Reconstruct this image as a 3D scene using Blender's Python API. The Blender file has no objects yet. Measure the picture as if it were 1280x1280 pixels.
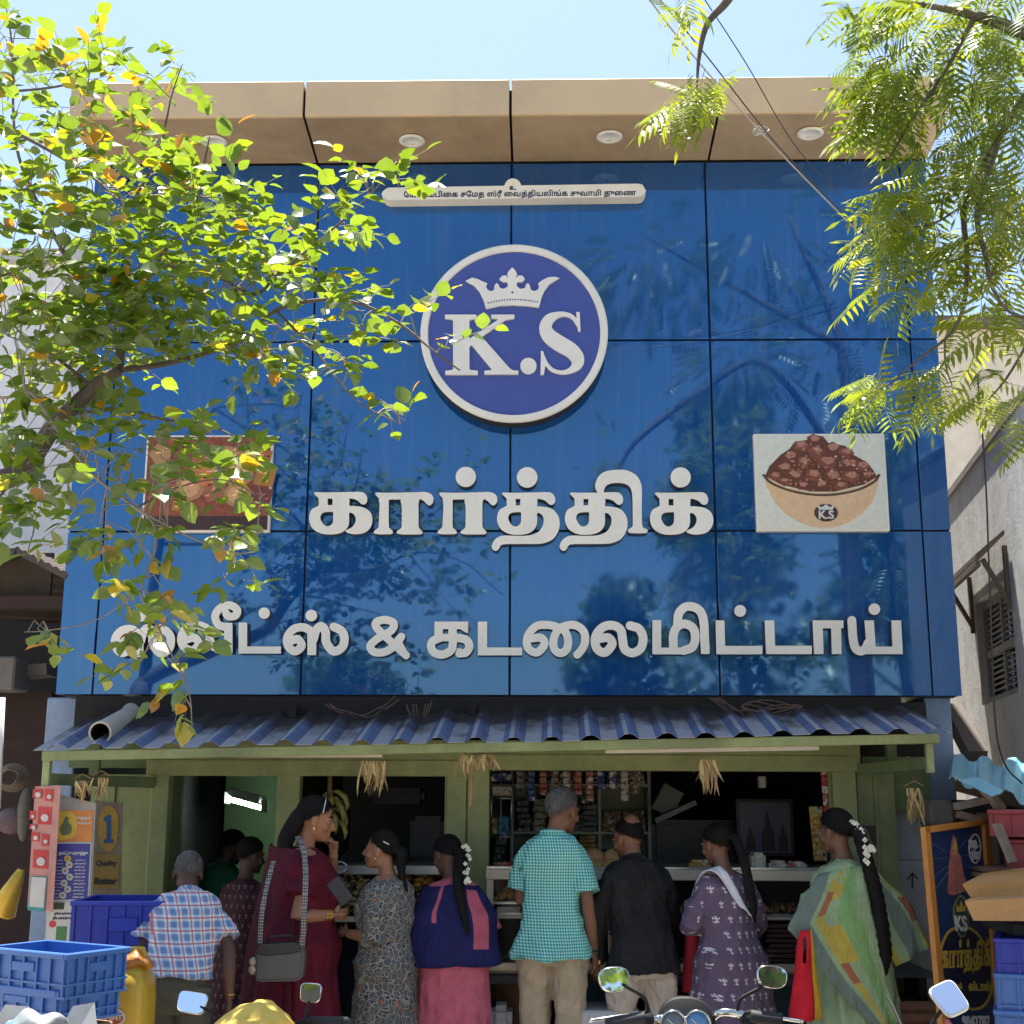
import bpy, bmesh, math, random
import numpy as np
from mathutils import Vector, Matrix, noise as mnoise
R = math.radians
rnd = random.Random(7)
scn = bpy.context.scene
COL = scn.collection
# ------------------------------------------------------------------ camera
CAM = Vector((0.191, 0.0, 1.65))
CR = Matrix.Rotation(R(1.34), 3, 'Z') @ Matrix.Rotation(R(90 + 12.29), 3, 'X') @ Matrix.Rotation(R(0.20), 3, 'Z')
FPX = 1650.0
cd = bpy.data.cameras.new('camera'); cam = bpy.data.objects.new('camera', cd); COL.objects.link(cam)
cd.sensor_width = 36.0; cd.lens = FPX / 1280 * 36.0; cd.clip_end = 2000; cd.clip_start = 0.05
cam.matrix_world = Matrix.Translation(CAM) @ CR.to_4x4()
scn.camera = cam
# ------------------------------------------------------------------ world and sun
SUN_EL, SUN_AZ = R(74), R(-12)          # azimuth measured from +Y towards +X: near the zenith, a little behind the shop front
w = bpy.data.worlds.new('World'); scn.world = w; w.use_nodes = True
wn = w.node_tree.nodes; wn.clear()
wo = wn.new('ShaderNodeOutputWorld'); wb = wn.new('ShaderNodeBackground'); sk = wn.new('ShaderNodeTexSky')
sk.sky_type = 'NISHITA'; sk.sun_disc = False; sk.sun_elevation = SUN_EL; sk.sun_rotation = SUN_AZ
sk.air_density = 1.0; sk.dust_density = 1.5; sk.ozone_density = 2.6
wb.inputs['Strength'].default_value = 0.088
w.node_tree.links.new(sk.outputs[0], wb.inputs[0]); w.node_tree.links.new(wb.outputs[0], wo.inputs[0])
sd = bpy.data.lights.new('sun', 'SUN'); sd.energy = 5.0; sd.angle = R(0.53); sd.color = (1.0, 0.95, 0.86)
sun = bpy.data.objects.new('sun', sd); COL.objects.link(sun)
SD = Vector((math.sin(SUN_AZ) * math.cos(SUN_EL), math.cos(SUN_AZ) * math.cos(SUN_EL), math.sin(SUN_EL)))
sun.rotation_euler = SD.to_track_quat('Z', 'Y').to_euler()
scn.view_settings.view_transform = 'Standard'; scn.view_settings.look = 'None'
scn.view_settings.exposure = 1.66; scn.view_settings.gamma = 1.0
scn.render.engine = 'CYCLES'
scn.cycles.max_bounces = 8; scn.cycles.transparent_max_bounces = 8
scn.cycles.use_denoising = True

# ------------------------------------------------------------------ helpers
class Plane:
    """a tilted board standing where the photo shows it: P0 and two directions; xy() gives board coordinates of a pixel"""
    def __init__(s, P0, P1, P2):
        s.P0 = Vector(P0); s.ex = (Vector(P1)-s.P0).normalized(); up = Vector(P2)-s.P0; s.ez = (up-s.ex*up.dot(s.ex)).normalized(); s.ey = s.ez.cross(s.ex)
        s.M = Matrix((s.ex, s.ey, s.ez)).transposed().to_4x4(); s.M.translation = s.P0
    def xy(s, q):
        d = CR @ Vector(((q[0]-640)/FPX, (640-q[1])/FPX, -1.0)); t = (s.P0-CAM).dot(s.ey)/d.dot(s.ey); v = CAM+d*t-s.P0
        return (v.dot(s.ex), v.dot(s.ez))
    def plate(s, name, shapes, h, n, mats, parent, d=.0012):
        o = plate(name, shapes, h, -.0014*n, d, s.xy, mats if isinstance(mats, list) else [mats, mats], parent); o.data.transform(s.M); return o
    def text(s, name, text, px, py, wpx, m, parent, n=1, grow=.03, sx=1.0):
        a = s.xy((px-wpx/2, py)); b = s.xy((px+wpx/2, py)); L = math.hypot(b[0]-a[0], b[1]-a[1]); ang = math.atan2(b[1]-a[1], b[0]-a[0])
        o = text_on(name, text, 0, 0, -.0014*n, L, m, parent, grow=grow, sx=sx, M=s.M @ Matrix.Translation(((a[0]+b[0])/2, 0, (a[1]+b[1])/2)) @ Matrix.Rotation(-ang, 4, 'Y')); return o
def at(px, py, Y):
    """point of the depth plane Y that the photograph shows at pixel px,py (1280 px frame)"""
    d = CR @ Vector(((px - 640) / FPX, (640 - py) / FPX, -1.0))
    return CAM + d * ((Y - CAM.y) / d.y)

def atz(px, py, Z):
    d = CR @ Vector(((px - 640) / FPX, (640 - py) / FPX, -1.0))
    return CAM + d * ((Z - CAM.z) / d.z)

def tag(o, label=None, cat=None, group=None, kind=None):
    if label: o['label'] = label
    if cat: o['category'] = cat
    if group: o['group'] = group
    if kind: o['kind'] = kind
    return o

def thing(name, label, cat, loc=(0, 0, 0), rz=0.0, group=None):
    o = bpy.data.objects.new(name, None); COL.objects.link(o)
    o.location = loc; o.rotation_euler = (0, 0, rz); o.empty_display_size = .1
    return tag(o, label, cat, group)

def link(name, me, parent=None, loc=None):
    o = bpy.data.objects.new(name, me); COL.objects.link(o)
    if parent: o.parent = parent
    if loc is not None: o.location = loc
    return o

def copy_tree(o, parent=None):
    c = o.copy(); COL.objects.link(c)
    if parent: c.parent = parent
    for ch in list(o.children): copy_tree(ch, c)
    return c

class MB:
    """collects shapes; build() links them as ONE mesh object"""
    def __init__(s): s.v = []; s.f = []; s.m = []; s.sm = []
    def add(s, vs, fs, m=0, smooth=False):
        b = len(s.v); s.v += [tuple(p) for p in vs]
        for f in fs: s.f.append(tuple(b + i for i in f)); s.m.append(m); s.sm.append(smooth)
        return s
    def box(s, x0, x1, y0, y1, z0, z1, m=0, M=None):
        vs = [Vector(p) for p in ((x0,y0,z0),(x1,y0,z0),(x1,y1,z0),(x0,y1,z0),(x0,y0,z1),(x1,y0,z1),(x1,y1,z1),(x0,y1,z1))]
        if M is not None: vs = [M @ p for p in vs]
        return s.add(vs, ((0,3,2,1),(4,5,6,7),(0,1,5,4),(1,2,6,5),(2,3,7,6),(3,0,4,7)), m)
    def beam(s, p0, p1, w, h, m=0, up=(0,0,1)):
        p0 = Vector(p0); p1 = Vector(p1); d = (p1 - p0); L = d.length; d.normalize()
        u = Vector(up); sd_ = d.cross(u)
        if sd_.length < 1e-4: sd_ = d.cross(Vector((1,0,0)))
        sd_.normalize(); u = sd_.cross(d)
        M = Matrix((sd_, d, u)).transposed().to_4x4(); M.translation = p0
        return s.box(-w/2, w/2, 0, L, -h/2, h/2, m, M)
    def tube(s, pts, r, n=8, m=0, caps=True, smooth=True, flat=1.0):
        pts = [Vector(p) for p in pts]; k = len(pts)
        rs = r if isinstance(r, (list, tuple)) else [r] * k
        vs = []; prev = None
        for i, p in enumerate(pts):
            t = (pts[min(i+1, k-1)] - pts[max(i-1, 0)])
            if t.length < 1e-9: t = Vector((0,0,1))
            t.normalize()
            if prev is None:
                a = Vector((0,0,1)) if abs(t.z) < .9 else Vector((1,0,0))
                nrm = (a - t * a.dot(t)).normalized()
            else:
                nrm = prev - t * prev.dot(t)
                nrm = nrm.normalized() if nrm.length > 1e-6 else prev
            prev = nrm; b = t.cross(nrm)
            for j in range(n):
                a = 2 * math.pi * j / n
                vs.append(p + (nrm * math.cos(a) * flat + b * math.sin(a)) * rs[i])
        fs = [(i*n+j, i*n+(j+1)%n, (i+1)*n+(j+1)%n, (i+1)*n+j) for i in range(k-1) for j in range(n)]
        s.add(vs, fs, m, smooth)
        if caps:
            s.add(vs[:n], [tuple(reversed(range(n)))], m); s.add(vs[-n:], [tuple(range(n))], m)
        return s
    def rings(s, rings, m=0, caps=True, smooth=True):
        n = len(rings[0]); k = len(rings); vs = [p for r in rings for p in r]
        fs = [(i*n+j, i*n+(j+1)%n, (i+1)*n+(j+1)%n, (i+1)*n+j) for i in range(k-1) for j in range(n)]
        if caps: fs += [tuple(reversed(range(n))), tuple((k-1)*n+j for j in range(n))]
        return s.add(vs, fs, m, smooth)
    def lathe(s, prof, c, n=20, m=0, axis='Z', smooth=True):
        c = Vector(c); rg = []
        for r, h in prof:
            ring = []
            for j in range(n):
                a = 2*math.pi*j/n; x, y = r*math.cos(a), r*math.sin(a)
                ring.append(c + (Vector((x,y,h)) if axis == 'Z' else Vector((x,h,y)) if axis == 'Y' else Vector((h,x,y))))
            rg.append(ring)
        return s.rings(rg, m, True, smooth)
    def ball(s, c, r, n=10, k=7, m=0, sq=(1,1,1)):
        c = Vector(c); rg = []
        for i in range(k+1):
            t = math.pi * (i + .02) / (k + .04)
            rg.append([c + Vector((r*sq[0]*math.sin(t)*math.cos(2*math.pi*j/n), r*sq[1]*math.sin(t)*math.sin(2*math.pi*j/n), -r*sq[2]*math.cos(t))) for j in range(n)])
        return s.rings(rg, m)
    def prism(s, poly, y0, y1, m=0, M=None):
        """poly of (x,z), extruded along y"""
        n = len(poly); vs = [Vector((x, y0, z)) for x, z in poly] + [Vector((x, y1, z)) for x, z in poly]
        if M is not None: vs = [M @ p for p in vs]
        fs = [tuple(range(n)), tuple(reversed(range(n, 2*n)))] + [((i+1)%n, i, n+i, n+(i+1)%n) for i in range(n)]
        return s.add(vs, fs, m)
    def grid(s, fn, nu, nv, m=0, smooth=True, wrap=False):
        vs = [fn(i/(nu), j/(nv)) for j in range(nv+1) for i in range(nu+1)]
        fs = [(j*(nu+1)+i, j*(nu+1)+i+1, (j+1)*(nu+1)+i+1, (j+1)*(nu+1)+i) for j in range(nv) for i in range(nu)]
        return s.add(vs, fs, m, smooth)
    def build(s, name, mats, parent=None, loc=None, bevel=0, seg=1, fixn=True, solid=0):
        me = bpy.data.meshes.new(name); me.from_pydata(s.v, [], s.f)
        if not isinstance(mats, (list, tuple)): mats = [mats]
        for mm in mats: me.materials.append(mm)
        me.polygons.foreach_set('material_index', s.m); me.polygons.foreach_set('use_smooth', s.sm)
        if fixn or bevel:
            bm = bmesh.new(); bm.from_mesh(me)
            bmesh.ops.remove_doubles(bm, verts=bm.verts, dist=1e-5)
            if fixn: bmesh.ops.recalc_face_normals(bm, faces=bm.faces)
            if bevel:
                es = [e for e in bm.edges if len(e.link_faces) == 2 and e.calc_face_angle() > R(35)]
                bmesh.ops.bevel(bm, geom=es, offset=bevel, segments=seg, affect='EDGES', clamp_overlap=True)
            bm.to_mesh(me); bm.free()
        o = link(name, me, parent, loc)
        if solid:
            md = o.modifiers.new('s', 'SOLIDIFY'); md.thickness = solid; md.offset = 0
        return o

def curve(pts, k=6):
    P = np.array([tuple(p) for p in pts], float)
    if len(P) < 3: return [Vector(p) for p in P]
    P = np.vstack([2*P[0]-P[1], P, 2*P[-1]-P[-2]]); out = []
    for i in range(1, len(P)-2):
        p0, p1, p2, p3 = P[i-1:i+3]
        for j in range(k): t = j/k; out.append(.5*((2*p1)+(-p0+p2)*t+(2*p0-5*p1+4*p2-p3)*t*t+(-p0+3*p1-3*p2+p3)*t**3))
    out.append(P[-2]); return [Vector(p) for p in out]
# ------------------------------------------------------------------ node helpers
class NT:
    def __init__(s, name):
        s.m = bpy.data.materials.new(name); s.m.use_nodes = True; s.t = s.m.node_tree
        s.b = s.t.nodes['Principled BSDF']; s.tc = None
    def n(s, kind, **kw):
        nd = s.t.nodes.new(kind)
        for k, v in kw.items(): setattr(nd, k, v)
        return nd
    def l(s, a, b): s.t.links.new(a, b)
    def setin(s, nd, i, v):
        if hasattr(v, 'is_linked') or isinstance(v, bpy.types.NodeSocket): s.l(v, nd.inputs[i])
        else: nd.inputs[i].default_value = v
    def coord(s, kind='Object'):
        if s.tc is None: s.tc = s.n('ShaderNodeTexCoord')
        return s.tc.outputs[kind]
    def math(s, op, a, b=0.0, c=None):
        nd = s.n('ShaderNodeMath', operation=op); s.setin(nd, 0, a); s.setin(nd, 1, b)
        if c is not None: s.setin(nd, 2, c)
        return nd.outputs[0]
    def mix(s, f, a, b):
        nd = s.n('ShaderNodeMix', data_type='RGBA'); s.setin(nd, 0, f)
        s.setin(nd, 6, a if not isinstance(a, tuple) else c4(a)); s.setin(nd, 7, b if not isinstance(b, tuple) else c4(b))
        return nd.outputs[2]
    def noise(s, scale, detail=4, rough=.55, co=None, dist=0.0, dim='3D'):
        nd = s.n('ShaderNodeTexNoise'); nd.inputs['Scale'].default_value = scale
        nd.inputs['Detail'].default_value = detail; nd.inputs['Roughness'].default_value = rough; nd.inputs['Distortion'].default_value = dist
        s.l(co if co is not None else s.coord(), nd.inputs['Vector']); return nd.outputs['Fac']
    def ramp(s, f, stops, mode='LINEAR'):
        nd = s.n('ShaderNodeValToRGB'); cr = nd.color_ramp; cr.interpolation = mode
        while len(cr.elements) < len(stops): cr.elements.new(.5)
        for e, (p, c) in zip(cr.elements, stops): e.position = p; e.color = c4(c) if not isinstance(c, float) else (c, c, c, 1)
        s.setin(nd, 0, f); return nd.outputs[0]
    def mapping(s, scale=(1,1,1), loc=(0,0,0), rot=(0,0,0), co=None):
        nd = s.n('ShaderNodeMapping'); nd.inputs['Scale'].default_value = scale; nd.inputs['Location'].default_value = loc
        nd.inputs['Rotation'].default_value = rot; s.l(co if co is not None else s.coord(), nd.inputs[0]); return nd.outputs[0]
    def bump(s, h, strength=.3, dist=.01):
        nd = s.n('ShaderNodeBump'); nd.inputs['Strength'].default_value = strength; nd.inputs['Distance'].default_value = dist
        s.l(h, nd.inputs['Height']); s.l(nd.outputs[0], s.b.inputs['Normal']); return nd
    def sep(s, co=None):
        nd = s.n('ShaderNodeSeparateXYZ'); s.l(co if co is not None else s.coord(), nd.inputs[0]); return nd.outputs
    def base(s, c): s.setin(s.b, 'Base Color', c4(c) if isinstance(c, tuple) else c)
    def rough(s, r): s.setin(s.b, 'Roughness', r)

def c4(c): return (c[0], c[1], c[2], 1.0)
def srgb(r, g, b):
    f = lambda x: (x/255/12.92 if x/255 <= .04045 else ((x/255+.055)/1.055)**2.4)
    return (f(r), f(g), f(b))
_mc = {}
def mat(name, col, rough=.6, var=.25, scale=6.0, metal=0.0, bump=0.0, bscale=40.0, dirt=0.0, dirtc=(.05,.04,.03), spec=.5, coat=0.0, stretch=(1,1,1), sheen=0.0):
    """worn paint / cloth / wood: colour mottled by two noises, optional blotchy dirt and bump"""
    if name in _mc: return _mc[name]
    t = NT(name); co = t.mapping(stretch)
    a = t.noise(scale, 5, .6, co); b = t.noise(scale*7.3, 3, .6, co)
    k = t.math('ADD', t.math('MULTIPLY', a, .65), t.math('MULTIPLY', b, .35))
    lo = tuple(x*(1-var) for x in col); hi = tuple(min(1, x*(1+var)) for x in col)
    c = t.ramp(k, [(.3, lo), (.7, hi)])
    if dirt:
        d = t.noise(scale*.6, 7, .68, t.mapping((1,1,.5), (3.1,7.7,1.3)), .4)
        c = t.mix(t.math('MULTIPLY', t.ramp(d, [(.45, 0.0), (.75, 1.0)]), dirt), c, dirtc)
    t.base(c); t.b.inputs['Metallic'].default_value = metal
    t.rough(t.math('ADD', rough - .08, t.math('MULTIPLY', a, .16)))
    t.b.inputs['Specular IOR Level'].default_value = spec; t.b.inputs['Coat Weight'].default_value = coat
    if sheen: t.b.inputs['Sheen Weight'].default_value = sheen
    if bump: t.bump(t.noise(bscale, 4, .6), bump, .01)
    _mc[name] = t.m; return t.m

# ------------------------------------------------------------------ lettering: strokes / polygons / font outlines -> clean outlines
def smooth_closed(pts, k=6):
    n = len(pts); out = []
    for i in range(n):
        p0, p1, p2, p3 = (np.array(pts[(i+d) % n][:2], float) for d in (-1, 0, 1, 2))
        for j in range(k):
            t = j/k
            out.append(.5*((2*p1)+(-p0+p2)*t+(2*p0-5*p1+4*p2-p3)*t*t+(-p0+3*p1-3*p2+p3)*t**3))
    return out
def smooth_open(pts, k=8):
    P = np.array(pts, float); P = np.vstack([2*P[0]-P[1], P, 2*P[-1]-P[-2]]); out = []
    for i in range(1, len(P)-2):
        p0, p1, p2, p3 = P[i-1:i+3]
        for j in range(k):
            t = j/k
            out.append(.5*((2*p1)+(-p0+p2)*t+(2*p0-5*p1+4*p2-p3)*t*t+(-p0+3*p1-3*p2+p3)*t**3))
    out.append(P[-2]); return np.array(out)
def sd_poly(loops, X, Y, nonzero=True):
    d = np.full(X.shape, 1e9); wnd = np.zeros(X.shape, int)
    for lp in loops:
        P = np.array(lp, float); Q = np.roll(P, -1, 0)
        for (ax, ay), (bx, by) in zip(P, Q):
            ex, ey = bx-ax, by-ay; L = ex*ex+ey*ey
            if L < 1e-12: continue
            t = np.clip(((X-ax)*ex+(Y-ay)*ey)/L, 0, 1)
            d = np.minimum(d, (X-ax-t*ex)**2+(Y-ay-t*ey)**2)
            cr = ex*(Y-ay)-ey*(X-ax)
            wnd += ((ay <= Y) & (by > Y) & (cr > 0)).astype(int) - ((ay > Y) & (by <= Y) & (cr < 0)).astype(int)
    return np.where(wnd != 0, -1, 1)*np.sqrt(d)
def ink(shapes, h):
    """shapes: ('s',pts,halfwidth) stroke (pts may carry own width), ('S',..) straight stroke, ('p',pts) polygon, ('P',pts) smooth polygon,
    ('c',x,y,r) disc, ('f',loops,grow) outlines; a leading '-' cuts. Returns closed outlines"""
    prep = []
    for s in shapes:
        k = s[0].lstrip('-')
        if k in 'sS':
            P = np.array([(p[0], p[1], p[2] if len(p) > 2 else s[2]) for p in s[1]], float)
            if k == 's' and len(P) > 2: P = smooth_open(P)
            prep.append((s[0], k, P, (P[:,0]-P[:,2]).min(), (P[:,0]+P[:,2]).max(), (P[:,1]-P[:,2]).min(), (P[:,1]+P[:,2]).max()))
        elif k == 'c': prep.append((s[0], k, s[1:], s[1]-s[3], s[1]+s[3], s[2]-s[3], s[2]+s[3]))
        else:
            lps = s[1] if k == 'f' else [smooth_closed(s[1])] if k == 'P' else [s[1]]
            A = np.array([p for l in lps for p in l], float); g = s[2] if k == 'f' else 0
            prep.append((s[0], k, (lps, g), A[:,0].min()-g, A[:,0].max()+g, A[:,1].min()-g, A[:,1].max()+g))
    x0 = min(p[3] for p in prep)-3*h; x1 = max(p[4] for p in prep)+3*h; y0 = min(p[5] for p in prep)-3*h; y1 = max(p[6] for p in prep)+3*h
    xs = np.arange(x0, x1+h, h); ys = np.arange(y0, y1+h, h); X, Y = np.meshgrid(xs, ys); D = np.full(X.shape, 1e6)
    for op, k, g, a0, a1, b0, b1 in prep:
        i0, i1 = np.searchsorted(xs, [a0-3*h, a1+3*h]); j0, j1 = np.searchsorted(ys, [b0-3*h, b1+3*h])
        sx, sy = X[j0:j1, i0:i1], Y[j0:j1, i0:i1]; d = np.full(sx.shape, 1e6)
        if k in 'sS':
            for a, b in zip(g[:-1], g[1:]):
                ex, ey = b[0]-a[0], b[1]-a[1]; L = max(ex*ex+ey*ey, 1e-9)
                t = np.clip(((sx-a[0])*ex+(sy-a[1])*ey)/L, 0, 1)
                d = np.minimum(d, np.hypot(sx-a[0]-t*ex, sy-a[1]-t*ey)-(a[2]+t*(b[2]-a[2])))
        elif k == 'c': d = np.hypot(sx-g[0], sy-g[1])-g[2]
        else: d = sd_poly(g[0], sx, sy)-g[1]
        D[j0:j1, i0:i1] = np.maximum(D[j0:j1, i0:i1], -d) if op[0] == '-' else np.minimum(D[j0:j1, i0:i1], d)
    return contours(D, xs, ys)
def contours(D, xs, ys):
    In = D < 0; ny, nx = D.shape; seg = {}
    code = In[:-1,:-1]*1+In[:-1,1:]*2+In[1:,1:]*4+In[1:,:-1]*8
    T = {1:[(3,0)],2:[(0,1)],3:[(3,1)],4:[(1,2)],5:[(3,0),(1,2)],6:[(0,2)],7:[(3,2)],8:[(2,3)],9:[(2,0)],10:[(0,1),(2,3)],11:[(2,1)],12:[(1,3)],13:[(1,0)],14:[(0,3)]}
    for j, i in zip(*np.nonzero((code > 0) & (code < 15))):
        e = {0:('h',j,i),1:('v',j,i+1),2:('h',j+1,i),3:('v',j,i)}
        for a, b in T[int(code[j,i])]: seg[e[a]] = e[b]
    def pt(e):
        k, j, i = e
        if k == 'h': a, b = D[j,i], D[j,i+1]; t = a/(a-b); return (xs[i]+t*(xs[i+1]-xs[i]), ys[j])
        a, b = D[j,i], D[j+1,i]; t = a/(a-b); return (xs[i], ys[j]+t*(ys[j+1]-ys[j]))
    loops = []
    while seg:
        s0, nx_ = seg.popitem(); lp = [s0]
        while nx_ != s0 and nx_ in seg: lp.append(nx_); nx_ = seg.pop(nx_)
        P = np.array([pt(e) for e in lp])
        if len(P) > 7: loops.append(thin(P, (xs[1]-xs[0])*.16))
    return loops
def thin(P, tol):
    keep = [0]; n = len(P); i = 0
    while i < n-1:
        j = min(i+2, n-1); best = i+1
        while j < n and 1 < j-i < 60:
            a, b = P[i], P[j]; e = b-a; L = np.hypot(*e)+1e-12; q = P[i+1:j]-a
            if np.abs(q[:,0]*e[1]-q[:,1]*e[0]).max()/L > tol: break
            best = j; j += 1
        i = best; keep.append(i)
    return P[keep[:-1]] if keep[-1] == n-1 and len(keep) > 4 else P[keep]
def slab(loops, y_front, depth, to_xz):
    """outlines -> solid plate standing in the XZ plane; to_xz maps an outline point to (X,Z). Returns mesh (0 face, 1 edge material)"""
    cu = bpy.data.curves.new('c', 'CURVE'); cu.dimensions = '2D'; cu.fill_mode = 'BOTH'; cu.extrude = depth/2
    for lp in loops:
        sp = cu.splines.new('POLY'); sp.points.add(len(lp)-1); sp.use_cyclic_u = True
        for p, q in zip(sp.points, lp):
            x, z = to_xz(q); p.co = (x, z, 0, 1)
    o = bpy.data.objects.new('c', cu); COL.objects.link(o)
    dg = bpy.context.evaluated_depsgraph_get(); dg.update()
    me = bpy.data.meshes.new_from_object(o.evaluated_get(dg)); bpy.data.objects.remove(o); bpy.data.curves.remove(cu)
    n = len(me.vertices); co = np.empty(n*3); me.vertices.foreach_get('co', co); co = co.reshape(-1, 3)
    me.vertices.foreach_set('co', np.stack([co[:,0], y_front+depth/2-co[:,2], co[:,1]], 1).ravel()); me.update()
    me.flip_normals() if False else None
    bm = bmesh.new(); bm.from_mesh(me); bmesh.ops.remove_doubles(bm, verts=bm.verts, dist=1e-6); bmesh.ops.recalc_face_normals(bm, faces=bm.faces)
    for f in bm.faces: f.material_index = 0 if abs(f.normal.y) > .7 else 1; f.smooth = False
    bm.to_mesh(me); bm.free(); return me
def plate(name, shapes, h, y_front, depth, to_xz, mats, parent):
    me = slab(ink(shapes, h), y_front, depth, to_xz); me.name = name
    for m in mats: me.materials.append(m)
    return link(name, me, parent)
def font_loops(text):
    """glyph outlines of the built-in font, one em = 1"""
    c = bpy.data.curves.new('t', 'FONT'); c.body = text; c.size = 1; c.resolution_u = 5
    o = bpy.data.objects.new('t', c); COL.objects.link(o); dg = bpy.context.evaluated_depsgraph_get(); dg.update()
    cu = o.to_curve(dg); lps = []
    for sp in cu.splines:
        if sp.type == 'BEZIER':
            bp = list(sp.bezier_points); L = []
            for a, b in zip(bp, bp[1:]+bp[:1]):
                p0, p1, p2, p3 = a.co, a.handle_right, b.handle_left, b.co
                for i in range(4):
                    t = i/4; q = p0*(1-t)**3+p1*3*t*(1-t)**2+p2*3*t*t*(1-t)+p3*t**3; L.append((q.x, q.y))
            lps.append(L)
        else: lps.append([(p.co.x, p.co.y) for p in sp.points])
    o.to_curve_clear(); bpy.data.objects.remove(o); bpy.data.curves.remove(c)
    return lps
def text_on(name, text, x, z, y, width, mat_, parent, grow=.0, em=None, depth=.002, sx=1.0, M=None, align='C', h=.035):
    """printed line of text: width metres wide (or em metres tall), centred on x, baseline z, at depth y"""
    lps = font_loops(text); A = np.array([p for l in lps for p in l]); x0, x1 = A[:,0].min(), A[:,0].max()
    k = em if em else width/(x1-x0)/sx; mid = (x0+x1)/2 if align == 'C' else x0
    me = slab(ink([('f', lps, grow)], h), y, depth, lambda q: (x+(q[0]-mid)*k*sx, z+q[1]*k)); me.name = name; me.materials.append(mat_)
    for p in me.polygons: p.material_index = 0
    if M is not None: me.transform(M)
    return link(name, me, parent)
# ================================================================== SETTING
FY = 7.705                                  # plane of the blue cladding
ZR = [2.242, 3.213, 4.406, 5.593]           # cladding rows
XC = [-2.655, -2.44, -1.22, 0.0, 1.22, 2.44, 2.605]
FL = lambda q: (lambda p: (p.x, p.z))(at(q[0], q[1], FY))

def ground_mat(name, c, scale=3.0):
    t = NT(name); a = t.noise(scale, 8, .65); b = t.noise(60, 3, .7); d = t.noise(.7, 4, .6)
    k = t.math('ADD', t.math('MULTIPLY', a, .5), t.math('ADD', t.math('MULTIPLY', b, .25), t.math('MULTIPLY', d, .25)))
    t.base(t.ramp(k, [(.3, tuple(x*.55 for x in c)), (.52, c), (.72, tuple(x*1.5 for x in c))])); t.rough(.9)
    t.bump(t.math('ADD', a, t.math('MULTIPLY', b, .6)), .5, .02); return t.m
mb = MB(); mb.grid(lambda u, v: ((u-.5)*600, (v-.5)*600, -.012), 12, 12)
tag(mb.build('ground', ground_mat('dusty earth', (.40, .345, .27))), kind='structure')
mb = MB(); mb.grid(lambda u, v: (-60+120*u, -6.2+7.4*v, -.004), 24, 4)
tag(mb.build('road', ground_mat('worn asphalt', (.055, .053, .05), 5)), kind='structure')
mb = MB(); mb.box(-30, 30, 6.1, 7.45, -.3, .1)
tag(mb.build('pavement', ground_mat('cement walk', (.46, .42, .36), 4), bevel=.01), kind='structure')

# ================================================================== SHOP BUILDING
t = NT('blue lacquered cladding')
pn = t.noise(.9, 3, .5); pf = t.noise(9, 4, .6)
dst = t.ramp(t.noise(6, 7, .72, t.mapping((3.2, 1, .22)), .3), [(.5, 0.0), (.8, .22)]); dsb = t.ramp(t.noise(38, 4, .7), [(.62, 0.0), (.72, .25)])
t.base(t.mix(t.math('MAXIMUM', dst, dsb), t.mix(t.math('MULTIPLY', pn, .45), (.0012, .055, .235), (.002, .075, .285)), (.16, .17, .19)))
sm_ = t.ramp(t.noise(4.5, 6, .7, t.mapping((1, 1, .35))), [(.35, .012), (.8, .065)])
t.rough(sm_); t.b.inputs['IOR'].default_value = 2.15; t.b.inputs['Specular Tint'].default_value = (.50, .80, 1.0, 1)
t.bump(t.noise(1.6, 2, .4), .05, .02)
M_ACP = t.m
M_DARK = mat('joint backing black', (.012, .012, .014), .8)  # black board and core behind the panel joints
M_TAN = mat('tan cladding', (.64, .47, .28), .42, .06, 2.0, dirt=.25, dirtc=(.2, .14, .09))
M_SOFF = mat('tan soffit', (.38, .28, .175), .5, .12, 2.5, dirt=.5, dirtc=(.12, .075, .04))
M_PIL = mat('pale blue paint', (.25, .33, .46), .75, .18, 3, dirt=.5, dirtc=(.09, .1, .12))
M_WALLB = mat('bare plaster', (.30, .28, .26), .9, .25, 2.5, bump=.4, dirt=.5)
shop = thing('shop_building', 'two storey sweet shop clad in glossy blue panels under a tan roof fascia', 'building', (0, FY, 0))
def P(name, mb, m, **k):
    o = mb.build(name, m, None, **k); o.parent = shop; o.matrix_parent_inverse = Matrix.Translation((0, -FY, 0)); return o
g = .0055
for i in range(6):
    for j in range(3):
        mb = MB(); x0, x1 = XC[i]+g*(i > 0), XC[i+1]-g*(i < 5)
        dy = rnd.uniform(-.0015, .0015)
        mb.box(x0, x1, FY+dy, FY+.03, ZR[j]+g*(j > 0), ZR[j+1]-g)
        P('cladding_panel', mb, M_ACP, bevel=.002)
mb = MB(); mb.box(XC[0]+.01, XC[-1]-.01, FY+.02, FY+.06, ZR[0]+.012, ZR[3]+.03); P('backing_board', mb, M_DARK)
mb = MB(); mb.box(XC[0], XC[0]+.004, FY+.031, FY+.9, ZR[0]+.002, ZR[3]); P('side_cladding', mb, mat('dull blue side', (.02, .07, .2), .5))
mb = MB(); mb.box(XC[-1]-.004, XC[-1], FY+.031, FY+.9, ZR[0]+.002, ZR[3])
P('side_cladding', mb, mat('dull blue side', (.02, .07, .2), .5))
mb = MB(); mb.box(XC[0]+.02, XC[-1]-.02, FY+.06, FY+.95, ZR[0]-.005, ZR[0]+.012); P('sign_underside', mb, mat('navy underside', (.012, .018, .04), .5, .2))
mb = MB(); mb.box(XC[0]+.06, XC[-1]-.06, FY+.97, FY+5, 2.1, 5.75); P('upper_wall', mb, M_WALLB)
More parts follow.
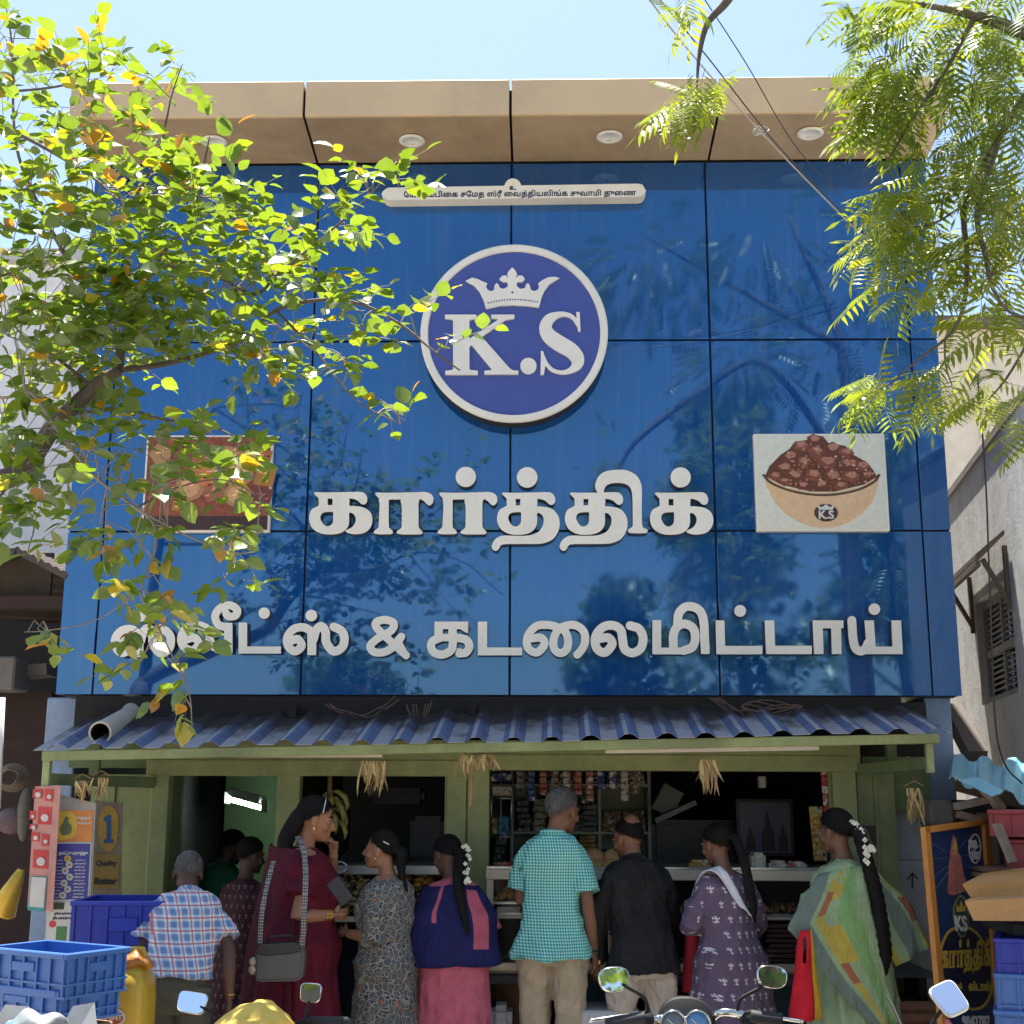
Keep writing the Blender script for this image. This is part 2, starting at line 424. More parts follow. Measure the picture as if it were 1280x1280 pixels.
# fascia and soffit
FA = 7.19; ZF0, ZF1 = at(640, 143, FA).z, at(640, 99, FA).z
XF = [-2.66, -1.235, 0.005, 1.245, 2.62]
for a, b in zip(XF, XF[1:]):
    mb = MB(); mb.box(a+.008, b-.008, FA, FA+.03, ZF0, ZF1); mb.box(a+.008, b-.008, FA+.031, FY+1.2, ZF1-.03, ZF1-.002); P('fascia_panel', mb, M_TAN, bevel=.004)
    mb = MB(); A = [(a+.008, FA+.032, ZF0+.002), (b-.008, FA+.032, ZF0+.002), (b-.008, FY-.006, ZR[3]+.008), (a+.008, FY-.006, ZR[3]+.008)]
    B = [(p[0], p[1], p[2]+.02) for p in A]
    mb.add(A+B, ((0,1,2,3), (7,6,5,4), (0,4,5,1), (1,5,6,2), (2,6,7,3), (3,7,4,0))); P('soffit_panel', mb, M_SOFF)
mb = MB(); mb.box(XF[0]+.02, XF[-1]-.02, FA+.06, FY+.9, ZF0+.05, ZF1-.04); P('fascia_core', mb, M_DARK)
M_WHM = mat('white enamel', (.75, .74, .70), .4, .08)
t = NT('frosted lens'); t.base((.42, .40, .36)); t.rough(.25); M_LENS = t.m
for px, py in ((268, 175), (515, 176), (762, 172.5), (1013, 170)):
    Y = FA+.031+(FY-FA-.03)*((py-144)/(205-144))*.93; p = at(px, py, Y); z = ZF0+(ZR[3]-ZF0)*(Y-FA)/(FY-FA)
    mb = MB(); mb.lathe([(.050, z+.002), (.054, z-.006), (.074, z-.005), (.080, z-.001), (.080, z+.006)], (p.x, Y, 0), 28)
    o = P('downlight', mb, M_WHM); mb = MB(); mb.lathe([(.001, z-.001), (.03, z-.001), (.050, z+.001), (.050, z+.004)], (p.x, Y, 0), 24)
    l = mb.build('lens', M_LENS); l.parent = o; l.matrix_parent_inverse = o.matrix_parent_inverse
# pillars
pl = at(57, 900, 7.95).x; pr = at(96, 900, 7.95).x
mb = MB(); mb.box(pl, pr, 7.95, 8.3, 0, ZR[0]+.001); P('pillar', mb, M_PIL, bevel=.008)
a, b = at(1157, 900, 7.8).x, at(1190, 900, 7.8).x; zb = at(1170, 1048, 7.8).z
mb = MB(); mb.box(a, b, 7.8, 8.2, zb, ZR[0]-.001); P('pillar', mb, M_PIL, bevel=.008)
M_GREYW = mat('whitewashed pier', (.50, .48, .46), .9, .18, 4, bump=.5, bscale=25, dirt=.55, dirtc=(.13, .11, .1))
a2 = at(1112, 1100, 7.7).x
mb = MB(); mb.box(a2, b+.05, 7.72, 8.2, .0, zb-.12); mb.box(a2, a-.07, 7.735, 8.1, zb-.121, zb+.3); mb.box(a-.02, b+.06, 7.76, 8.2, zb-.12, zb-.03); mb.box(a-.05, b+.02, 7.745, 8.2, zb-.034, zb+.0); o = P('pier', mb, M_GREYW, bevel=.01)
# painted arrow on the pier
AR = lambda q: (lambda p: (p.x, p.z))(at(q[0], q[1], 7.717))
t = NT('black paint'); t.base((.015, .015, .015)); t.rough(.7); M_BLK = t.m
pl_ = plate('painted_arrow', [('S', [(1140.5, 1110), (1140.5, 1093)], .9), ('S', [(1134.5, 1099.5), (1140.3, 1091.5), (1147, 1098)], .8)], .4, 7.717, .003, AR, [M_BLK, M_BLK], None); pl_.parent = shop; pl_.matrix_parent_inverse = Matrix.Translation((0, -FY, 0))

# ================================================================== SIGNS
M_LET = mat('sign white', (.84, .80, .72), .5, .06, 4, dirt=.22, dirtc=(.42, .40, .36)); M_RET = mat('brown sign return', (.085, .055, .038), .55, .3, 5)
def crop(ox, oy, k):
    def f(q): p = at(ox+q[0]/k, oy+q[1]/k, FY-.05); return (p.x, p.z)
    return f
def letters(root, y, d, items):
    for nm, fn, h, shapes in items: 
        o = plate(nm, shapes, h, y, d, fn, [M_LET, M_RET], root)
        bm = bmesh.new(); bm.from_mesh(o.data); bm.to_mesh(o.data); bm.free()
A1 = crop(370, 560, 4.5714); A2 = crop(620, 560, 4.5714)
def sh(shapes, dx, dy=0):
    out = []
    for s in shapes:
        if s[0].endswith('c'): out.append((s[0], s[1]+dx, s[2]+dy, s[3]))
        else: out.append((s[0], [(p[0]+dx, p[1]+dy)+tuple(p[2:]) for p in s[1]])+tuple(s[2:]))
    return out
BAR = ('P', [(908,262), (918,254), (960,256), (1060,255), (1150,252), (1190,256), (1210,280), (1211,308), (1198,324), (1178,322), (1158,303), (1130,292), (1105,290), (1060,292), (990,291), (940,292), (928,282)])
KA = [BAR, ('P', [(938,288), (990,284), (1060,284), (1107,286), (1109,340), (1109,420), (1100,455), (1075,480), (1040,493), (985,496), (940,488), (900,462), (882,425), (881,385), (896,352), (925,336), (936,325)]),
      ('P', [(1100,336), (1150,334), (1198,345), (1232,372), (1242,412), (1234,450), (1208,480), (1170,493), (1128,494), (1094,484), (1090,472), (1112,462), (1135,444), (1146,418), (1142,392), (1126,374), (1100,368)]),
      ('-p', [(986,291), (1014,291), (1014,328), (986,328)]), ('-P', [(944,405), (950,380), (968,369), (1000,367), (1016,368), (1018,390), (1016,425), (1004,442), (985,449), (962,438)]),
      ('-P', [(1109,374), (1130,377), (1144,395), (1146,418), (1135,444), (1112,462), (1106,450), (1110,425)])]
DOT = ('c', 1055, 168, 58)
TAB = [KA[0], KA[1], KA[3], KA[4]]
TAX = [('P', [(1105,336), (1150,336), (1195,348), (1228,385), (1238,430), (1230,475), (1200,520), (1150,543), (1105,548), (1000,549), (930,549), (902,556), (888,580), (872,588), (854,578), (850,558), (862,530), (885,510), (920,500), (1010,502), (1070,498), (1115,480), (1138,450), (1146,420), (1140,392), (1126,374), (1100,368)]), ('-P', [(1109,374), (1130,377), (1144,395), (1146,420), (1136,447), (1112,466), (1104,455), (1110,425)])]
AA = [('P', [(453,264), (466,254), (520,256), (620,255), (700,252), (745,252), (775,266), (786,290), (780,316), (764,328), (748,322), (732,304), (712,293), (690,291), (560,294), (500,294), (474,286)]),
      ('P', [(476,285), (528,290), (530,300), (530,440), (535,458), (552,474), (550,490), (520,493), (470,493), (446,488), (448,472), (466,458), (472,440), (478,330)]),
      ('P', [(604,288), (700,288), (700,320), (700,440), (706,460), (722,478), (716,492), (680,494), (610,494), (578,488), (578,474), (598,460), (604,440), (605,340)])]
IS = [('P', [(578,250), (567,225), (572,190), (592,155), (630,132), (690,124), (750,128), (800,155), (826,195), (834,245), (832,330), (834,430), (842,455), (864,466), (862,484), (820,488), (770,486), (754,478), (758,464), (776,452), (782,430), (780,320), (778,260), (764,222), (735,204), (690,199), (645,206), (622,226), (614,252), (596,260)])]
root = thing('sign_lettering', 'upper line of large cream raised Tamil letters with serifs on the blue cladding', 'sign letters', (0, 0, 0))
letters(root, FY-.05, .048, [('letter', A1, 3, sh(KA, -805, -2)), ('letter', A1, 3, AA), ('letter', A1, 3, sh(AA, 365) + [('c', 970, 165, 58)]),
    ('letter', A2, 3, sh(TAB+TAX, -874) + [('c', 178, 168, 59)]), ('letter', A2, 3, sh(TAB+TAX, -486) + IS), ('letter', A2, 3, KA + [DOT])])
root = thing('sign_lettering', 'lower longer line of rounded cream Tamil letters with an ampersand', 'sign letters')
C3, C4, C5, C6 = crop(120,740,4.923), crop(340,740,4.267), crop(600,740,4.571), crop(860,740,4.571)
SA = [('s', [(98,262), (138,252), (158,288), (122,316), (86,288), (82,240), (115,198), (165,188), (205,210), (212,255)], 22), ('S', [(212,235), (212,312)], 24), ('p', [(188,300), (236,300), (236,337), (188,337)]),
      ('s', [(222,250), (235,205), (262,183), (285,210), (290,270), (330,316), (376,292), (386,240), (368,205), (330,186)], 23)]
SA3 = [(s[0], [((p[0]-55)*1.1236+88, (p[1]-97)*1.16+122) for p in s[1]])+((s[2]*1.14,) if len(s) > 2 else ()) for s in SA]
letters(root, FY-.05, .048, [
 ('letter', C3, 3, SA3 + [('c', 276, 150, 33)]),
 ('letter', C3, 3, [('s', [(552,292), (605,282), (632,318), (595,360), (540,336), (524,280), (562,216), (640,206), (694,238), (700,290), (722,335), (770,350)], 25), ('p', [(788,190), (840,190), (840,376), (735,376), (735,335), (788,335)]), ('s', [(790,215), (750,198), (733,145), (768,96), (825,82), (868,108), (858,145), (815,150), (800,130)], 24)]),
 ('letter', C3, 3, [('p', [(877,188), (930,188), (930,335), (1138,335), (1138,379), (877,379)]), ('c', 1035, 130, 35)]),
 ('letter', C4, 2.6, SA + [('c', 210, 125, 31)]),
 ('letter', C4, 2.6, [('s', [(715,338), (640,270), (562,195), (556,162), (602,148), (648,165), (636,205), (560,250), (524,288), (545,320), (600,320), (652,288), (690,238)], 21), ('p', [(640,262), (675,232), (733,337), (690,337)]), ('p', [(655,238), (708,238), (700,262), (668,262)])]),
 ('letter', C4, 2.6, [('p', [(867,158), (1046,158), (1046,222), (1022,210), (1005,198), (867,198)]), ('S', [(890,180), (888,245)], 22), ('s', [(900,243), (858,262), (848,295), (868,325), (910,334), (950,315), (964,280), (963,180)], 22), ('S', [(890,243), (990,243)], 20), ('s', [(985,243), (1035,255), (1053,290), (1035,322), (1000,328)], 22), ('p', [(985,300), (1010,300), (1010,341), (985,341)])]),
 ('letter', C4, 2.6, [('p', [(1098,158), (1148,158), (1148,296), (1334,296), (1334,338), (1098,338)])]),
 ('letter', C5, 2.8, [('s', [(300,265), (350,262), (368,300), (325,346), (275,320), (272,255), (320,196), (388,188), (445,202), (485,225), (503,275), (495,328), (460,350), (426,328), (420,275), (442,222), (485,194), (545,190), (592,225), (600,285), (580,330), (556,358)], 23)]),
 ('letter', C5, 2.8, [('s', [(690,265), (735,262), (755,300), (712,346), (666,320), (660,255), (700,202), (757,190), (803,215), (815,270), (826,325), (870,348), (918,322), (932,262), (908,210), (858,192)], 25)]),
 ('letter', C5, 2.8, [('p', [(985,160), (1035,160), (1035,318), (1180,318), (1180,356), (985,356)]), ('s', [(1105,330), (1105,245), (1128,198), (1172,182), (1218,208), (1230,265), (1212,315), (1165,335)], 25), ('s', [(1128,190), (1135,125), (1172,86), (1222,86), (1262,115), (1279,175), (1283,260), (1287,330)], 25), ('p', [(1262,300), (1312,300), (1312,354), (1262,354)])]),
 ('letter', C6, 2.8, [('p', [(158,162), (208,162), (212,308), (425,308), (425,356), (162,356)]), ('c', 298, 108, 34)]),
 ('letter', C6, 2.8, [('p', [(438,162), (492,162), (498,307), (708,307), (708,355), (446,355)])]),
 ('letter', C6, 2.8, [('p', [(712,162), (888,162), (888,207), (874,207), (878,355), (822,355), (818,207), (770,207), (775,355), (720,355)])]),
 ('letter', C6, 2.8, [('s', [(936,162), (942,260), (956,318), (985,338), (1012,325), (1030,290)], 25), ('p', [(1008,162), (1062,162), (1072,312), (1168,312), (1162,162), (1217,162), (1228,355), (1000,355), (1000,330), (1020,312)]), ('c', 1065, 98, 33)]),
])
# round emblem
M_EMB = mat('violet blue emblem', (.058, .085, .335), .45, .05, 3); M_EDGE = mat('dark emblem edge', (.03, .025, .022), .6)
emb = thing('round_sign', 'round blue emblem with white rim, crown and K.S monogram on the facade', 'sign')
EY = FY-.14; c_ = at(642.5, 417, EY); ER = 116.5/(FPX/ (EY))*1.0
ER = (at(760, 417, EY).x-at(525.5, 417, EY).x)/2; c_.x = (at(760, 417, EY).x+at(525.5, 417, EY).x)/2; c_.z = (at(642, 307.5, EY).z+at(642, 526, EY).z)/2
mb = MB(); mb.lathe([(ER*.93, EY+.012), (ER*.99, EY+.012), (ER*.99, FY-.002), (ER*.3, FY-.002)], (c_.x, 0, c_.z), 96, axis='Y', smooth=False); mb.build('edge', M_EDGE, emb)
mb = MB(); mb.lathe([(.01, EY+.006), (ER*.94, EY+.006), (ER*.94, EY+.02)], (c_.x, 0, c_.z), 96, axis='Y', smooth=False); mb.build('disc', M_EMB, emb)
mb = MB(); rg = []
for r, yy in ((.917, EY+.004), (.925, EY-.008), (.985, EY-.008), (1.0, EY+.0), (1.0, EY+.016), (.917, EY+.016)):
    rg.append([(c_.x+ER*r*math.cos(a), yy, c_.z+ER*r*math.sin(a)) for a in np.linspace(0, 2*math.pi, 97)[:-1]])
mb.rings(rg+[rg[0]], 0, False, False); mb.build('rim', M_LET, emb)
E7 = lambda q: (lambda p: (p.x, p.z))(at(510+q[0]/4.923, 300+q[1]/4.923, EY))
for nm, shp in (('letter', [('p', [(228,463), (422,463), (422,487), (384,494), (378,500), (378,612), (545,500), (560,490), (512,486), (512,463), (655,463), (655,487), (600,496), (455,600), (628,795), (645,805), (680,808), (680,830), (470,830), (470,808), (520,803), (392,650), (378,660), (378,795), (384,803), (430,808), (430,832), (230,832), (230,808), (272,803), (278,795), (278,500), (272,492), (228,487)])]),
    ('full_stop', [('c', 741, 778, 50)]),
    ('letter', [('s', [(1046,530,8), (1018,482,12), (970,460,13), (915,466,20), (868,492,32), (846,540,38), (866,590,44), (925,636,48), (1000,680,46), (1040,725,42), (1042,765,34), (1010,800,20), (955,818,12), (895,806,11), (855,770,11), (832,715,8)], 10), ('p', [(1034,447), (1056,447), (1062,566), (1046,566)]), ('p', [(818,684), (834,690), (846,770), (836,832), (815,832)])]),
    ('crown', [('p', [(480,427), (560,409), (640,404), (720,408), (806,418), (822,355), (840,315), (870,275), (932,238), (900,230), (862,234), (828,250), (800,272), (808,288), (800,308), (778,320), (755,310), (750,285), (738,268), (725,280), (720,300), (690,305), (668,285), (672,262), (700,262), (720,245), (705,224), (680,222), (662,245), (672,215), (665,198), (642,172), (618,198), (610,215), (622,245), (603,222), (580,224), (562,245), (585,262), (612,262), (615,290), (590,305), (565,298), (558,278), (545,268), (532,285), (530,312), (510,320), (488,308), (480,288), (488,270), (460,260), (430,244), (395,236), (355,256), (405,282), (440,320), (466,375)])])):
    plate(nm, shp, 3, EY-.012, .018, E7, [M_LET, M_LET], emb)
mb = MB()
for i in range(19):
    u = i/18; p = E7((495+u*300, 392-18*math.sin(math.pi*u)-(u*6))); mb.lathe([(.001, EY-.0155), (.0045, EY-.0155), (.0045, EY-.012)], (p[0], 0, p[1]), 8, axis='Y')
p = E7((643, 328)); mb.lathe([(.001, EY-.0155), (.007, EY-.0155), (.007, EY-.012)], (p[0], 0, p[1]), 5, axis='Y')
mb.build('crown_beads', M_EMB, emb)
# dedication plaque
PY = FY-.10
plq = thing('plaque', 'long white rounded plaque with one line of small Tamil writing under the soffit', 'plaque')
PL = lambda q: (lambda p: (p.x, p.z))(at(q[0], q[1], PY))
cap = lambda y0, y1, x0, x1: [(x0-9, (y0+y1)/2+.5)]+[(x0-8, y0+5), (x0-3, y0+1), (x0, y0)]+[(x1, y0-5), (x1+5, y0-4), (x1+9, y0+3), (x1+9.5, (y0+y1)/2-4), (x1+6, y1-5.5), (x1, y1-4)]+[(x0, y1), (x0-5, y1-2)]
me = plate('board', [('p', cap(234.5, 250, 486, 798)), ('c', 641, 233.5, 10.5)], .9, PY, .097, PL, [M_LET, M_LET], plq)
M_NAVY = mat('navy print', (.01, .014, .06), .5)
p0 = at(505, 246.5, PY-.001); p1 = at(795, 244, PY-.001)
mt = Matrix.Translation(((p0.x+p1.x)/2, 0, (p0.z+p1.z)/2)) @ Matrix.Rotation(-math.atan2(p1.z-p0.z, p1.x-p0.x), 4, 'Y')
text_on('lettering', 'ேயாகம்பிைக சேமத ஸ்ரீ ைவத்தியலிங்க சுவாமி துைண', 0, 0, PY-.002, (p1-p0).length, M_NAVY, plq, grow=.022, M=mt)
p2 = at(641, 237, PY); text_on('lettering', 'உ', p2.x, p2.z, PY-.002, .04, M_NAVY, plq, grow=.03)

# picture signs
def pic_sign(name, label, x0, x1, y0, y1, bg):
    r = thing(name, label, 'picture sign'); Y = FY-.045
    a, b = at(x0, (y0+y1)/2, Y).x, at(x1, (y0+y1)/2, Y).x; z0, z1 = at((x0+x1)/2, y1, Y).z, at((x0+x1)/2, y0, Y).z
    mb = MB(); mb.box(a, b, Y, FY-.002, z0, z1); mb.build('board', M_LET, r, bevel=.003)
    mb = MB(); mb.box(a+.012, b-.012, Y-.003, Y-.0005, z0+.012, z1-.012); mb.build('print', bg, r)
    return r, Y, a, b, z0, z1
def flat(col, rough=.5): return mat('print %02x%02x%02x' % tuple(int(255*min(1, x)) for x in col), col, rough, .12, 30)
r, Y, a, b, z0, z1 = pic_sign('picture_sign', 'square cream picture of a bowl heaped with brown candy, right of the letters', 944, 1109, 542, 664, flat((.72, .72, .61)))
W = b-a; H = z1-z0; U = lambda u, v: (a+u*W, z0+v*H)
def layer(nm, shapes, n, m, parent=r, h=.006): return plate(nm, shapes, h, Y-.003-.0012*n, .0012, lambda q: U(*q), [m, m], parent)
bowl = [(.07, .56), (.085, .45), (.14, .30), (.22, .175), (.32, .09), (.40, .05), (.46, .035), (.55, .035), (.62, .05), (.70, .09), (.80, .175), (.88, .30), (.925, .45), (.94, .56), (.80, .45), (.60, .395), (.42, .395), (.22, .45)]
layer('bowl', [('p', bowl)], 1, flat((.74, .50, .29)))
layer('bowl_rim', [('s', [(.065, .57), (.12, .49), (.25, .415), (.42, .37), (.60, .37), (.78, .42), (.90, .50), (.94, .57)], .011)], 2, flat((.09, .05, .03)))
heap = [(.075, .56), (.11, .66), (.20, .78), (.27, .84), (.31, .91), (.40, .93), (.46, .985), (.53, .97), (.57, .90), (.70, .87), (.74, .79), (.83, .72), (.90, .62), (.925, .55), (.82, .47), (.6, .40), (.42, .40), (.2, .47)]
layer('heap', [('p', heap)], 1, flat((.13, .04, .02)))
cand = [MB() for _ in range(4)]; rr = random.Random(3); HP = np.array(heap)
for i in range(230):
    u, v = rr.uniform(.08, .93), rr.uniform(.41, .97)
    if sd_poly([heap], np.array([[u]]), np.array([[v]]))[0, 0] > -.012: continue
    s = rr.uniform(.006, .017); n = rr.randint(5, 7); ph = rr.uniform(0, 6); x, z = U(u, v)
    cand[rr.choice((0, 0, 1, 1, 2, 3))].prism([(x+s*W*rr.uniform(.6, 1.1)*math.cos(ph+6.283*k/n), z+s*H*rr.uniform(.6, 1.1)*math.sin(ph+6.283*k/n)) for k in range(n)], Y-.0082-.00001*i, Y-.0072)
big = [MB(), MB(), MB()]
for i, (u, v, s, ph) in enumerate(((.46,.93,.055,.3),(.36,.87,.06,.9),(.60,.84,.065,.2),(.47,.81,.06,1.2),(.27,.76,.06,.5),(.70,.80,.055,1.0),(.37,.70,.065,.1),(.55,.70,.07,.7),(.72,.68,.07,.4),(.82,.66,.055,1.1),(.22,.64,.06,.2),(.15,.56,.05,.8),(.30,.56,.065,.4),(.44,.57,.065,1.0),(.58,.55,.07,.3),(.72,.55,.065,.9),(.85,.56,.055,.2),(.22,.50,.045,.6),(.50,.47,.05,.1),(.65,.46,.05,.6),(.36,.46,.045,1.2))):
    x, z = U(u, v); q = [(x+s*W*1.25*math.cos(ph+a)*rr.uniform(.85, 1.1), z+s*H*1.1*math.sin(ph+a)*rr.uniform(.85, 1.1)) for a in (.1+rr.uniform(-.3, .3), 1.3+rr.uniform(-.3, .3), 2.6+rr.uniform(-.3, .3), 3.9+rr.uniform(-.3, .3), 5.1+rr.uniform(-.3, .3))]
    big[i % 2].prism(q, Y-.0050-.00008*i, Y-.0036); c_q = (x+.1*s*W, z+.3*s*H); big[2].prism([(c_q[0]+(a-x)*.62, c_q[1]+(b2-z)*.55) for a, b2 in q], Y-.0056-.00008*i, Y-.0050-.00008*i)
for m_, c in zip(big, ((.15, .04, .02), (.22, .065, .035), (.46, .21, .14))): tag(m_.build('candy_chunks', flat(c), r), kind='stuff')
for m_, c in zip(cand, ((.30, .10, .05), (.42, .19, .12), (.60, .40, .32), (.20, .05, .025))): tag(m_.build('candy_pieces', flat(c), r), kind='stuff')
layer('badge', [('c', .525, .185, .09)], 2, flat((.06, .03, .03)))
text_on('lettering', 'K.S', U(.525, 0)[0], U(0, .125)[1], Y-.0095, .085, flat((.7, .66, .6)), r, grow=.03)
layer('badge_crown', [('p', [(.475, .215), (.575, .215), (.595, .265), (.555, .24), (.525, .275), (.495, .24), (.455, .265)])], 3, flat((.7, .66, .6)))
t = NT('sweets cloth'); t.base(t.ramp(t.noise(26, 5, .7), [(.35, (.16, .03, .015)), (.6, (.28, .075, .035)), (.75, (.38, .14, .06))])); t.rough(.5)
r, Y, a, b, z0, z1 = pic_sign('picture_sign', 'picture board of assorted brown and green sweets behind the yellow leaves', 180, 339, 544, 665, t.m)
W = b-a; H = z1-z0
cols = ((.36, .12, .04), (.16, .04, .03), (.35, .17, .03), (.17, .22, .05), (.4, .2, .1), (.38, .22, .09), (.3, .11, .05))
k = 0
for (u, v, s, c, q) in ((.30,.78,.10,1,9),(.44,.80,.085,2,4),(.56,.82,.08,3,4),(.68,.80,.085,4,4),(.82,.80,.09,5,4),(.94,.78,.07,0,4),(.47,.60,.15,0,14),(.74,.60,.11,4,16),(.95,.56,.1,2,4),(.74,.38,.10,5,16),(.55,.42,.10,6,5),(.36,.45,.11,4,9),(.14,.62,.1,3,6),(.18,.42,.09,6,4),(.93,.36,.1,1,4),(.3,.28,.08,2,4),(.12,.80,.09,5,5)):
    k += 1; x, z = U(u, v)
    mb = MB(); mb.prism([(x+s*W*1.1*math.cos(.6+6.283*i/q), z+s*H*1.25*math.sin(.6+6.283*i/q)) for i in range(q)], Y-.005-.0001*k, Y-.0034); 
    if q > 8: mb.prism([(x+s*.7*W*1.1*math.cos(6.283*i/q), z+s*.72*H*1.25*math.sin(6.283*i/q)) for i in range(q)], Y-.0068-.0001*k, Y-.005, 1)
    for _ in range(5):
        dx, dz = rr.uniform(-.5, .5)*s*W, rr.uniform(-.5, .5)*s*H*1.2; mb.prism([(x+dx-.02*W, z+dz), (x+dx+.01*W, z+dz-.012*H), (x+dx+.025*W, z+dz+.02*H)], Y-.0078-.0001*k, Y-.006, 2)
    mb.build('sweet_piece', [flat(cols[c]), flat(tuple(min(1, x_*1.5) for x_ in cols[c])), flat(tuple(min(1, x_*2.3+.05) for x_ in cols[c]))], r)
mb = MB(); mb.box(a+.012, b-.012, Y-.0045, Y-.0034, z0+.012, z0+.16*H); mb.build('tray_edge', flat((.05, .02, .02)), r)
# ================================================================== SHOP FRONT (awning, frame, counters, goods)
KF = 7.5
def rect(px0, py0, px1, py1, Y):
    a, b = at(px0, py0, Y), at(px1, py1, Y); c, d = at(px0, py1, Y), at(px1, py0, Y)
    return ((a.x+c.x)/2, (b.x+d.x)/2, (b.z+c.z)/2, (a.z+d.z)/2)      # x0,x1,z0,z1
def pxbox(mb, px0, py0, px1, py1, Y, d, m=0):
    x0, x1, z0, z1 = rect(px0, py0, px1, py1, Y); return mb.box(x0, x1, Y, Y+d, z0, z1, m)
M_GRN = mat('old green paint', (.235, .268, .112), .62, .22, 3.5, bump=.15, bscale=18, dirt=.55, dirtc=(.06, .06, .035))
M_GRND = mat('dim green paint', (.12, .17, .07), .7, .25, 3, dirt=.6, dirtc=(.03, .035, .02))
M_INT = mat('dark interior', (.016, .014, .012), .9, .3, 3)  # near-black mottle on room faces, infill and backing boards
M_ALU = mat('cream aluminium', (.64, .56, .43), .38, .12, 8, metal=.25, dirt=.35, dirtc=(.2, .15, .1))
M_STEEL = mat('steel counter edge', (.5, .5, .5), .3, .15, 10, metal=.8)
t = NT('showcase glass'); t.b.inputs['Transmission Weight'].default_value = 1; t.base((.95, .98, .97)); t.rough(.02); t.b.inputs['IOR'].default_value = 1.12; M_GLASS = t.m
kiosk = thing('wooden_kiosk', 'green painted wooden shop front with open bays under the tin awning', 'kiosk')
xl, xr = at(110, 1100, KF).x, at(1130, 1100, KF).x
for (a, b, y0, y1) in ((183, 205, 944, 1240), (343, 371, 950, 1240), (557, 582, 944, 1240), (583.5, 611, 944, 1240), (1046, 1076, 944, 1240)):
    mb = MB(); x0, x1, z0, z1 = rect(a, y0, b, y1, KF); mb.box(x0, x1, KF, KF+.09, .1, z1); mb.box(x0-.012, x0, KF+.03, KF+.11, .1, z1-.02); mb.build('post', M_GRN, kiosk, bevel=.004)
zt = at(640, 925, KF).z
for (a, b, yl, yr) in ((183, 582, 969.5, 970.5), (583, 1076, 962.5, 965)):
    mb = MB(); p, q = at(a, yl, KF), at(b, yr, KF); A = [(p.x, p.z), (q.x, q.z), (q.x, zt), (p.x, zt)]
    mb.prism(A, KF-.012, KF+.08); mb.build('header_beam', M_GRN, kiosk, bevel=.004)
    mb = MB(); mb.prism([(p.x+.02, p.z+.07), (q.x-.02, q.z+.07), (q.x-.02, q.z+.085), (p.x+.02, p.z+.085)], KF-.022, KF-.0121); mb.build('header_moulding', M_GRN, kiosk)
mb = MB(); x0, x1, z0, z1 = rect(62, 968, 184, 1240, 7.62); mb.box(x0+.2, x1, 7.62, 7.66, .1, z1); mb.box(x0+.32, x0+.34, 7.605, 7.62, .1, z1-.05); mb.build('side_panel', M_GRN, kiosk)
mb = MB(); x0, x1, z0, z1 = rect(1077, 955, 1124, 1240, 7.6); mb.box(x0, x1, 7.6, 7.64, .1, z1); mb.box(x0+.09, x0+.105, 7.588, 7.6, .1, z1-.04); mb.build('side_panel', M_GRN, kiosk)
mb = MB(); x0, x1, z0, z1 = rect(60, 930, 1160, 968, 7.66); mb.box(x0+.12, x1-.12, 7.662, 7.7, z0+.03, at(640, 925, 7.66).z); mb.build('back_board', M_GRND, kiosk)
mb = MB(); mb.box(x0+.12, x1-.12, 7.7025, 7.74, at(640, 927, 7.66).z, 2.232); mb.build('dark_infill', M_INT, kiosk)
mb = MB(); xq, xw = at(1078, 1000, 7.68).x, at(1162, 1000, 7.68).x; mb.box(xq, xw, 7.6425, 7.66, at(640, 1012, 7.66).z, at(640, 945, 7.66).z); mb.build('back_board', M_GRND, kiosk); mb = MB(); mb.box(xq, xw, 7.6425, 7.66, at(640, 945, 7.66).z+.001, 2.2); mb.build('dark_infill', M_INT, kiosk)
# room
xi0, xi1 = at(118, 1000, 7.8).x+.5, at(1112, 1000, 7.8).x-.2
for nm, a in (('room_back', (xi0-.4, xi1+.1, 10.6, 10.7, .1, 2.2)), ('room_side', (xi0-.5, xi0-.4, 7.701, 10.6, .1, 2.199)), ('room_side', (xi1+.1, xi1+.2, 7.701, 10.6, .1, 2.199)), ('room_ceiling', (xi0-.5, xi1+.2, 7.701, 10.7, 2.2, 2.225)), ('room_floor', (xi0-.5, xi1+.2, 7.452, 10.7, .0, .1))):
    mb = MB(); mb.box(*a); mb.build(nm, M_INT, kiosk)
mb = MB(); x0, x1, z0, z1 = rect(276, 985, 350, 1240, 10.3); mb.box(x0, x0+.42, 10.3, 10.35, .1, 2.15); mb.build('inner_wall', mat('inner green wall', (.16, .25, .10), .6), kiosk)
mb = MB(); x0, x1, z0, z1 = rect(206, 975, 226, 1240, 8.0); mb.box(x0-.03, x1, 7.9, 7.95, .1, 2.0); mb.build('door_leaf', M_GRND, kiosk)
mb = MB(); xp = at(371, 1000, 7.9).x; mb.box(xp-.02, xp+.03, 7.6, 9.5, .1, 2.18); mb.build('partition', M_INT, kiosk)
mb = MB(); xp = at(584, 1000, 7.6).x; mb.box(xp, xp+.04, 7.6, 9.2, .1, 2.18); mb.build('partition', M_INT, kiosk)

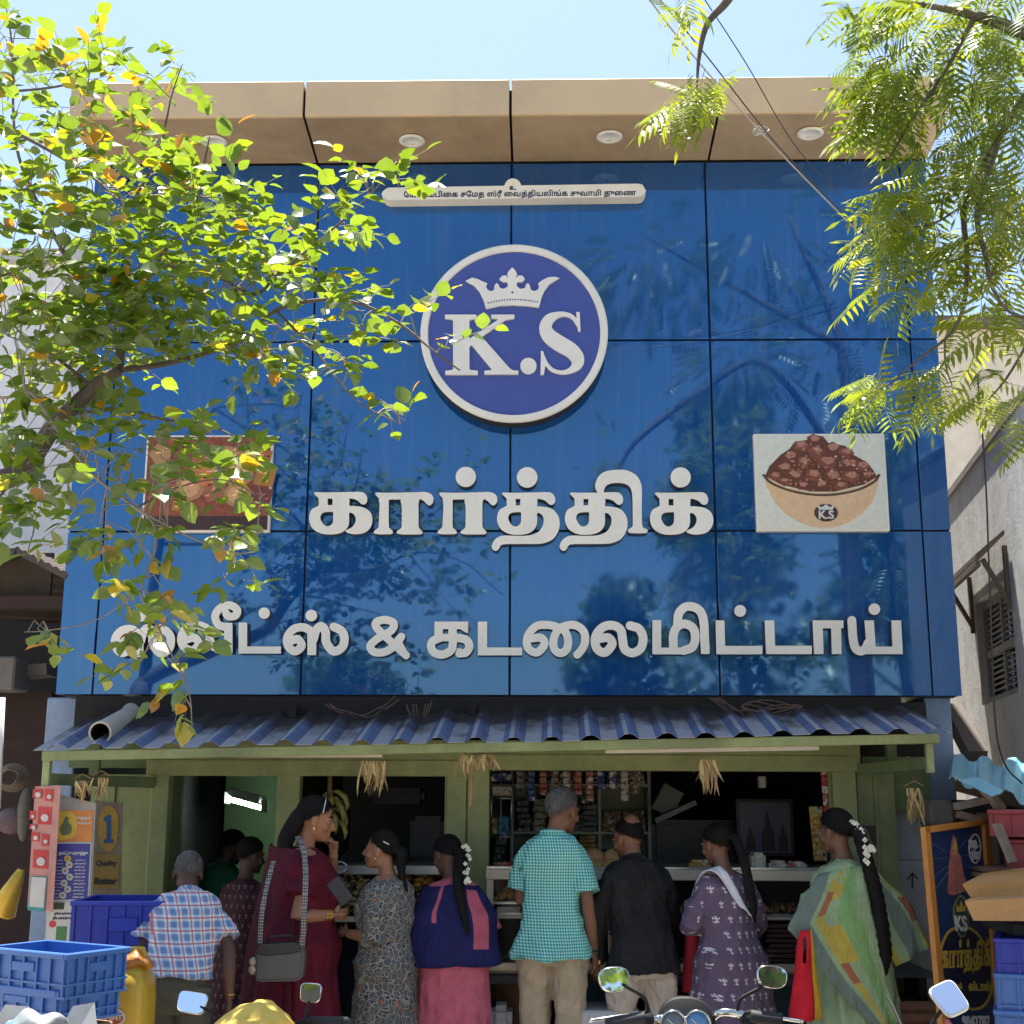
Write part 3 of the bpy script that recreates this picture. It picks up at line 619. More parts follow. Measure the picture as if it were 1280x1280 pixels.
# tin awning
EA = 6.92
e0, e1 = at(42, 938, EA), at(1190, 916, EA); h0, h1 = at(111, 897, 7.72), at(1150, 884, 7.72)
aw = thing('awning', 'blue grey corrugated tin awning with raised ribs over the shop front', 'awning')
NR = 24; us = []; pitch = 1.0/NR
for k in range(NR):
    c = (k+.62)*pitch; w2, w1 = .25*pitch, .15*pitch
    us += [(c-w2-.03*pitch, 0, 0), (c-w1*.75, 1, 1), (c, 1.12, 2), (c+w1*.75, 1, 2), (c+w2+.03*pitch, 0, 1)]
us = [(0, 0, 0)]+us+[(1, 0, 0)]
mb = MB(); nv = 7; vs = []; fs = []; ms = []
for j in range(nv+1):
    v = j/nv
    for u, h, _ in us:
        p = (e0.lerp(e1, u)).lerp(h0.lerp(h1, u), v); p.x = e0.x+(e1.x-e0.x)*u+.01*v
        p.z += h*.024+.004*math.sin(u*9+v*2)+.003*math.sin(u*31)
        if j == 0: p.y += .012*math.sin(u*40)
        vs.append(p)
n = len(us)
for j in range(nv):
    for i in range(n-1):
        fs.append((j*n+i, j*n+i+1, (j+1)*n+i+1, (j+1)*n+i)); ms.append(1 if us[i+1][2] == 1 or us[i][2] == 2 else 0)
b0 = len(mb.v); mb.v += [tuple(p) for p in vs]; mb.f += fs; mb.m += ms; mb.sm += [False]*len(fs)
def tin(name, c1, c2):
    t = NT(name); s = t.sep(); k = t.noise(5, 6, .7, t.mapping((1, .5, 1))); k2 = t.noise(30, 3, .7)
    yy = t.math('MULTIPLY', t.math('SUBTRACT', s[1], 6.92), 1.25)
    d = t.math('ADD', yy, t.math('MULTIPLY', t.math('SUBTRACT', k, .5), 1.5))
    c = t.mix(k2, c1, c2); c = t.mix(t.ramp(d, [(.22, 0.0), (.68, .95)]), c, (.036, .028, .023)); c = t.mix(t.math('MULTIPLY', t.ramp(k, [(.55, 0.0), (.7, 1.0)]), .5), c, (.07, .055, .045))  # brown dust and painted-in shade of the sign, deeper towards the back
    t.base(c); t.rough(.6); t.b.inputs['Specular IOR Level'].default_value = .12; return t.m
mb.build('sheet', [tin('weathered shaded tin', (.27, .28, .31), (.35, .355, .37)), tin('blue tin rib', (.085, .125, .24), (.13, .165, .28))], aw, fixn=False, solid=.004)
mb = MB(); d = Vector((0, .035, -.028)); mb.beam(e0+d+Vector((.04, 0, 0)), e1+d-Vector((.06, 0, 0)), .045, .05); mb.build('eave_beam', M_GRN, aw, bevel=.003)
# end frames of the awning
for px, ya, yb, rail0, rail1 in ((57, 944, 986, 978, 190), (1163, 922, 966, 966, 1076)):
    mb = MB(); x0, x1, z0, z1 = rect(px-4.5, ya, px+4.5, yb, 6.96); mb.box(x0, x1, 6.96, 7.0, z0, z1); mb.build('end_post', mat('pale green end', (.33, .38, .17), .6, .2, 5, dirt=.5), aw, bevel=.003)
    mb = MB(); q = at(rail1, 978 if px < 600 else 962, KF-.02); mb.beam(((x0+x1)/2, 7.001, z0+.05), (q.x, KF-.014, q.z), .04, .06); mb.build('rail', M_GRND, aw)
for px in (118, 1115):
    mb = MB(); x0, x1, z0, z1 = rect(px-6, 925, px+6, 972 if px < 600 else 956, 7.35); mb.box(x0, x1, 7.35, 7.39, z0, z1+.03); mb.build('bracket', M_GRND, aw)
for (a, ya, b, yb) in ((196, 944, 478, 944), (757, 939, 1023, 935)):
    mb = MB(); p, q = at(a, ya, 6.97), at(b, yb, 6.97); mb.beam(p, q, .022, .022)
    tag(mb.build('batten', mat('pale wood batten', (.50, .44, .36), .7, .2, 8), None), 'pale wooden batten under the eave, %s' % ('left one above the doorway' if a < 600 else 'right one above the showcase'), 'batten', 'battens under the eave')
# waste pipe
mb = MB(); pts = [at(166, 862, 7.78), at(166, 884, 7.78)]; c = at(166, 893, 7.74); e = at(125, 916, 6.99)
P0 = pts[-1]; 
for i in range(1, 8):
    s = i/8; pts.append(P0.lerp(c, s).lerp(c.lerp(c.lerp(e, .25), s), s))
pts += [c.lerp(e, .6), e]; mb.tube(pts, .058, 18, 0, caps=False); mb.tube([e+(c-e)*.001, e+(c-e)*.5], .05, 18, 1, caps=False); mb.tube([e, e+(c-e)*.04], .0605, 18, 0, caps=False)
rg = [[], []]; 
tt = (c-e).normalized(); s1 = tt.cross(Vector((0, 0, 1))).normalized(); s2 = s1.cross(tt)
for j in range(18):
    a = 2*math.pi*j/18; o_ = s1*math.cos(a)+s2*math.sin(a); rg[0].append(e+o_*.05); rg[1].append(e+o_*.0605)
mb.rings(rg, 0, False, False)
tag(mb.build('waste_pipe', [mat('pvc grey', (.46, .43, .37), .5, .12, 6, dirt=.4, dirtc=(.2, .17, .12)), M_BLK], None), 'grey plastic waste pipe with open end lying over the awning', 'pipe')
# loose cables under the sign
M_CAB = mat('brown cable', (.12, .065, .04), .6)
rr = random.Random(11)
for gi, (ax, ay, bx, by, n, sag) in enumerate(((405, 880, 500, 872, 3, .09), (512, 880, 540, 876, 3, .13), (890, 872, 1000, 890, 6, .08))):
    mb = MB()
    for k in range(n):
        Y = 7.62-.02*k; p, q = at(ax+rr.uniform(-6, 10), ay, Y), at(bx+rr.uniform(-10, 6), by+rr.uniform(-3, 4), Y); pts = []
        for i in range(13):
            s = i/12; v = p.lerp(q, s); v.z -= 4*s*(1-s)*sag*rr.uniform(.75, 1.1); v.y += rr.uniform(-.006, .006); pts.append(v)
        mb.tube(pts, .0042, 5)
    if gi == 2:
        c = at(962, 889, 7.55)
        for k in range(5): mb.tube([c+Vector((.17*math.cos(a)+.01*k, .05*math.sin(a)+.012*k, .022*math.sin(2*a+k)+.025*math.sin(a)+.006*k)) for a in np.linspace(0, 6.283, 20)], .005, 5)
    tag(mb.build('cable_bundle', M_CAB, None), ('thin brown cables drooping above the awning near the left pillar seam', 'short loop of brown cable hanging above the awning centre left', 'coiled bundle of brown cable lying on the awning at right')[gi], 'cables')
# dried leaf bunches (festoon remains)
M_DRY = mat('dried mango leaf', (.46, .34, .15), .8, .35, 20); M_DRY2 = mat('dried leaf brown', (.28, .17, .08), .8, .35, 20)
for i, (px, py, Y, n, hh, lb) in enumerate(((103, 976, 6.99, 9, .13, 'leftmost bunch of dried leaves under the awning end'), (126, 972, 7.0, 8, .11, 'small bunch of dried leaves beside the leftmost one'), (467, 951, 6.98, 16, .17, 'spread bunch of dried straw coloured leaves over the left bay'), (583, 944, 6.98, 8, .12, 'dried leaf bunch with hanging thread at the double post'), (610, 943, 6.99, 9, .09, 'short dried leaf bunch right of the double post'), (885, 950, 6.98, 13, .16, 'dried leaf bunch hanging over the showcase'), (1143, 985, 6.97, 8, .2, 'dried yellow leaf sprig at right awning end'))):
    mb = MB(); p = at(px, py, Y)
    for k in range(n*2):
        w_ = .0045+.006*rr.random(); L = hh*rr.uniform(.5, 1.15); x = p.x+rr.uniform(-.5, .5)*.05*(n/7); sw = rr.uniform(-.04, .04); tw = rr.uniform(-1.2, 1.2); y = p.y+rr.uniform(-.015, .015)
        vs = []; 
        for q in range(5):
            s = q/4; a = tw*s*1.6; ww = w_*(.35+1.2*s*(1-s)*2)*(1 if q < 4 else .2)
            cx = x+sw*s+.012*math.sin(3*s+k); vs += [(cx-ww*math.cos(a), y-ww*math.sin(a), p.z-L*s), (cx+ww*math.cos(a), y+ww*math.sin(a), p.z-L*s)]
        mb.add(vs, [(2*q, 2*q+1, 2*q+3, 2*q+2) for q in range(4)], k % 3 == 0)
    mb.tube([p+Vector((-.05, 0, .01)), p+Vector((.0, 0, .035)), p+Vector((.05, 0, .01))], .003, 4, 1)
    if i == 3: mb.tube([p+Vector((.03, 0, 0)), p+Vector((.028, 0, -.2)), p+Vector((.02, 0, -.26))], .008, 5, 1)
    tag(mb.build('dried_leaf_bunch', [M_DRY, M_DRY2], None, fixn=False), lb, 'dried leaves', 'dried leaf bunches under the awning')
# fluorescent lamp
lt = thing('tube_light', 'lit fluorescent tube fixture on the green wall inside the left doorway', 'lamp')
p, q = at(287, 999, 9.6), at(327, 1010, 9.2)
t = NT('lit tube'); t.b.inputs['Emission Color'].default_value = (.75, 1, .9, 1); t.b.inputs['Emission Strength'].default_value = 14; M_TUBE = t.m
mb = MB(); mb.tube([p, q], .016, 10); mb.build('tube', M_TUBE, lt)
mb = MB(); u = Vector((0, .01, .055)); mb.beam(p+u, q+u, .05, .045); mb.build('batten', mat('lamp batten', (.6, .66, .6), .5), lt)
mb = MB(); mb.box(p.x-.03, p.x+.0, p.y-.03, p.y+.03, p.z-.03, p.z+.05); mb.build('end_cap', M_WHM, lt); mb = MB(); mb.box(q.x, q.x+.03, q.y-.03, q.y+.03, q.z-.03, q.z+.05); mb.build('end_cap', M_WHM, lt)

# ---- goods
def pack_mat(name, a, b, c, sc=60):
    t = NT(name); v = t.n('ShaderNodeTexVoronoi'); v.inputs['Scale'].default_value = sc; t.l(t.coord(), v.inputs['Vector'])
    k = t.n('ShaderNodeSeparateColor'); t.l(v.outputs['Color'], k.inputs[0])
    t.base(t.ramp(k.outputs[0], [(.0, a), (.4, b), (.75, c), (.9, (.5, .48, .42))], 'CONSTANT')); t.rough(.35); t.bump(v.outputs['Distance'], .6, .01); return t.m
PK = [pack_mat('silver sachets', (.42, .39, .30), (.52, .46, .34), (.2, .16, .12)), pack_mat('brown sachets', (.17, .09, .04), (.28, .2, .12), (.09, .06, .05)), pack_mat('blue packs', (.02, .03, .16), (.03, .05, .25), (.1, .1, .2), 30), pack_mat('red packs', (.3, .03, .02), (.35, .12, .06), (.25, .2, .15), 40), pack_mat('yellow packs', (.4, .22, .03), (.45, .3, .08), (.25, .1, .03), 50), pack_mat('grey packs', (.12, .12, .13), (.2, .2, .2), (.06, .05, .05), 45)]
sh_ = thing('shelf_unit', 'pale green wooden shelf unit with square bays on the back wall', 'shelf'); SY = 8.9
mb = MB()
for y in (981.5, 1041, 1088): pxbox(mb, 615, y-1.6, 813, y+1.6, SY, .3)
for x in (640, 688, 749.5, 812): pxbox(mb, x-2, 960, x+2, 1100, SY+.003, .29)
M_SHF = mat('pale green shelf', (.46, .49, .37), .6, .15, 5, dirt=.3)
mb.build('boards', M_SHF, sh_); mb = MB(); pxbox(mb, 612, 955, 815, 1100, SY+.31, .02); mb.build('back_panel', mat('shelf back', (.30, .33, .24), .7), sh_)
def stack(px0, py0, px1, py1, Y, m, rows, lb, cat='packets', grp='goods on the shop shelves', d=.14):
    mb = MB(); x0, x1, z0, z1 = rect(px0, py0, px1, py1, Y); n = rows; rr2 = random.Random(int(px0*7+py0))
    for i in range(n):
        a, b = z0+(z1-z0)*i/n, z0+(z1-z0)*(i+.93)/n; k = rr2.uniform(-.01, .01)
        mb.box(x0+k, x1+k, Y+rr2.uniform(0, .015), Y+d, a, b)
    return tag(mb.build('packet_stack', m, None, bevel=min(.006, (z1-z0)/n*.25)), lb, cat, grp)
for a in ((646, 964, 666, 980, PK[0], 3, 'stack of silver sachets left on the top shelf'), (674, 965, 703, 980, PK[2], 2, 'dark blue packets on the top shelf'), (708, 964, 724, 980, PK[1], 3, 'brown and cream packets on the top shelf above grey haired man'), (735, 965, 755, 980, PK[5], 3, 'grey sachet stack on the top shelf, centre'), (759, 965, 780, 980, PK[5], 4, 'grey sachet stack on the top shelf second from right'), (785, 964, 805, 980, PK[0], 3, 'silver sachet stack right end of the top shelf'),
    (667, 998, 683, 1040, PK[0], 5, 'tall stack of cream sachets in the left bay'), (646, 1000, 662, 1040, PK[5], 5, 'dark packet stack in the left bay'), (727, 998, 745, 1040, PK[5], 6, 'tall dark packet stack in the middle bay behind the grey haired man'), (753, 1012, 776, 1040, PK[1], 1, 'bags of brown candy in the right bay, left half'), (778, 1012, 807, 1040, PK[1], 1, 'bags of brown candy in the right bay, right half'), (724, 1044, 746, 1064, PK[4], 4, 'yellow packets on the lower shelf above the buns'), (618, 1046, 632, 1078, PK[5], 3, 'grey packets at the foot of the hanging rack')): stack(*a[:4], SY-.02, *a[4:])
rz_ = random.Random(21)
for (xa, xb, yb, ya, nm) in ((643, 686, 1040, 1010, 'left bay'), (691, 748, 1040, 1004, 'middle bay'), (692, 722, 1087, 1050, 'lower middle bay'), (752, 810, 1087, 1052, 'lower right bay'), (643, 686, 1087, 1050, 'lower left bay')):
    x = xa
    while x < xb-8:
        w_ = rz_.uniform(8, 15); top_ = ya+rz_.uniform(0, (yb-ya)*.5); k = rz_.randint(0, 5)
        stack(x, top_, min(x+w_, xb), yb-.5, SY+.08+rz_.uniform(0, .05), PK[k], rz_.randint(2, 6), '%s packets in the %s of the shelf, back row' % (('silver', 'brown', 'dark blue', 'red', 'yellow', 'grey')[k], nm), 'packets', 'packets in the back row of the shelf'); x += w_+rz_.uniform(1, 3)
for i in range(11):
    px = 650+i*14.5; mb = MB(); p = at(px, 964, 8.0); L = rz_.uniform(.10, .24); n_ = int(L/.035)
    for k in range(n_): mb.box(p.x-.022, p.x+.022, p.y-.006, p.y+.006, p.z-.035*k-.033, p.z-.035*k)
    kk = rz_.randint(0, 5); tag(mb.build('sachet_strip', PK[kk], None, bevel=.004), 'strip of %s sachets hanging under the header in front of the shelves' % ('silver', 'brown', 'dark blue', 'red', 'yellow', 'grey')[kk], 'sachets', 'sachet strips hanging in the right bay')
# hanging rack left of shelves
rk = thing('snack_rack', 'wire rack with teal and orange snack packets beside the double post', 'rack'); Yk = 8.1
mb = MB()
for y in (998, 1046): p, q = at(613, y, Yk), at(640, y, Yk); mb.tube([p, q], .006, 5)
for x in (614, 626, 639): p, q = at(x, 975, Yk), at(x, 1080 if x == 626 else 1046, Yk); mb.tube([p, q], .006, 5)
mb.build('frame', M_STEEL, rk)
for (a, b, c, d, m) in ((614, 1022, 621, 1044, PK[4]), (622, 1020, 636, 1045, pack_mat('teal pack', (.02, .12, .2), (.02, .2, .25), (.1, .15, .4), 40)), (613, 966, 640, 977, PK[2]), (614, 982, 640, 995, PK[0])):
    mb = MB(); pxbox(mb, a, b, c, d, Yk-.03, .05); tag(mb.build('snack_packet', m, None, bevel=.008), {1022: 'orange snack packet in the wire rack', 1020: 'teal snack packet in the wire rack', 966: 'dark blue packet strip on top of the wire rack', 982: 'silver hanging sachets on the wire rack'}[b], 'packet', 'snack packets on the wire rack')
# showcase
sc = thing('glass_showcase', 'cream framed glass showcase of sweets on the shop counter', 'showcase'); CY = 7.46
zb_, zt_ = at(640, 1213, CY).z, at(640, 1089, CY).z; xs0, xs1 = at(608, 1150, CY).x, at(1052, 1150, CY).x
w_ = .038
for x in (xs0, at(760, 1150, CY).x, at(905, 1150, CY).x, xs1-w_): fr = MB(); fr.box(x, x+w_, CY, CY+.035, zb_, zt_); fr.build('upright', M_ALU, sc, bevel=.003)
mb = MB(); mb.box(xs0-.004, xs1+.004, CY-.008, CY+.03, zt_-.045, zt_+.012); mb.build('top_rail', M_ALU, sc, bevel=.004)
mb = MB(); mb.box(xs0-.004, xs1+.004, CY-.006, CY+.03, zb_-.004, zb_+.04); mb.build('bottom_rail', M_ALU, sc, bevel=.004)
mb = MB(); mb.box(xs0, xs1, CY+.0, CY+.5, zt_+.013, zt_+.025); mb.build('top_shelf', M_STEEL, sc)
zm = at(640, 1147, CY).z
mb = MB(); mb.box(xs0+.03, xs1-.03, CY+.04, CY+.42, zm-.008, zm+.008); mb.build('glass_shelf', M_ALU, sc)
mb = MB(); mb.box(xs0+.03, xs1-.03, CY+.45, CY+.47, zb_, zt_); mb.build('back_panel', mat('showcase back', (.13, .12, .11), .6), sc)
mb = MB(); mb.box(xs0, xs1, CY+.03, CY+.5, zb_-.02, zb_-.005); mb.build('base_board', M_ALU, sc)
mb = MB(); mb.box(xs0+.02, xs1-.02, CY+.014, CY+.018, zb_+.035, zt_-.04); mb.build('glass', M_GLASS, sc)
tb = thing('counter_table', 'dark table carrying the glass showcase', 'table')
mb = MB(); mb.box(xs0-.08, xs1+.3, CY-.03, CY+.55, zb_-.07, zb_-.022); mb.build('table_top', mat('dark table', (.05, .055, .06), .5), tb, bevel=.005)
for x in (xs0, xs0+.9, xs1-.1, xs1+.2):
    for y in (CY+.02, CY+.45): mb = MB(); mb.box(x, x+.05, y, y+.05, .1, zb_-.07); mb.build('leg', M_BLK, tb)
mb = MB(); mb.box(xs0, xs1+.2, CY+.5, CY+.52, .1, zb_-.071); mb.build('back_board', M_INT, tb)
# sweets inside
M_SW = [mat('orange sweet', (.50, .24, .03), .4, .3, 40, bump=.6), mat('milk sweet', (.55, .48, .36), .5, .15, 30), mat('brown sweet', (.22, .10, .04), .4, .3, 40, bump=.5), mat('pink sweet', (.5, .14, .16), .4, .2, 30)]
def tray(px0, px1, z, Y, m, hgt, lb, heap=True, seed=1):
    r2 = random.Random(seed); x0, x1 = at(px0, 1140, Y).x, at(px1, 1140, Y).x
    r = thing('sweet_tray', lb, 'tray', group='trays in the showcase')
    mb = MB(); mb.box(x0, x1, Y, Y+.22, z, z+.012); mb.build('tray', M_STEEL, r)
    mb = MB()
    if heap:
        for k in range(70):
            u = r2.uniform(-1, 1); v = r2.random(); hh = hgt*(1-u*u)*(1-abs(v-.4)); mb.ball(((x0+x1)/2+u*(x1-x0)*.45, Y+.02+v*.18, z+.02+hh*r2.uniform(.05, 1)), r2.uniform(.012, .02), 6, 4, 0, (1, 1, .8))
    else:
        nx = max(2, int((x1-x0)/.05))
        for i in range(nx):
            for k in range(3):
                for l in range(max(1, int(hgt/.03))): a = x0+.01+(x1-x0-.02)*i/nx; mb.box(a, a+(x1-x0)/nx*.88, Y+.01+k*.07, Y+.07+k*.07, z+.013+l*.03, z+.04+l*.03)
    mb.build('sweets', m, r, fixn=True)
tray(617, 650, zm+.065, CY+.07, M_SW[0], .06, 'heap of orange sweets at the left of the upper glass shelf', True, 2)
tray(619, 652, zm+.009, CY+.06, M_SW[1], .045, 'block of pale milk sweets under the orange heap', False)
tray(733, 757, zm+.009, CY+.06, M_SW[1], .03, 'pale sweets behind the elbow of the green checked man', False)
tray(742, 775, zm+.05, CY+.1, M_SW[2], .06, 'brown sweets on the upper shelf next to the black shirt', True, 5)
tray(850, 880, zm+.009, CY+.06, M_SW[2], .07, 'dark brown sweets right of the black shirt', True, 6)
for i, px in enumerate((656, 690, 716, 790, 812, 832, 885, 918, 940, 1018)): tray(px, px+22, zm+.009, CY+.06, M_SW[i % 4], .05, '%s sweets in the middle row of the upper showcase shelf' % ('orange', 'milky', 'brown', 'pink')[i % 4], i % 4 != 1, 30+i)
for i, px in enumerate((622, 640, 770, 800, 825, 905, 930)): tray(px, px+20, zb_+.001, CY+.12, M_SW[(i+2) % 4], .06, '%s sweets on the floor of the showcase' % ('brown', 'pink', 'orange', 'milky')[i % 4], (i+2) % 4 != 1, 50+i)
tray(660, 700, zb_+.0, CY+.1, M_SW[3], .05, 'pink sweets low in the showcase', True, 7)
tray(725, 760, zb_+.0, CY+.08, M_SW[0], .05, 'orange pieces low in the showcase beside the hanging hand', True, 8)
tray(850, 895, zb_+.0, CY+.1, M_SW[1], .03, 'pale blocks low in the showcase left of purple dress', False)
tray(960, 1010, zm+.009, CY+.06, M_SW[2], .06, 'brown sweets between purple and green dresses', True, 9)
for i in range(9):
    mb = MB(); x0, x1 = at(958, 1150, CY).x, at(1012, 1150, CY).x; z = zb_+.015+i*.026; mb.box(x0+rr.uniform(0, .02), x1, CY+.05, CY+.3, z, z+.019)
    tag(mb.build('sweet_box', mat('maroon box', (.10, .035, .03), .5, .3, 12), None, bevel=.003), 'flat maroon carton in the pile low in the showcase beside the red bag', 'carton', 'pile of flat maroon cartons in the showcase')
# on top of the showcase
M_BUN = mat('bun crust', (.56, .30, .12), .5, .35, 14)
for i, (px, py, Y) in enumerate(((744, 1083, CY+.12), (765, 1083, CY+.12), (743, 1071, CY+.16), (767, 1071, CY+.16))):
    p = at(px, py, Y); mb = MB(); mb.lathe([(.001, -.04), (.052, -.037), (.06, -.012), (.052, .022), (.028, .042), (.001, .046)], (p.x, p.y, p.z), 18)
    tag(mb.build('bun', M_BUN, None), ('front left', 'front right', 'top left', 'top right')[i].join(('', ' bun of the four golden buns on the showcase')), 'bun', 'buns stacked on the showcase')
mb = MB()
for k in range(26): p = at(622+k % 7*4.3, 1086-(k//7)*2.2, CY+.06+.02*(k % 3)); mb.ball(p, .02*rr.uniform(.7, 1.2), 7, 4, 0, (1.4, 1, .5))
tag(mb.build('candy_heap', PK[3], None), 'heap of red wrapped candy on the left end of the showcase', 'candy')
for (a, b, c, d, m, lb) in ((862, 1075, 890, 1088, PK[4], 'orange snack pack with green top on the showcase left of purple dress woman'), (940, 1066, 958, 1090, PK[0], 'cream sachet box on the showcase behind the ponytail'), (962, 1076, 985, 1089, pack_mat('cream bag', (.45, .42, .33), (.4, .36, .28), (.3, .25, .2), 25), 'cream plastic bag on the right of the showcase'), (984, 1077, 1010, 1089, PK[3], 'red and pink packet lying on the right of the showcase')):
    mb = MB(); pxbox(mb, a, b, c, d, CY+.08, .15); tag(mb.build('snack_packet', m, None, bevel=.015, seg=2), lb, 'packet', 'packets on top of the showcase')
# shop back right: picture, box, dark appliances
pf = thing('framed_picture', 'framed picture of three reddish robed figures at the back of the shop', 'picture'); Yp = 8.6
mb = MB(); x0, x1, z0, z1 = rect(925, 1003, 988, 1066, Yp); mb.box(x0, x1, Yp, Yp+.02, z0, z1); mb.build('print', mat('hazy print', (.17, .17, .21), .6, .1), pf)
mb = MB(); mb.box(x0-.02, x1+.02, Yp+.003, Yp+.03, z0-.02, z1+.02); mb.build('frame', mat('frame brown', (.06, .04, .03), .5), pf)
mb = MB()
for (u, hh, ww) in ((.2, .5, .1), (.55, .8, .13), (.85, .55, .1)):
    cx = x0+(x1-x0)*u; W = (x1-x0)*ww; H = (z1-z0)*hh; b = z0+.01; mb.prism([(cx-W, b), (cx+W, b), (cx+W*.9, b+H*.45), (cx+W*.5, b+H*.62), (cx+W*.35, b+H*.82), (cx, b+H), (cx-W*.35, b+H*.82), (cx-W*.5, b+H*.62), (cx-W*.9, b+H*.45)], Yp-.003, Yp-.0005)
mb.build('figures', mat('print maroon', (.10, .05, .045), .6, .4, 25), pf)
mb = MB(); pxbox(mb, 949, 970, 958, 985, 7.95, .08); tag(mb.build('junction_box', mat('white box', (.35, .36, .32), .5), None, bevel=.006), 'small white electric box under the shop ceiling', 'box')
mb = MB(); p, q = at(1032, 966, 7.58), at(1036, 1012, 7.58)
for k in range(7): v = p.lerp(q, k/6); mb.box(v.x-.028, v.x+.028, v.y-.008, v.y+.008, v.z-.02, v.z+.018)
tag(mb.build('sachet_strip', PK[3], None, bevel=.006), 'strip of reddish sachets hanging by the right post', 'sachets')
mb = MB(); p, q = at(1020, 1012, 7.7), at(1026, 1072, 7.7)
for k in range(9): v = p.lerp(q, k/8); mb.box(v.x-.04, v.x+.04, v.y-.008, v.y+.008, v.z-.02, v.z+.018)
tag(mb.build('sachet_strip', PK[4], None, bevel=.006), 'strip of yellow sachets hanging beside the head of the woman in green', 'sachets')
mb = MB(); x0, x1, z0, z1 = rect(820, 990, 850, 1012, 8.7); M = Matrix.Translation(((x0+x1)/2, 8.7, (z0+z1)/2)) @ Matrix.Rotation(R(28), 4, 'Y'); mb.box(-.07, .07, 0, .1, -.09, .09, 0, M)
tag(mb.build('carton', mat('grey carton', (.24, .23, .21), .7), None, bevel=.004), 'tilted pale grey carton on the slanting rack at the back', 'carton')
mb = MB(); p, q = at(818, 1026, 8.6), at(868, 1003, 8.6); mb.beam(p, q, .2, .03); tag(mb.build('slanting_shelf', mat('steel grey shelf', (.2, .2, .19), .5), None), 'slanting grey shelf at the back of the shop', 'shelf')
for i, (a, b, c, d, Y) in enumerate(((815, 1025, 925, 1095, 8.9), (385, 1000, 430, 1070, 9.0), (512, 1020, 556, 1078, 8.4), (460, 985, 530, 1005, 8.8))):
    mb = MB(); pxbox(mb, a, b, c, d, Y, .3); tag(mb.build(('appliance', 'sack', 'fridge', 'plastic_bundle')[i], mat(('black appliance', 'dark sack', 'dark fridge', 'grey plastic')[i], ((.02, .02, .02), (.03, .035, .025), (.035, .038, .05), (.10, .10, .11))[i], .4, .3, 10, bump=.3 if i == 3 else 0), None, bevel=.03, seg=2), ('black appliance at the dark back of the right bay', 'dark sack behind the bananas', 'dark fridge behind the woman with jasmine in the left bay', 'grey plastic bundle on a high shelf in the left bay')[i], ('appliance', 'sack', 'fridge', 'bundle')[i])
# bananas
bn = thing('banana_bunch', 'hanging bunch of greenish yellow bananas in the left bay', 'bananas'); p = at(412, 985, 7.72)
mb = MB(); mb.tube([p+Vector((0, 0, .12)), p, p+Vector((.02, 0, -.2))], .015, 6); mb.build('stem', mat('banana stem', (.2, .12, .05), .7), bn)
M_BAN = mat('banana skin', (.30, .27, .07), .5, .3, 9)
for k in range(16):
    a = k*2.4; z = -.02-.012*k; mb = MB(); d = Vector((math.cos(a), math.sin(a)*.6, 0)); b = p+Vector((.01, 0, z))
    mb.tube([b, b+d*.04+Vector((0, 0, .0)), b+d*.08+Vector((0, 0, -.03)), b+d*.095+Vector((0, 0, -.075)), b+d*.088+Vector((0, 0, -.11))], [.006, .015, .018, .015, .005], 6); mb.build('banana', M_BAN, bn)
# left counter with jars
lc = thing('steel_counter', 'steel edged counter in the left bay', 'counter'); LY = 7.62
mb = MB(); x0, x1 = at(372, 1090, LY).x, at(556, 1090, LY).x; z1 = at(460, 1081, LY).z; mb.box(x0, x1, LY, LY+.5, z1-.055, z1); mb.build('counter_top', M_STEEL, lc, bevel=.006)
z2 = at(460, 1146, LY).z; mb = MB(); mb.box(x0, x1, LY+.02, LY+.5, z2-.03, z2); mb.build('shelf', M_ALU, lc)
mb = MB(); mb.box(x0, x1, LY+.35, LY+.4, .1, z1-.06); mb.build('front', mat('blue black board', (.02, .028, .04), .5), lc)
M_SNK = mat('yellow snack', (.36, .24, .09), .6, .4, 30, bump=.8)
for i, px in enumerate((405, 424, 443, 500, 530, 549)):
    j = thing('snack_jar', '%s clear jar of yellow snacks below the steel counter edge' % ('first', 'second', 'third', 'fourth', 'fifth', 'sixth')[i], 'jar', group='snack jars in the left counter'); c = at(px, 1140, LY+.1); c.z = z2+.0
    mb = MB(); r2 = random.Random(i)
    for k in range(60): a = r2.uniform(0, 6.283); rr_ = .06*math.sqrt(r2.random()); mb.ball((c.x+rr_*math.cos(a), c.y+rr_*math.sin(a), c.z+.02+r2.random()*.2), r2.uniform(.012, .02), 6, 4, 0, (1.2, 1, .7))
    mb.build('snacks', M_SNK if i < 3 else M_SW[0], j)
    mb = MB(); mb.lathe([(.068, 0), (.07, .05), (.07, .2), (.05, .225), (.05, .235)], tuple(c), 16); mb.build('glass', M_GLASS, j)
    mb = MB(); mb.lathe([(.053, .236), (.053, .255), (.001, .256)], tuple(c), 16); mb.build('lid', M_WHM, j)
mb = MB(); c = at(424, 1084, LY-.02); mb.tube([c+Vector((.045*math.cos(a), 0, .03*math.sin(a))) for a in np.linspace(0, 6.283, 17)], .007, 6); tag(mb.build('steel_ring_handle', M_STEEL, None), 'round steel ring on the counter edge by the maroon dress', 'ring')
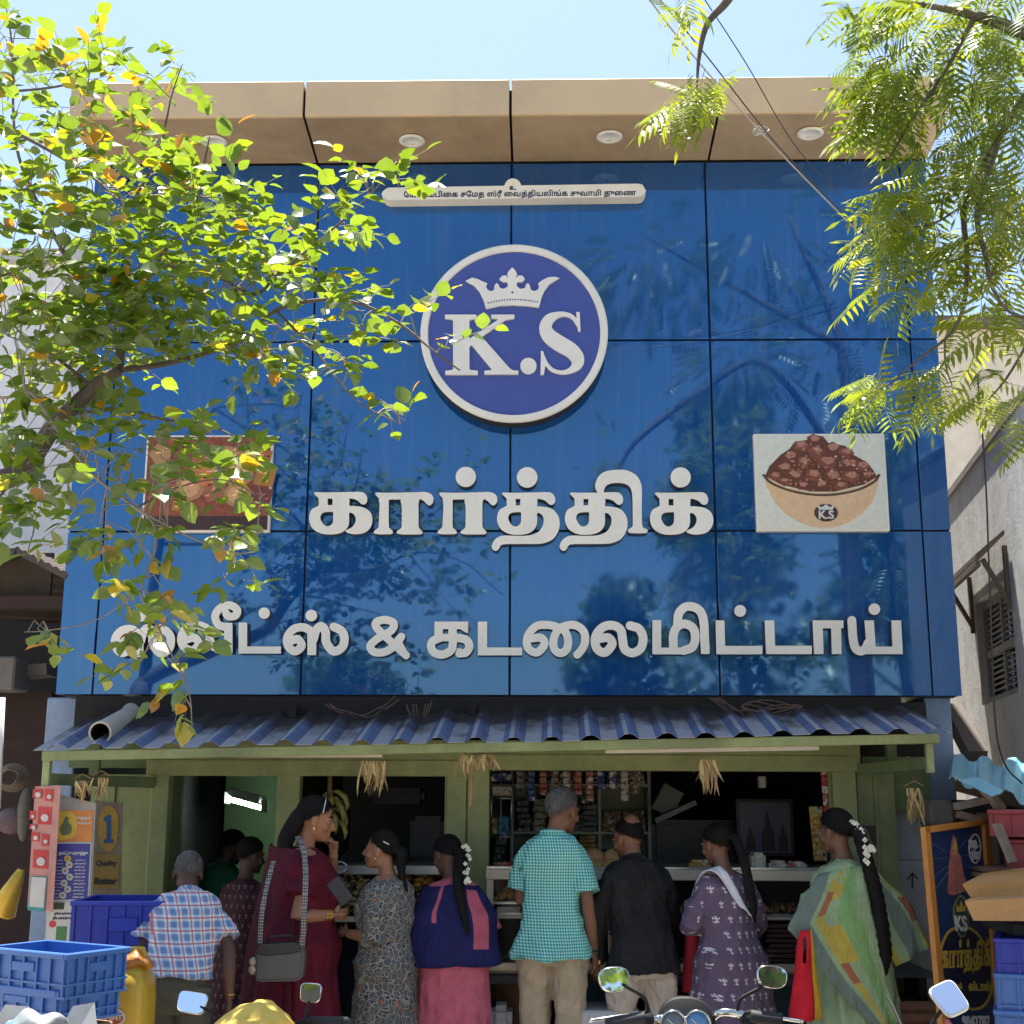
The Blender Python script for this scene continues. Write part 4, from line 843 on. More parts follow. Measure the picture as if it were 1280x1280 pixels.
# below the showcase
for i, (a, b, c, d, Y, m, nm, lb, ct) in enumerate(((612, 1222, 655, 1275, 7.6, mat('orange tin', (.35, .15, .03), .5, .3, 6), 'oil_tin', 'orange oil tin under the table behind the pink dress', 'tin'), (649, 1219, 657, 1300, 7.35, mat('magenta pack', (.55, .06, .25), .4), 'paper_sheet_pack', 'narrow magenta packet standing by the khaki trousers', 'packet'), (727, 1222, 775, 1265, 7.7, mat('teal box', (.02, .11, .14), .5), 'plastic_box', 'teal plastic box under the counter beside the khaki trousers', 'box'), (958, 1225, 995, 1280, 7.7, mat('teal drum', (.02, .10, .13), .5), 'plastic_box', 'teal box under the counter behind the red tote bag', 'box'), (612, 1258, 640, 1310, 7.2, mat('white sack', (.55, .54, .52), .7, .1, bump=.3), 'white_sack', 'white sack on the ground right of the pink dress', 'sack'))):
    mb = MB(); x0, x1, z0, z1 = rect(a, b, c, d, Y); mb.box(x0, x1, Y, Y+.2 if i != 1 else Y+.05, .1, z1); tag(mb.build(nm, m, None, bevel=.03 if i == 4 else .01, seg=2), lb, ct)
mb = MB(); x0, x1, z0, z1 = rect(725, 1262, 800, 1300, 7.0); mb.box(x0, x1, 6.95, 7.3, .1, z1); tag(mb.build('stone_step', mat('grey stone step', (.42, .41, .42), .7, .1), None, bevel=.01), 'pale grey stone block between the khaki and beige trousers', 'block')
# small poster on the right green panel
mb = MB(); x0, x1, z0, z1 = rect(1067, 1032, 1094, 1058, 7.585); mb.box(x0, x1, 7.58, 7.586, z0, z1); ps = tag(mb.build('small_poster', mat('dark poster', (.04, .025, .02), .5), None), 'small dark poster of a seated figure on the green panel', 'poster')
mb = MB(); c = (x0+x1)/2; H = z1-z0; mb.prism([(c-.045, z0+.01), (c+.045, z0+.01), (c+.03, z0+H*.4), (c+.02, z0+H*.75), (c, z0+H*.93), (c-.02, z0+H*.75), (c-.03, z0+H*.4)], 7.577, 7.5797); mb.build('figure', mat('poster figure', (.25, .17, .13), .6, .4, 30), ps)
mb = MB(); x0, x1, z0, z1 = rect(1090, 1207, 1160, 1222, 7.3); mb.box(x0, x1, 7.2, 7.7, z1-.05, z1-.02); bt = tag(mb.build('side_bench', mat('slate bench', (.07, .075, .08), .5), None, bevel=.004), 'dark slate bench against the grey pier', 'bench')
for x in (x0+.02, x1-.05): mb = MB(); mb.box(x, x+.04, 7.3, 7.6, .1, z1-.051); mb.build('leg', M_BLK, bt)
# ================================================================== NEIGHBOURS
def wallmat(name, c, dirtc, sc=2.0):
    return mat(name, c, .9, .14, sc, bump=.5, bscale=14, dirt=.6, dirtc=dirtc)
# white building far left
wb_ = thing('white_building', 'plain white building behind the left tree', 'building')
z1 = at(30, 330, 12.0).z; mb = MB(); mb.box(-9, at(84, 600, 12).x+.35, 12, 18, 0, z1); mb.build('wall', wallmat('white wall', (.74, .74, .73), (.45, .45, .46)), wb_)
mb = MB(); mb.box(-9.1, at(84, 600, 12).x+.4, 11.9, 12.1, z1, z1+.12); mb.build('parapet', wallmat('parapet', (.5, .49, .47), (.25, .24, .23)), wb_)
# cream building far right
cb = thing('cream_building', 'cream plastered building behind the grey wall on the right', 'building')
z1 = at(1200, 412, 13.0).z; x0 = at(1150, 500, 13).x
mb = MB(); mb.box(x0, 14, 13, 19, 0, z1); mb.build('wall', wallmat('cream wall', (.70, .60, .46), (.48, .40, .30)), cb)
mb = MB(); mb.box(x0-.1, 14, 12.85, 13.05, z1, z1+.1); mb.build('coping', wallmat('coping', (.12, .10, .09), (.05, .05, .05)), cb)
# grey plastered house, right: side wall runs back
gb = thing('grey_house', 'grey cement plastered house wall on the right with one barred window', 'building')
th = math.atan(.133); W0 = Vector((2.0+.133*7.9, 7.9, 0)); ez = Vector((0, 0, 1)); ex = Vector((-math.sin(th), -math.cos(th), 0))
GW = Plane(W0, W0+ex, W0+ez)                                       # x runs towards the viewer, y into the house
zt_g = at(1280, 535, 8.0).z
Wf = GW.xy((1180, 700))[0]-5
def gwbox(a, b, y0, y1, z0, z1, nm, m, **k):
    mb = MB(); mb.box(a, b, y0, y1, z0, z1, 0, GW.M); return mb.build(nm, m, gb, **k)
(wa, _), (wb2, _) = GW.xy((1222, 800)), GW.xy((1268, 800)); zs = GW.xy((1252, 873))[1]; zh = GW.xy((1240, 738))[1]
t = NT('streaked cement plaster'); a = t.noise(2.2, 9, .7, t.mapping((1, 1, .6)), 1.2); b = t.noise(9, 6, .7, None, .8); c = t.noise(40, 3, .6)
k = t.math('ADD', t.math('MULTIPLY', a, .55), t.math('ADD', t.math('MULTIPLY', b, .3), t.math('MULTIPLY', c, .15)))
t.base(t.ramp(k, [(.32, (.24, .24, .235)), (.46, (.46, .455, .44)), (.58, (.56, .555, .54)), (.72, (.70, .69, .67))])); t.rough(.92); t.bump(k, .5, .02); M_CEM = t.m
mb = MB()
for (a0, a1, b0, b1) in ((Wf, wa, 0, zt_g), (wb2, 1.9, 0, zt_g), (wa, wb2, 0, zs), (wa, wb2, zh, zt_g)): mb.box(a0, a1, 0, .25, b0, b1, 0, GW.M)
mb.build('wall', M_CEM, gb); gwbox(Wf, 1.9, -.02, .3, zt_g, zt_g+.05, 'coping', wallmat('stained coping', (.2, .18, .16), (.06, .05, .05)))
gwbox(Wf, 1.9, .25, 3.5, 0, zt_g-.3, 'body', M_CEM)
win = gwbox(wa, wb2, .10, .13, zs, zh, 'window', mat('dark pane', (.02, .02, .022), .3)); 
def sub(a, b, y0, y1, z0, z1, nm, m): mb = MB(); mb.box(a, b, y0, y1, z0, z1, 0, GW.M); return mb.build(nm, m, win)
M_WFR = mat('weathered frame', (.30, .285, .27), .8, .25, 8)
zm_ = zs+(zh-zs)*.48
for q in ((wa, wa+.05, zs, zh), (wb2-.05, wb2, zs, zh), (wa+.05, wb2-.05, zs, zs+.05), (wa+.05, wb2-.05, zh-.05, zh), (wa+.05, wb2-.05, zm_-.025, zm_+.025), ((wa+wb2)/2-.02, (wa+wb2)/2+.02, zs+.05, zm_-.026), ((wa+wb2)/2-.02, (wa+wb2)/2+.02, zm_+.026, zh-.05)): sub(q[0], q[1], .05, .09, q[2], q[3], 'frame', M_WFR)
mb = MB(); n = 16
for i in range(1, n):
    z = zs+.05+(zh-zs-.1)*i/n; mb.box(wa+.05, wb2-.05, .06, .075, z-.006, z+.006, 0, GW.M)
mb.build('grille', M_WFR, win)
# timber hood over the window
M_OLDW = mat('old timber', (.15, .11, .085), .85, .35, 9, bump=.4, stretch=(1, 6, 1))
hd = thing('window_hood', 'dark rotten timber hood with brackets over the barred window', 'hood')
za = zh+.14
mb = MB(); A = [(wa-.12, -.02, za+.1), (wb2+.05, -.02, za+.12), (wb2+.04, -.20, za-.03), (wa-.14, -.24, za-.06)]; A = [GW.M @ Vector(p) for p in A]; B = [p+Vector((0, 0, .03)) for p in A]
mb.add(A+B, ((3,2,1,0), (4,5,6,7), (0,1,5,4), (1,2,6,5), (2,3,7,6), (3,0,4,7))); mb.build('roof_board', M_OLDW, hd)
for x in (wa-.08, wb2-.02):
    mb = MB(); mb.beam(GW.M @ Vector((x, -.01, za-.30)), GW.M @ Vector((x, -.15, za-.02)), .028, .028); mb.beam(GW.M @ Vector((x, -.01, za-.34)), GW.M @ Vector((x, -.01, za+.06)), .03, .03); mb.build('bracket', M_OLDW, hd)
mb = MB(); mb.beam(GW.M @ Vector((wa-.2, -.22, za-.085)), GW.M @ Vector((wb2+.05, -.19, za-.06)), .03, .035); mb.build('front_beam', M_OLDW, hd)
mb = MB(); mb.beam(at(1190, 888, 8.4), at(1222, 948, 7.9), .11, .1); tag(mb.build('leaning_plank', mat('grey brown plank', (.09, .07, .058), .85, .3, 10, stretch=(1, 1, 5)), None), 'weathered plank leaning against the grey house beside the blue pillar', 'plank')
# left shed
sd_ = thing('tin_shed', 'dark open shed with rusty tin roof left of the shop', 'shed')
M_RUST = mat('rusty tin', (.075, .06, .05), .8, .4, 4, dirt=.5, dirtc=(.05, .03, .025)); M_BRK = NT('sooty brick'); b_ = M_BRK.n('ShaderNodeTexBrick'); b_.inputs['Scale'].default_value = 5
for i, c in ((1, (.045, .02, .016, 1)), (2, (.03, .016, .014, 1)), (3, (.025, .022, .02, 1))): b_.inputs[i].default_value = c  # dark red-brown bricks and dark mortar
M_BRK.l(M_BRK.mapping((1, 1, 1), (0, 0, 0), (R(90), 0, 0)), b_.inputs[0]); M_BRK.base(b_.outputs[0]); M_BRK.rough(.95); M_BRK = M_BRK.m
ap, rt, lf = at(20, 684, 7.7), at(84, 717, 7.7), at(-160, 770, 7.7); bk = Vector((0, 3, .35))
for a, b in ((lf, ap), (ap, rt)):
    mb = MB(); n = 26; vs = []
    for i in range(n+1):
        p = a.lerp(b, i/n); p.z += .008*math.sin(i*1.6); vs += [p, p+bk]
    mb.add(vs, [(2*i, 2*i+2, 2*i+3, 2*i+1) for i in range(n)]); mb.build('roof_sheet', M_RUST, sd_, solid=.006)
    mb = MB(); mb.beam(a-Vector((0, -.01, .02)), b-Vector((0, -.01, .02)), .02, .035); mb.build('barge_board', M_RUST, sd_)
xr_ = at(70, 800, 8.3).x; z0 = at(30, 745, 7.9).z; z1 = at(30, 760, 7.9).z
mb = MB(); mb.box(-6, at(80, 750, 7.9).x, 7.9, 7.98, z1, z0); mb.build('red_beam', mat('maroon beam', (.035, .014, .012), .7), sd_)
mb = MB(); mb.box(-6, at(80, 715, 8.2).x, 7.99, 8.02, z0-.02, ap.z+.02); mb.build('gable_sheet', M_RUST, sd_)
zb2 = at(20, 866, 8.3).z; mb = MB(); mb.box(-6, xr_, 8.3, 8.5, 0, zb2); mb.build('brick_wall', M_BRK, sd_)
mb = MB(); mb.box(-6, xr_+.1, 10.8, 10.9, 0, at(30, 730, 10.8).z); mb.build('back_wall', M_INT, sd_)
mb = MB(); pxbox(mb, -60, 820, 18, 862, 7.95, .25); tag(mb.build('concrete_block', wallmat('rough block', (.15, .14, .12), (.1, .09, .08), 6), None, bevel=.012), 'rough grey concrete block stuck out of the shed left edge', 'block')
mb = MB(); mb.beam(at(-40, 846, 8.25), at(66, 838, 8.25), .22, .07); tag(mb.build('timber_plank', mat('pale old plank', (.12, .10, .085), .85, .25, 7), None), 'pale timber plank lying on the sooty brick wall', 'plank')
mb = MB(); mb.tube([at(3, 872, 7.3), at(-3, 1010, 7.3)], .017, 8); tag(mb.build('metal_post', M_WHM, None), 'thin pale metal post at the far left edge', 'post')
# hanging sacks and coils in the shed
for i, (a, b, c, d, m, nm, lb) in enumerate(((-5, 1012, 32, 1040, (.11, .075, .08), 'hanging_bag', 'brownish mauve bag hanging in the shed'), (22, 990, 40, 1046, (.12, .11, .09), 'hanging_bag', 'grey brown bag hanging beside the red sachets'))):
    mb = MB(); p = at((a+c)/2, (b+d)/2, 7.5); mb.ball(p, .085, 10, 7, 0, ((c-a)/37, .6, (d-b)/32)); tag(mb.build(nm, mat(nm+str(i), m, .8, .4, 15, bump=.6), None), lb, 'bag')
mb = MB(); c = at(14, 972, 7.5)
for k in range(6): mb.tube([c+Vector(((.05+.008*k)*math.cos(a), .01*k-.03+.01*math.sin(3*a), (.045+.006*k)*math.sin(a))) for a in np.linspace(0, 6.283, 22)], .006, 5)
tag(mb.build('rope_coil', mat('jute rope', (.13, .10, .07), .9), None), 'coil of brown rope hanging in the dark shed', 'rope')

# ================================================================== LEFT OF THE SHOP: strips, posters, crates
M_WHP = mat('white paper', (.60, .59, .55), .7, .08, 10, dirt=.2); M_ORP = mat('orange print', (.62, .22, .045), .5, .25, 9); M_YEL = mat('yellow print', (.62, .42, .05), .5, .15, 9)
M_BLUP = mat('violet blue print', (.05, .045, .24), .5, .1); M_REDP = mat('red print', (.55, .05, .05), .45, .2, 14); M_PINKP = mat('pink film', (.55, .26, .22), .4, .2, 14); M_GRNP = mat('green print', (.06, .2, .06), .5, .2)
# sachet strips
S1 = Plane(at(36, 1142, 6.95), at(72, 1150, 6.95), at(44, 985, 6.95))
st = thing('sachet_strip', 'long strip of red and pink sachets hanging at the shed corner', 'sachets')
S1.plate('backing', [('p', [(44, 983), (76, 982), (66, 1140), (34, 1135)])], .5, 0, [M_PINKP, M_PINKP], st, .004)
for (a, b, c, d) in ((42, 986, 54, 998), (57, 986, 67, 1002), (48, 1008, 65, 1031), (38, 1013, 45, 1025), (40, 1040, 50, 1052), (53, 1042, 62, 1058), (42, 1062, 61, 1086), (38, 1030, 47, 1037)): 
    S1.plate('sachet', [('p', [(a, b), (c, b+1), (c-1, d), (a-1, d-1)])], .4, 2+(b % 3), M_REDP, st, .003); S1.plate('sachet_print', [('c', (a+c)/2, b+(d-b)*.62, (c-a)*.28)], .3, 6, M_WHP, st)
pc = S1.plate('price_card', [('p', [(40, 1096), (58, 1097), (55, 1135), (37, 1133)])], .4, 5, M_WHP, st); S1.plate('card_edge', [('p', [(39, 1095), (59, 1096), (56, 1140), (35, 1138)])], .4, 4, mat('teal edge', (.05, .25, .28), .5), st)
# poster board
P1 = Plane(at(55, 1195, 7.0), at(108, 1195, 7.0), at(68, 1000, 7.05))
pb = thing('poster_board', 'tall poster board with orange top, violet blue middle and white foot', 'poster')
P1.plate('board', [('p', [(70, 992), (120, 1004), (106, 1250), (52, 1250)])], .6, 0, [mat('board grey', (.35, .32, .28), .7), M_GREYW], pb, .012)
P1.plate('orange_sheet', [('p', [(67, 1013), (117, 1013), (115, 1052), (64, 1052)])], .5, 2, M_ORP, pb); P1.plate('yellow_patch', [('P', [(70, 1018), (90, 1015), (97, 1030), (92, 1046), (72, 1048)])], .4, 3, M_YEL, pb)
P1.plate('figure', [('P', [(82, 1021), (86, 1022), (86, 1028), (90, 1034), (88, 1042), (78, 1044), (75, 1036), (79, 1029)])], .3, 4, mat('print grey green', (.12, .15, .07), .6), pb)
P1.text('lettering', 'சுத்தம்', 104, 1024, 18, M_WHP, pb, 3); P1.text('lettering', 'சுகம் தரும்', 104, 1030, 20, M_WHP, pb, 3)
P1.plate('white_border', [('p', [(64, 1053), (115, 1053), (111, 1126), (59, 1126)])], .5, 2, M_WHP, pb); P1.plate('blue_sheet', [('p', [(65.5, 1054.5), (113.5, 1054.5), (109.5, 1124.5), (60.5, 1124.5)])], .5, 3, M_BLUP, pb)
P1.text('heading', 'நாட்டு மருந்து', 92, 1068, 36, M_WHP, pb, 4, .05)
for i in range(7):
    x = (85, 87, 82, 87.5, 80.5, 85, 79)[i]; y = 1073.5+i*7.6; P1.plate('photo_disc', [('c', x, y, 4.3)], .3, 4, M_YEL if i == 0 else M_WHP, pb); P1.plate('photo_spot', [('c', x, y, 2.0)], .2, 5, mat('spot', (.3, .2, .1), .6), pb)
for i in range(12):
    y = 1074+i*4.2; x = 66-(y-1054)*.06
    P1.text('small_print', ('இஞ்சி சுக்கு', 'பனை வெல்லம்', 'கடலை உருண்டை')[i % 3], x+8, y+2, 11+i % 3*2, M_WHP, pb, 4, .04); P1.text('small_print', ('எள் மிட்டாய்', 'தேன் நெல்லி', 'வேர்கடலை')[i % 3], x+36, y+2, 12+i % 2*2, M_WHP, pb, 4, .04)
P1.plate('foot_sheet', [('p', [(59, 1127), (111, 1127), (107, 1230), (54, 1230)])], .5, 2, M_WHP, pb); P1.text('lettering', 'தேன் நெல்லி', 79, 1143, 22, M_NAVY, pb, 3, .05); P1.text('lettering', 'கிடைக்கும்', 78, 1149, 24, M_NAVY, pb, 3, .04)
P1.plate('dark_label', [('p', [(63, 1128), (81, 1128), (80, 1137), (62, 1137)])], .4, 3, mat('dark green label', (.03, .06, .035), .5), pb); P1.plate('green_label', [('p', [(71, 1158), (84, 1158), (82, 1186), (69, 1186)])], .4, 3, M_GRNP, pb); P1.plate('round_label', [('c', 66, 1155, 4.5)], .3, 3, M_REDP, pb)
# quality board
Q1 = Plane(at(115, 1200, 7.3), at(150, 1200, 7.3), at(120, 1000, 7.3)); qb = thing('quality_board', 'faded board with yellow oval, blue figure one and dark lettering', 'board')
Q1.plate('board', [('p', [(119, 1000), (153, 1004), (148, 1250), (113, 1250)])], .6, 0, [mat('faded olive board', (.17, .14, .09), .7, .3, 6), M_GREYW], qb, .012)
Q1.plate('yellow_oval', [('P', [(136, 1007), (147, 1016), (148, 1036), (145, 1056), (136, 1064), (126, 1056), (123, 1036), (126, 1016)])], .5, 2, mat('ochre oval', (.33, .2, .03), .5), qb); Q1.plate('numeral', [('p', [(130, 1022), (135, 1019), (139, 1019), (139, 1049), (142, 1049), (142, 1054), (130, 1054), (130, 1049), (133.5, 1049), (133.5, 1026), (130, 1027)])], .4, 3, mat('teal blue numeral', (.02, .08, .2), .5), qb)
Q1.plate('ochre_band', [('p', [(118, 1066), (150, 1068), (148, 1112), (116, 1110)])], .5, 2, mat('ochre band', (.2, .13, .03), .6), qb)
Q1.text('lettering', 'Quality', 133, 1082, 26, M_BLK, qb, 3, .03); Q1.text('lettering', 'Butter', 132, 1105, 27, M_BLK, qb, 3, .06)
# plastic crates
def plastic(name, c): return mat(name, c, .38, .08, 5, dirt=.25, dirtc=(.08, .09, .12))
def crate(label, corner, yaw, W, D, H, m, group='blue plastic crates', dark=None):
    """open crate: near corner at 'corner' (top rim), W along local x, D along local y"""
    r = thing('plastic_crate', label, 'crate', (corner.x, corner.y, corner.z-H), yaw, group); b = MB(); t_ = .012
    b.box(.02, W-.02, .02, D-.02, 0, t_)
    for (x0, x1, y0, y1) in ((0, W, 0, t_), (0, W, D-t_, D), (0, t_, t_, D-t_), (W-t_, W, t_, D-t_)): b.box(x0, x1, y0, y1, t_*.5, H-.001)
    b.build('shell', m, r)
    b = MB(); f = .016
    for (x0, x1, y0, y1) in ((-f, W+f, -f, -.0005), (-f, W+f, D+.0005, D+f), (-f, -.0005, 0, D), (W+.0005, W+f, 0, D)): b.box(x0, x1, y0, y1, H-.022, H)
    b.build('rim', m, r, bevel=.004)
    b = MB()
    for (x0, x1, y0, y1) in ((-f*.6, W+f*.6, -f*.6, -.0005), (-f*.6, -.0005, 0, D)): b.box(x0, x1, y0, y1, H*.30, H*.30+.008); b.box(x0, x1, y0, y1, .004, .014)
    for k in range(7):
        u = k/6
        b.box(u*(W-.01), u*(W-.01)+.009, -f*.7, -.0004, .015, H-.0225); b.box(-f*.7, -.0004, u*(D-.01), u*(D-.01)+.009, .015, H-.0225)
    b.build('ribs', m, r)
    b = MB(); b.box(W*.36, W*.64, -f*.9, -.0003, H*.55, H*.75); b.build('grip', m, r, bevel=.003); b = MB(); b.box(-f*.9, -.0003, D*.36, D*.64, H*.55, H*.75); b.build('grip', m, r, bevel=.003)
    return r
M_CRL = plastic('bright blue plastic', (.045, .14, .42)); M_CRD = plastic('deep blue plastic', (.012, .03, .36))
c = at(84, 1192, 5.2); yw = R(60)
crate('light blue shallow crate, upper one of the pair in the bottom left corner', c, yw, .29, .46, .17, M_CRL)
c2 = at(74, 1238, 5.22); crate('light blue shallow crate, lower one of the pair in the bottom left corner', c2, yw, .29, .46, .13, M_CRL)
c3 = at(93, 1126, 6.25); crate('deep royal blue tall crate behind the man in the checked shirt', c3, R(4), .46, .4, .30, M_CRD)
cx = thing('cardboard_box', 'brown cardboard box tied with twine carrying the light blue crates', 'box', (c2.x, c2.y, 0), yw); M_CARD = mat('cardboard', (.30, .19, .11), .85, .15, 8, stretch=(1, 1, 4))
mb = MB(); mb.box(-.01, .3, .02, .5, .1, c2.z-.15); mb.build('box_body', M_CARD, cx, bevel=.006)
mb = MB(); mb.tube([(-.014, .02, c2.z-.2), (.2, .012, c2.z-.215), (.41, .016, c2.z-.19)], .004, 5); mb.build('twine', M_WHP, cx)
# stand for the tall crate
mb = MB(); mb.box(c3.x-.02, c3.x+.5, c3.y+.02, c3.y+.45, .1, c3.z-.303); tag(mb.build('wooden_stand', M_OLDW, None), 'dark wooden stand under the deep blue crate', 'stand')
for i, (a, b, w, s) in enumerate(((12, 1276, .16, .3), (96, 1278, .14, -.4))):
    p = at(a, b, 4.9); mb = MB(); mb.add([p+Vector((-w/2, 0, -.05)), p+Vector((w/2, .02, -.03)), p+Vector((w*.3, .05, .04+.02*i)), p+Vector((-w*.2, .03, .05))], ((0, 1, 2, 3),)); tag(mb.build('paper_sheet', M_WHP, None, solid=.002), ('crumpled white paper at the bottom left edge', 'white paper corner in front of the cardboard box')[i], 'paper')
p = at(44, 1285, 4.85); mb = MB(); mb.ball(p, .1, 30, 18, 0, (1.1, .7, .55)); mb.v = [tuple(Vector(v)+Vector((0, 0, 1))*.012*math.sin(60*v[0]+25*v[2])+Vector((1, 0, 0))*.008*math.sin(70*v[2]+33*v[1])) for v in mb.v]; tag(mb.build('plastic_bag', pack_mat('pale blue bag', (.26, .29, .30), (.10, .22, .32), (.30, .30, .29), 14), None), 'white and pale blue plastic bag in front of the crates', 'bag')
# yellow oil can
jc = thing('oil_can', 'large yellow oil can with red oval label beside the checked shirt man', 'can'); Yj = 5.75; M_YCAN = mat('yellow plastic', (.52, .33, .03), .3, .15, 6, dirt=.3, dirtc=(.2, .1, .02))
x0, x1 = at(118, 1240, Yj).x, at(180, 1240, Yj).x; zt2 = at(150, 1207, Yj).z; cxm, hw = (x0+x1)/2, (x1-x0)/2
mb = MB(); rg = []
for z, s in ((.1, .92), (.13, 1), (zt2-.16, 1), (zt2-.08, .95), (zt2-.03, .78), (zt2, .42), (zt2+.02, .36)):
    rg.append([(cxm+hw*s*math.copysign(abs(math.cos(a))**.6, math.cos(a)), Yj+.13+.13*s*math.copysign(abs(math.sin(a))**.6, math.sin(a)), z) for a in np.linspace(0, 6.283, 29)[:-1]])
mb.rings(rg); mb.build('can_body', M_YCAN, jc)
mb = MB(); mb.tube([(cxm-.06, Yj+.13, zt2-.02), (cxm-.05, Yj+.13, zt2+.05), (cxm+.05, Yj+.13, zt2+.05), (cxm+.08, Yj+.13, zt2-.03)], .016, 8); mb.build('handle', M_YCAN, jc)
J = Plane((x0, Yj-.004, .3), (x1, Yj-.004, .3), (x0, Yj-.004, .8)); J.plate('label_ring', [('P', [(122, 1272), (128, 1263), (140, 1260), (152, 1263), (157, 1272), (152, 1281), (140, 1284), (128, 1281)])], .4, 1, M_WHP, jc); J.plate('label', [('P', [(125, 1272), (130, 1265.5), (140, 1263), (150, 1265.5), (154, 1272), (150, 1278.5), (140, 1281), (130, 1278.5)])], .4, 2, mat('brown red label', (.35, .07, .03), .5), jc)
J.text('lettering', 'RMINT', 140, 1275, 25, M_WHP, jc, 3, .04); J.plate('paper_label', [('p', [(132, 1226), (141, 1225), (139, 1246), (131, 1247)])], .4, 1, M_WHP, jc)
mb = MB(); p = at(165, 1201, 5.85); mb.ball(p, .075, 26, 16, 0, (1.25, .8, .5)); mb.v = [tuple(Vector(v)+Vector((0, 0, 1))*.012*math.sin(70*v[0]+40*v[2])+Vector((1, .3, 0))*.010*math.sin(85*v[2]+50*v[0])) for v in mb.v]; tag(mb.build('orange_bag', mat('orange brown plastic', (.42, .16, .025), .4, .4, 14, bump=.6), None), 'crumpled orange plastic bag on the yellow can', 'bag')
mb = MB(); p = at(15, 1112, 6.6); mb.lathe([(.05, -.13), (.07, -.115), (.028, .07), (.018, .10), (.001, .10)], (0, 0, 0), 16); mb.v = [tuple(p+Matrix.Rotation(R(22), 3, 'Y') @ Vector(v)) for v in mb.v]; tag(mb.build('brass_horn', mat('brass yellow', (.5, .33, .04), .35, .2, 6, metal=.4), None), 'yellow metal cone hanging in front of the dark shed', 'cone')

# ================================================================== RIGHT OF THE SHOP
lb = thing('blue_tin_roof', 'small sunlit sky blue tin roof over the junk on the right', 'roof')
A, B, C_, D_ = at(1190, 949, 7.75), at(1330, 953, 7.75), at(1186, 972, 7.0), at(1330, 1012, 6.75); t = NT('sky blue tin'); t.base(t.mix(t.ramp(t.noise(7, 6, .7), [(.5, 0.0), (.72, .8)]), (.16, .40, .50), (.30, .36, .36))); t.rough(.45); M_SKYT = t.m
mb = MB(); n = 40; vs = []
for i in range(n+1):
    u = i/n; a, c_ = A.lerp(B, u), C_.lerp(D_, u); h = .022*max(-.6, min(.6, math.sin(u*6.283*4.2)))/.6
    for j in range(5): p = a.lerp(c_, j/4); p.z += h+.012*math.sin(u*11+j); vs.append(p)
mb.add(vs, [(i*5+j, (i+1)*5+j, (i+1)*5+j+1, i*5+j+1) for i in range(n) for j in range(4)]); mb.build('sheet', M_SKYT, lb, solid=.004, fixn=False)
mb = MB(); p, q = at(1197, 975, 6.9), at(1254, 990, 6.7); mb.add([p, at(1222, 972, 6.95), at(1250, 985, 6.75), q, at(1240, 996, 6.65), at(1215, 983, 6.85)], ((0, 1, 2, 3, 4, 5),)); mb.build('torn_flap', M_SKYT, lb, solid=.004)
mb = MB(); mb.beam(at(1194, 958, 7.6)-Vector((0, 0, .1)), at(1330, 1000, 7.3)-Vector((0, 0, .07)), .06, .07); mb.build('rafter', M_OLDW, lb)
for px in (1234, 1300): mb = MB(); q = at(px, 1040, 7.3); mb.box(q.x-.04, q.x+.04, q.y-.04, q.y+.04, 0, q.z+.1); mb.build('post', M_OLDW, lb)
# junk wall behind
mb = MB(); pxbox(mb, 1192, 1000, 1340, 1290, 7.75, .1); tag(mb.build('junk_backing', mat('dark junk board', (.05, .04, .04), .9, .4, 8), None), 'dark weathered boards behind the junk on the right', 'boards')
mb = MB(); pxbox(mb, 1163, 1000, 1195, 1032, 7.3, .3); tag(mb.build('cement_block', wallmat('cement lump', (.17, .15, .13), (.06, .05, .05), 5), None, bevel=.02), 'lump of grey cement on top of the pier above the signboard', 'block')
for i, (a, b, c, d, col) in enumerate(((1195, 1008, 1232, 1000, (.28, .22, .17)), (1198, 1018, 1240, 1030, (.2, .13, .1)), (1230, 985, 1252, 1012, (.4, .33, .27)))):
    mb = MB(); mb.beam(at(a, b, 7.0), at(c, d, 7.05), .05, .035); tag(mb.build('broken_plank', mat('plank%d' % i, col, .85, .3, 12), None), ('pale broken plank under the blue tin flap', 'brown broken plank above the signboard', 'short tilted pale plank under the blue roof')[i], 'plank')
# framed signboard
B1 = Plane(at(1176, 1290, 6.52), at(1248, 1290, 6.83), at(1153, 1036, 6.62))
sb = thing('framed_signboard', 'navy shop signboard in an orange wooden frame leaning beside the grey pier', 'signboard'); M_NB = mat('navy board', (.012, .03, .09), .35, .25, 3); M_OFR = mat('orange wood frame', (.50, .20, .035), .5, .25, 5, dirt=.3, dirtc=(.2, .08, .03)); M_GOLD = mat('gold print', (.48, .33, .05), .45, .15, 8)
B1.plate('panel', [('p', [(1156, 1040), (1230, 1029), (1252, 1340), (1182, 1350)])], .7, 0, [M_NB, M_NB], sb, .01)
for q in ([(1152, 1034), (1158, 1034), (1186, 1350), (1180, 1352)], [(1226, 1025), (1233, 1024), (1256, 1340), (1249, 1342)], [(1152, 1034), (1233, 1023), (1233, 1030), (1153, 1042)]): B1.plate('frame', [('p', q)], .5, 14, [M_OFR, M_OFR], sb, .028)
B1.plate('badge', [('P', [(1219, 1042), (1224, 1048), (1226, 1060), (1224, 1073), (1219, 1080), (1213, 1074), (1210, 1060), (1213, 1047)]), ('-P', [(1219, 1044), (1223, 1049), (1224.7, 1060), (1223, 1072), (1219, 1078), (1214, 1073), (1211.3, 1060), (1214, 1048)])], .25, 2, M_WHP, sb)
B1.text('lettering', '100', 1216.5, 1060, 9.5, M_WHP, sb, 2, .05); B1.text('lettering', '100', 1220.5, 1074, 9.5, M_WHP, sb, 2, .05); B1.plate('slash', [('S', [(1212, 1067), (1225, 1056)], .5)], .2, 2, M_WHP, sb)
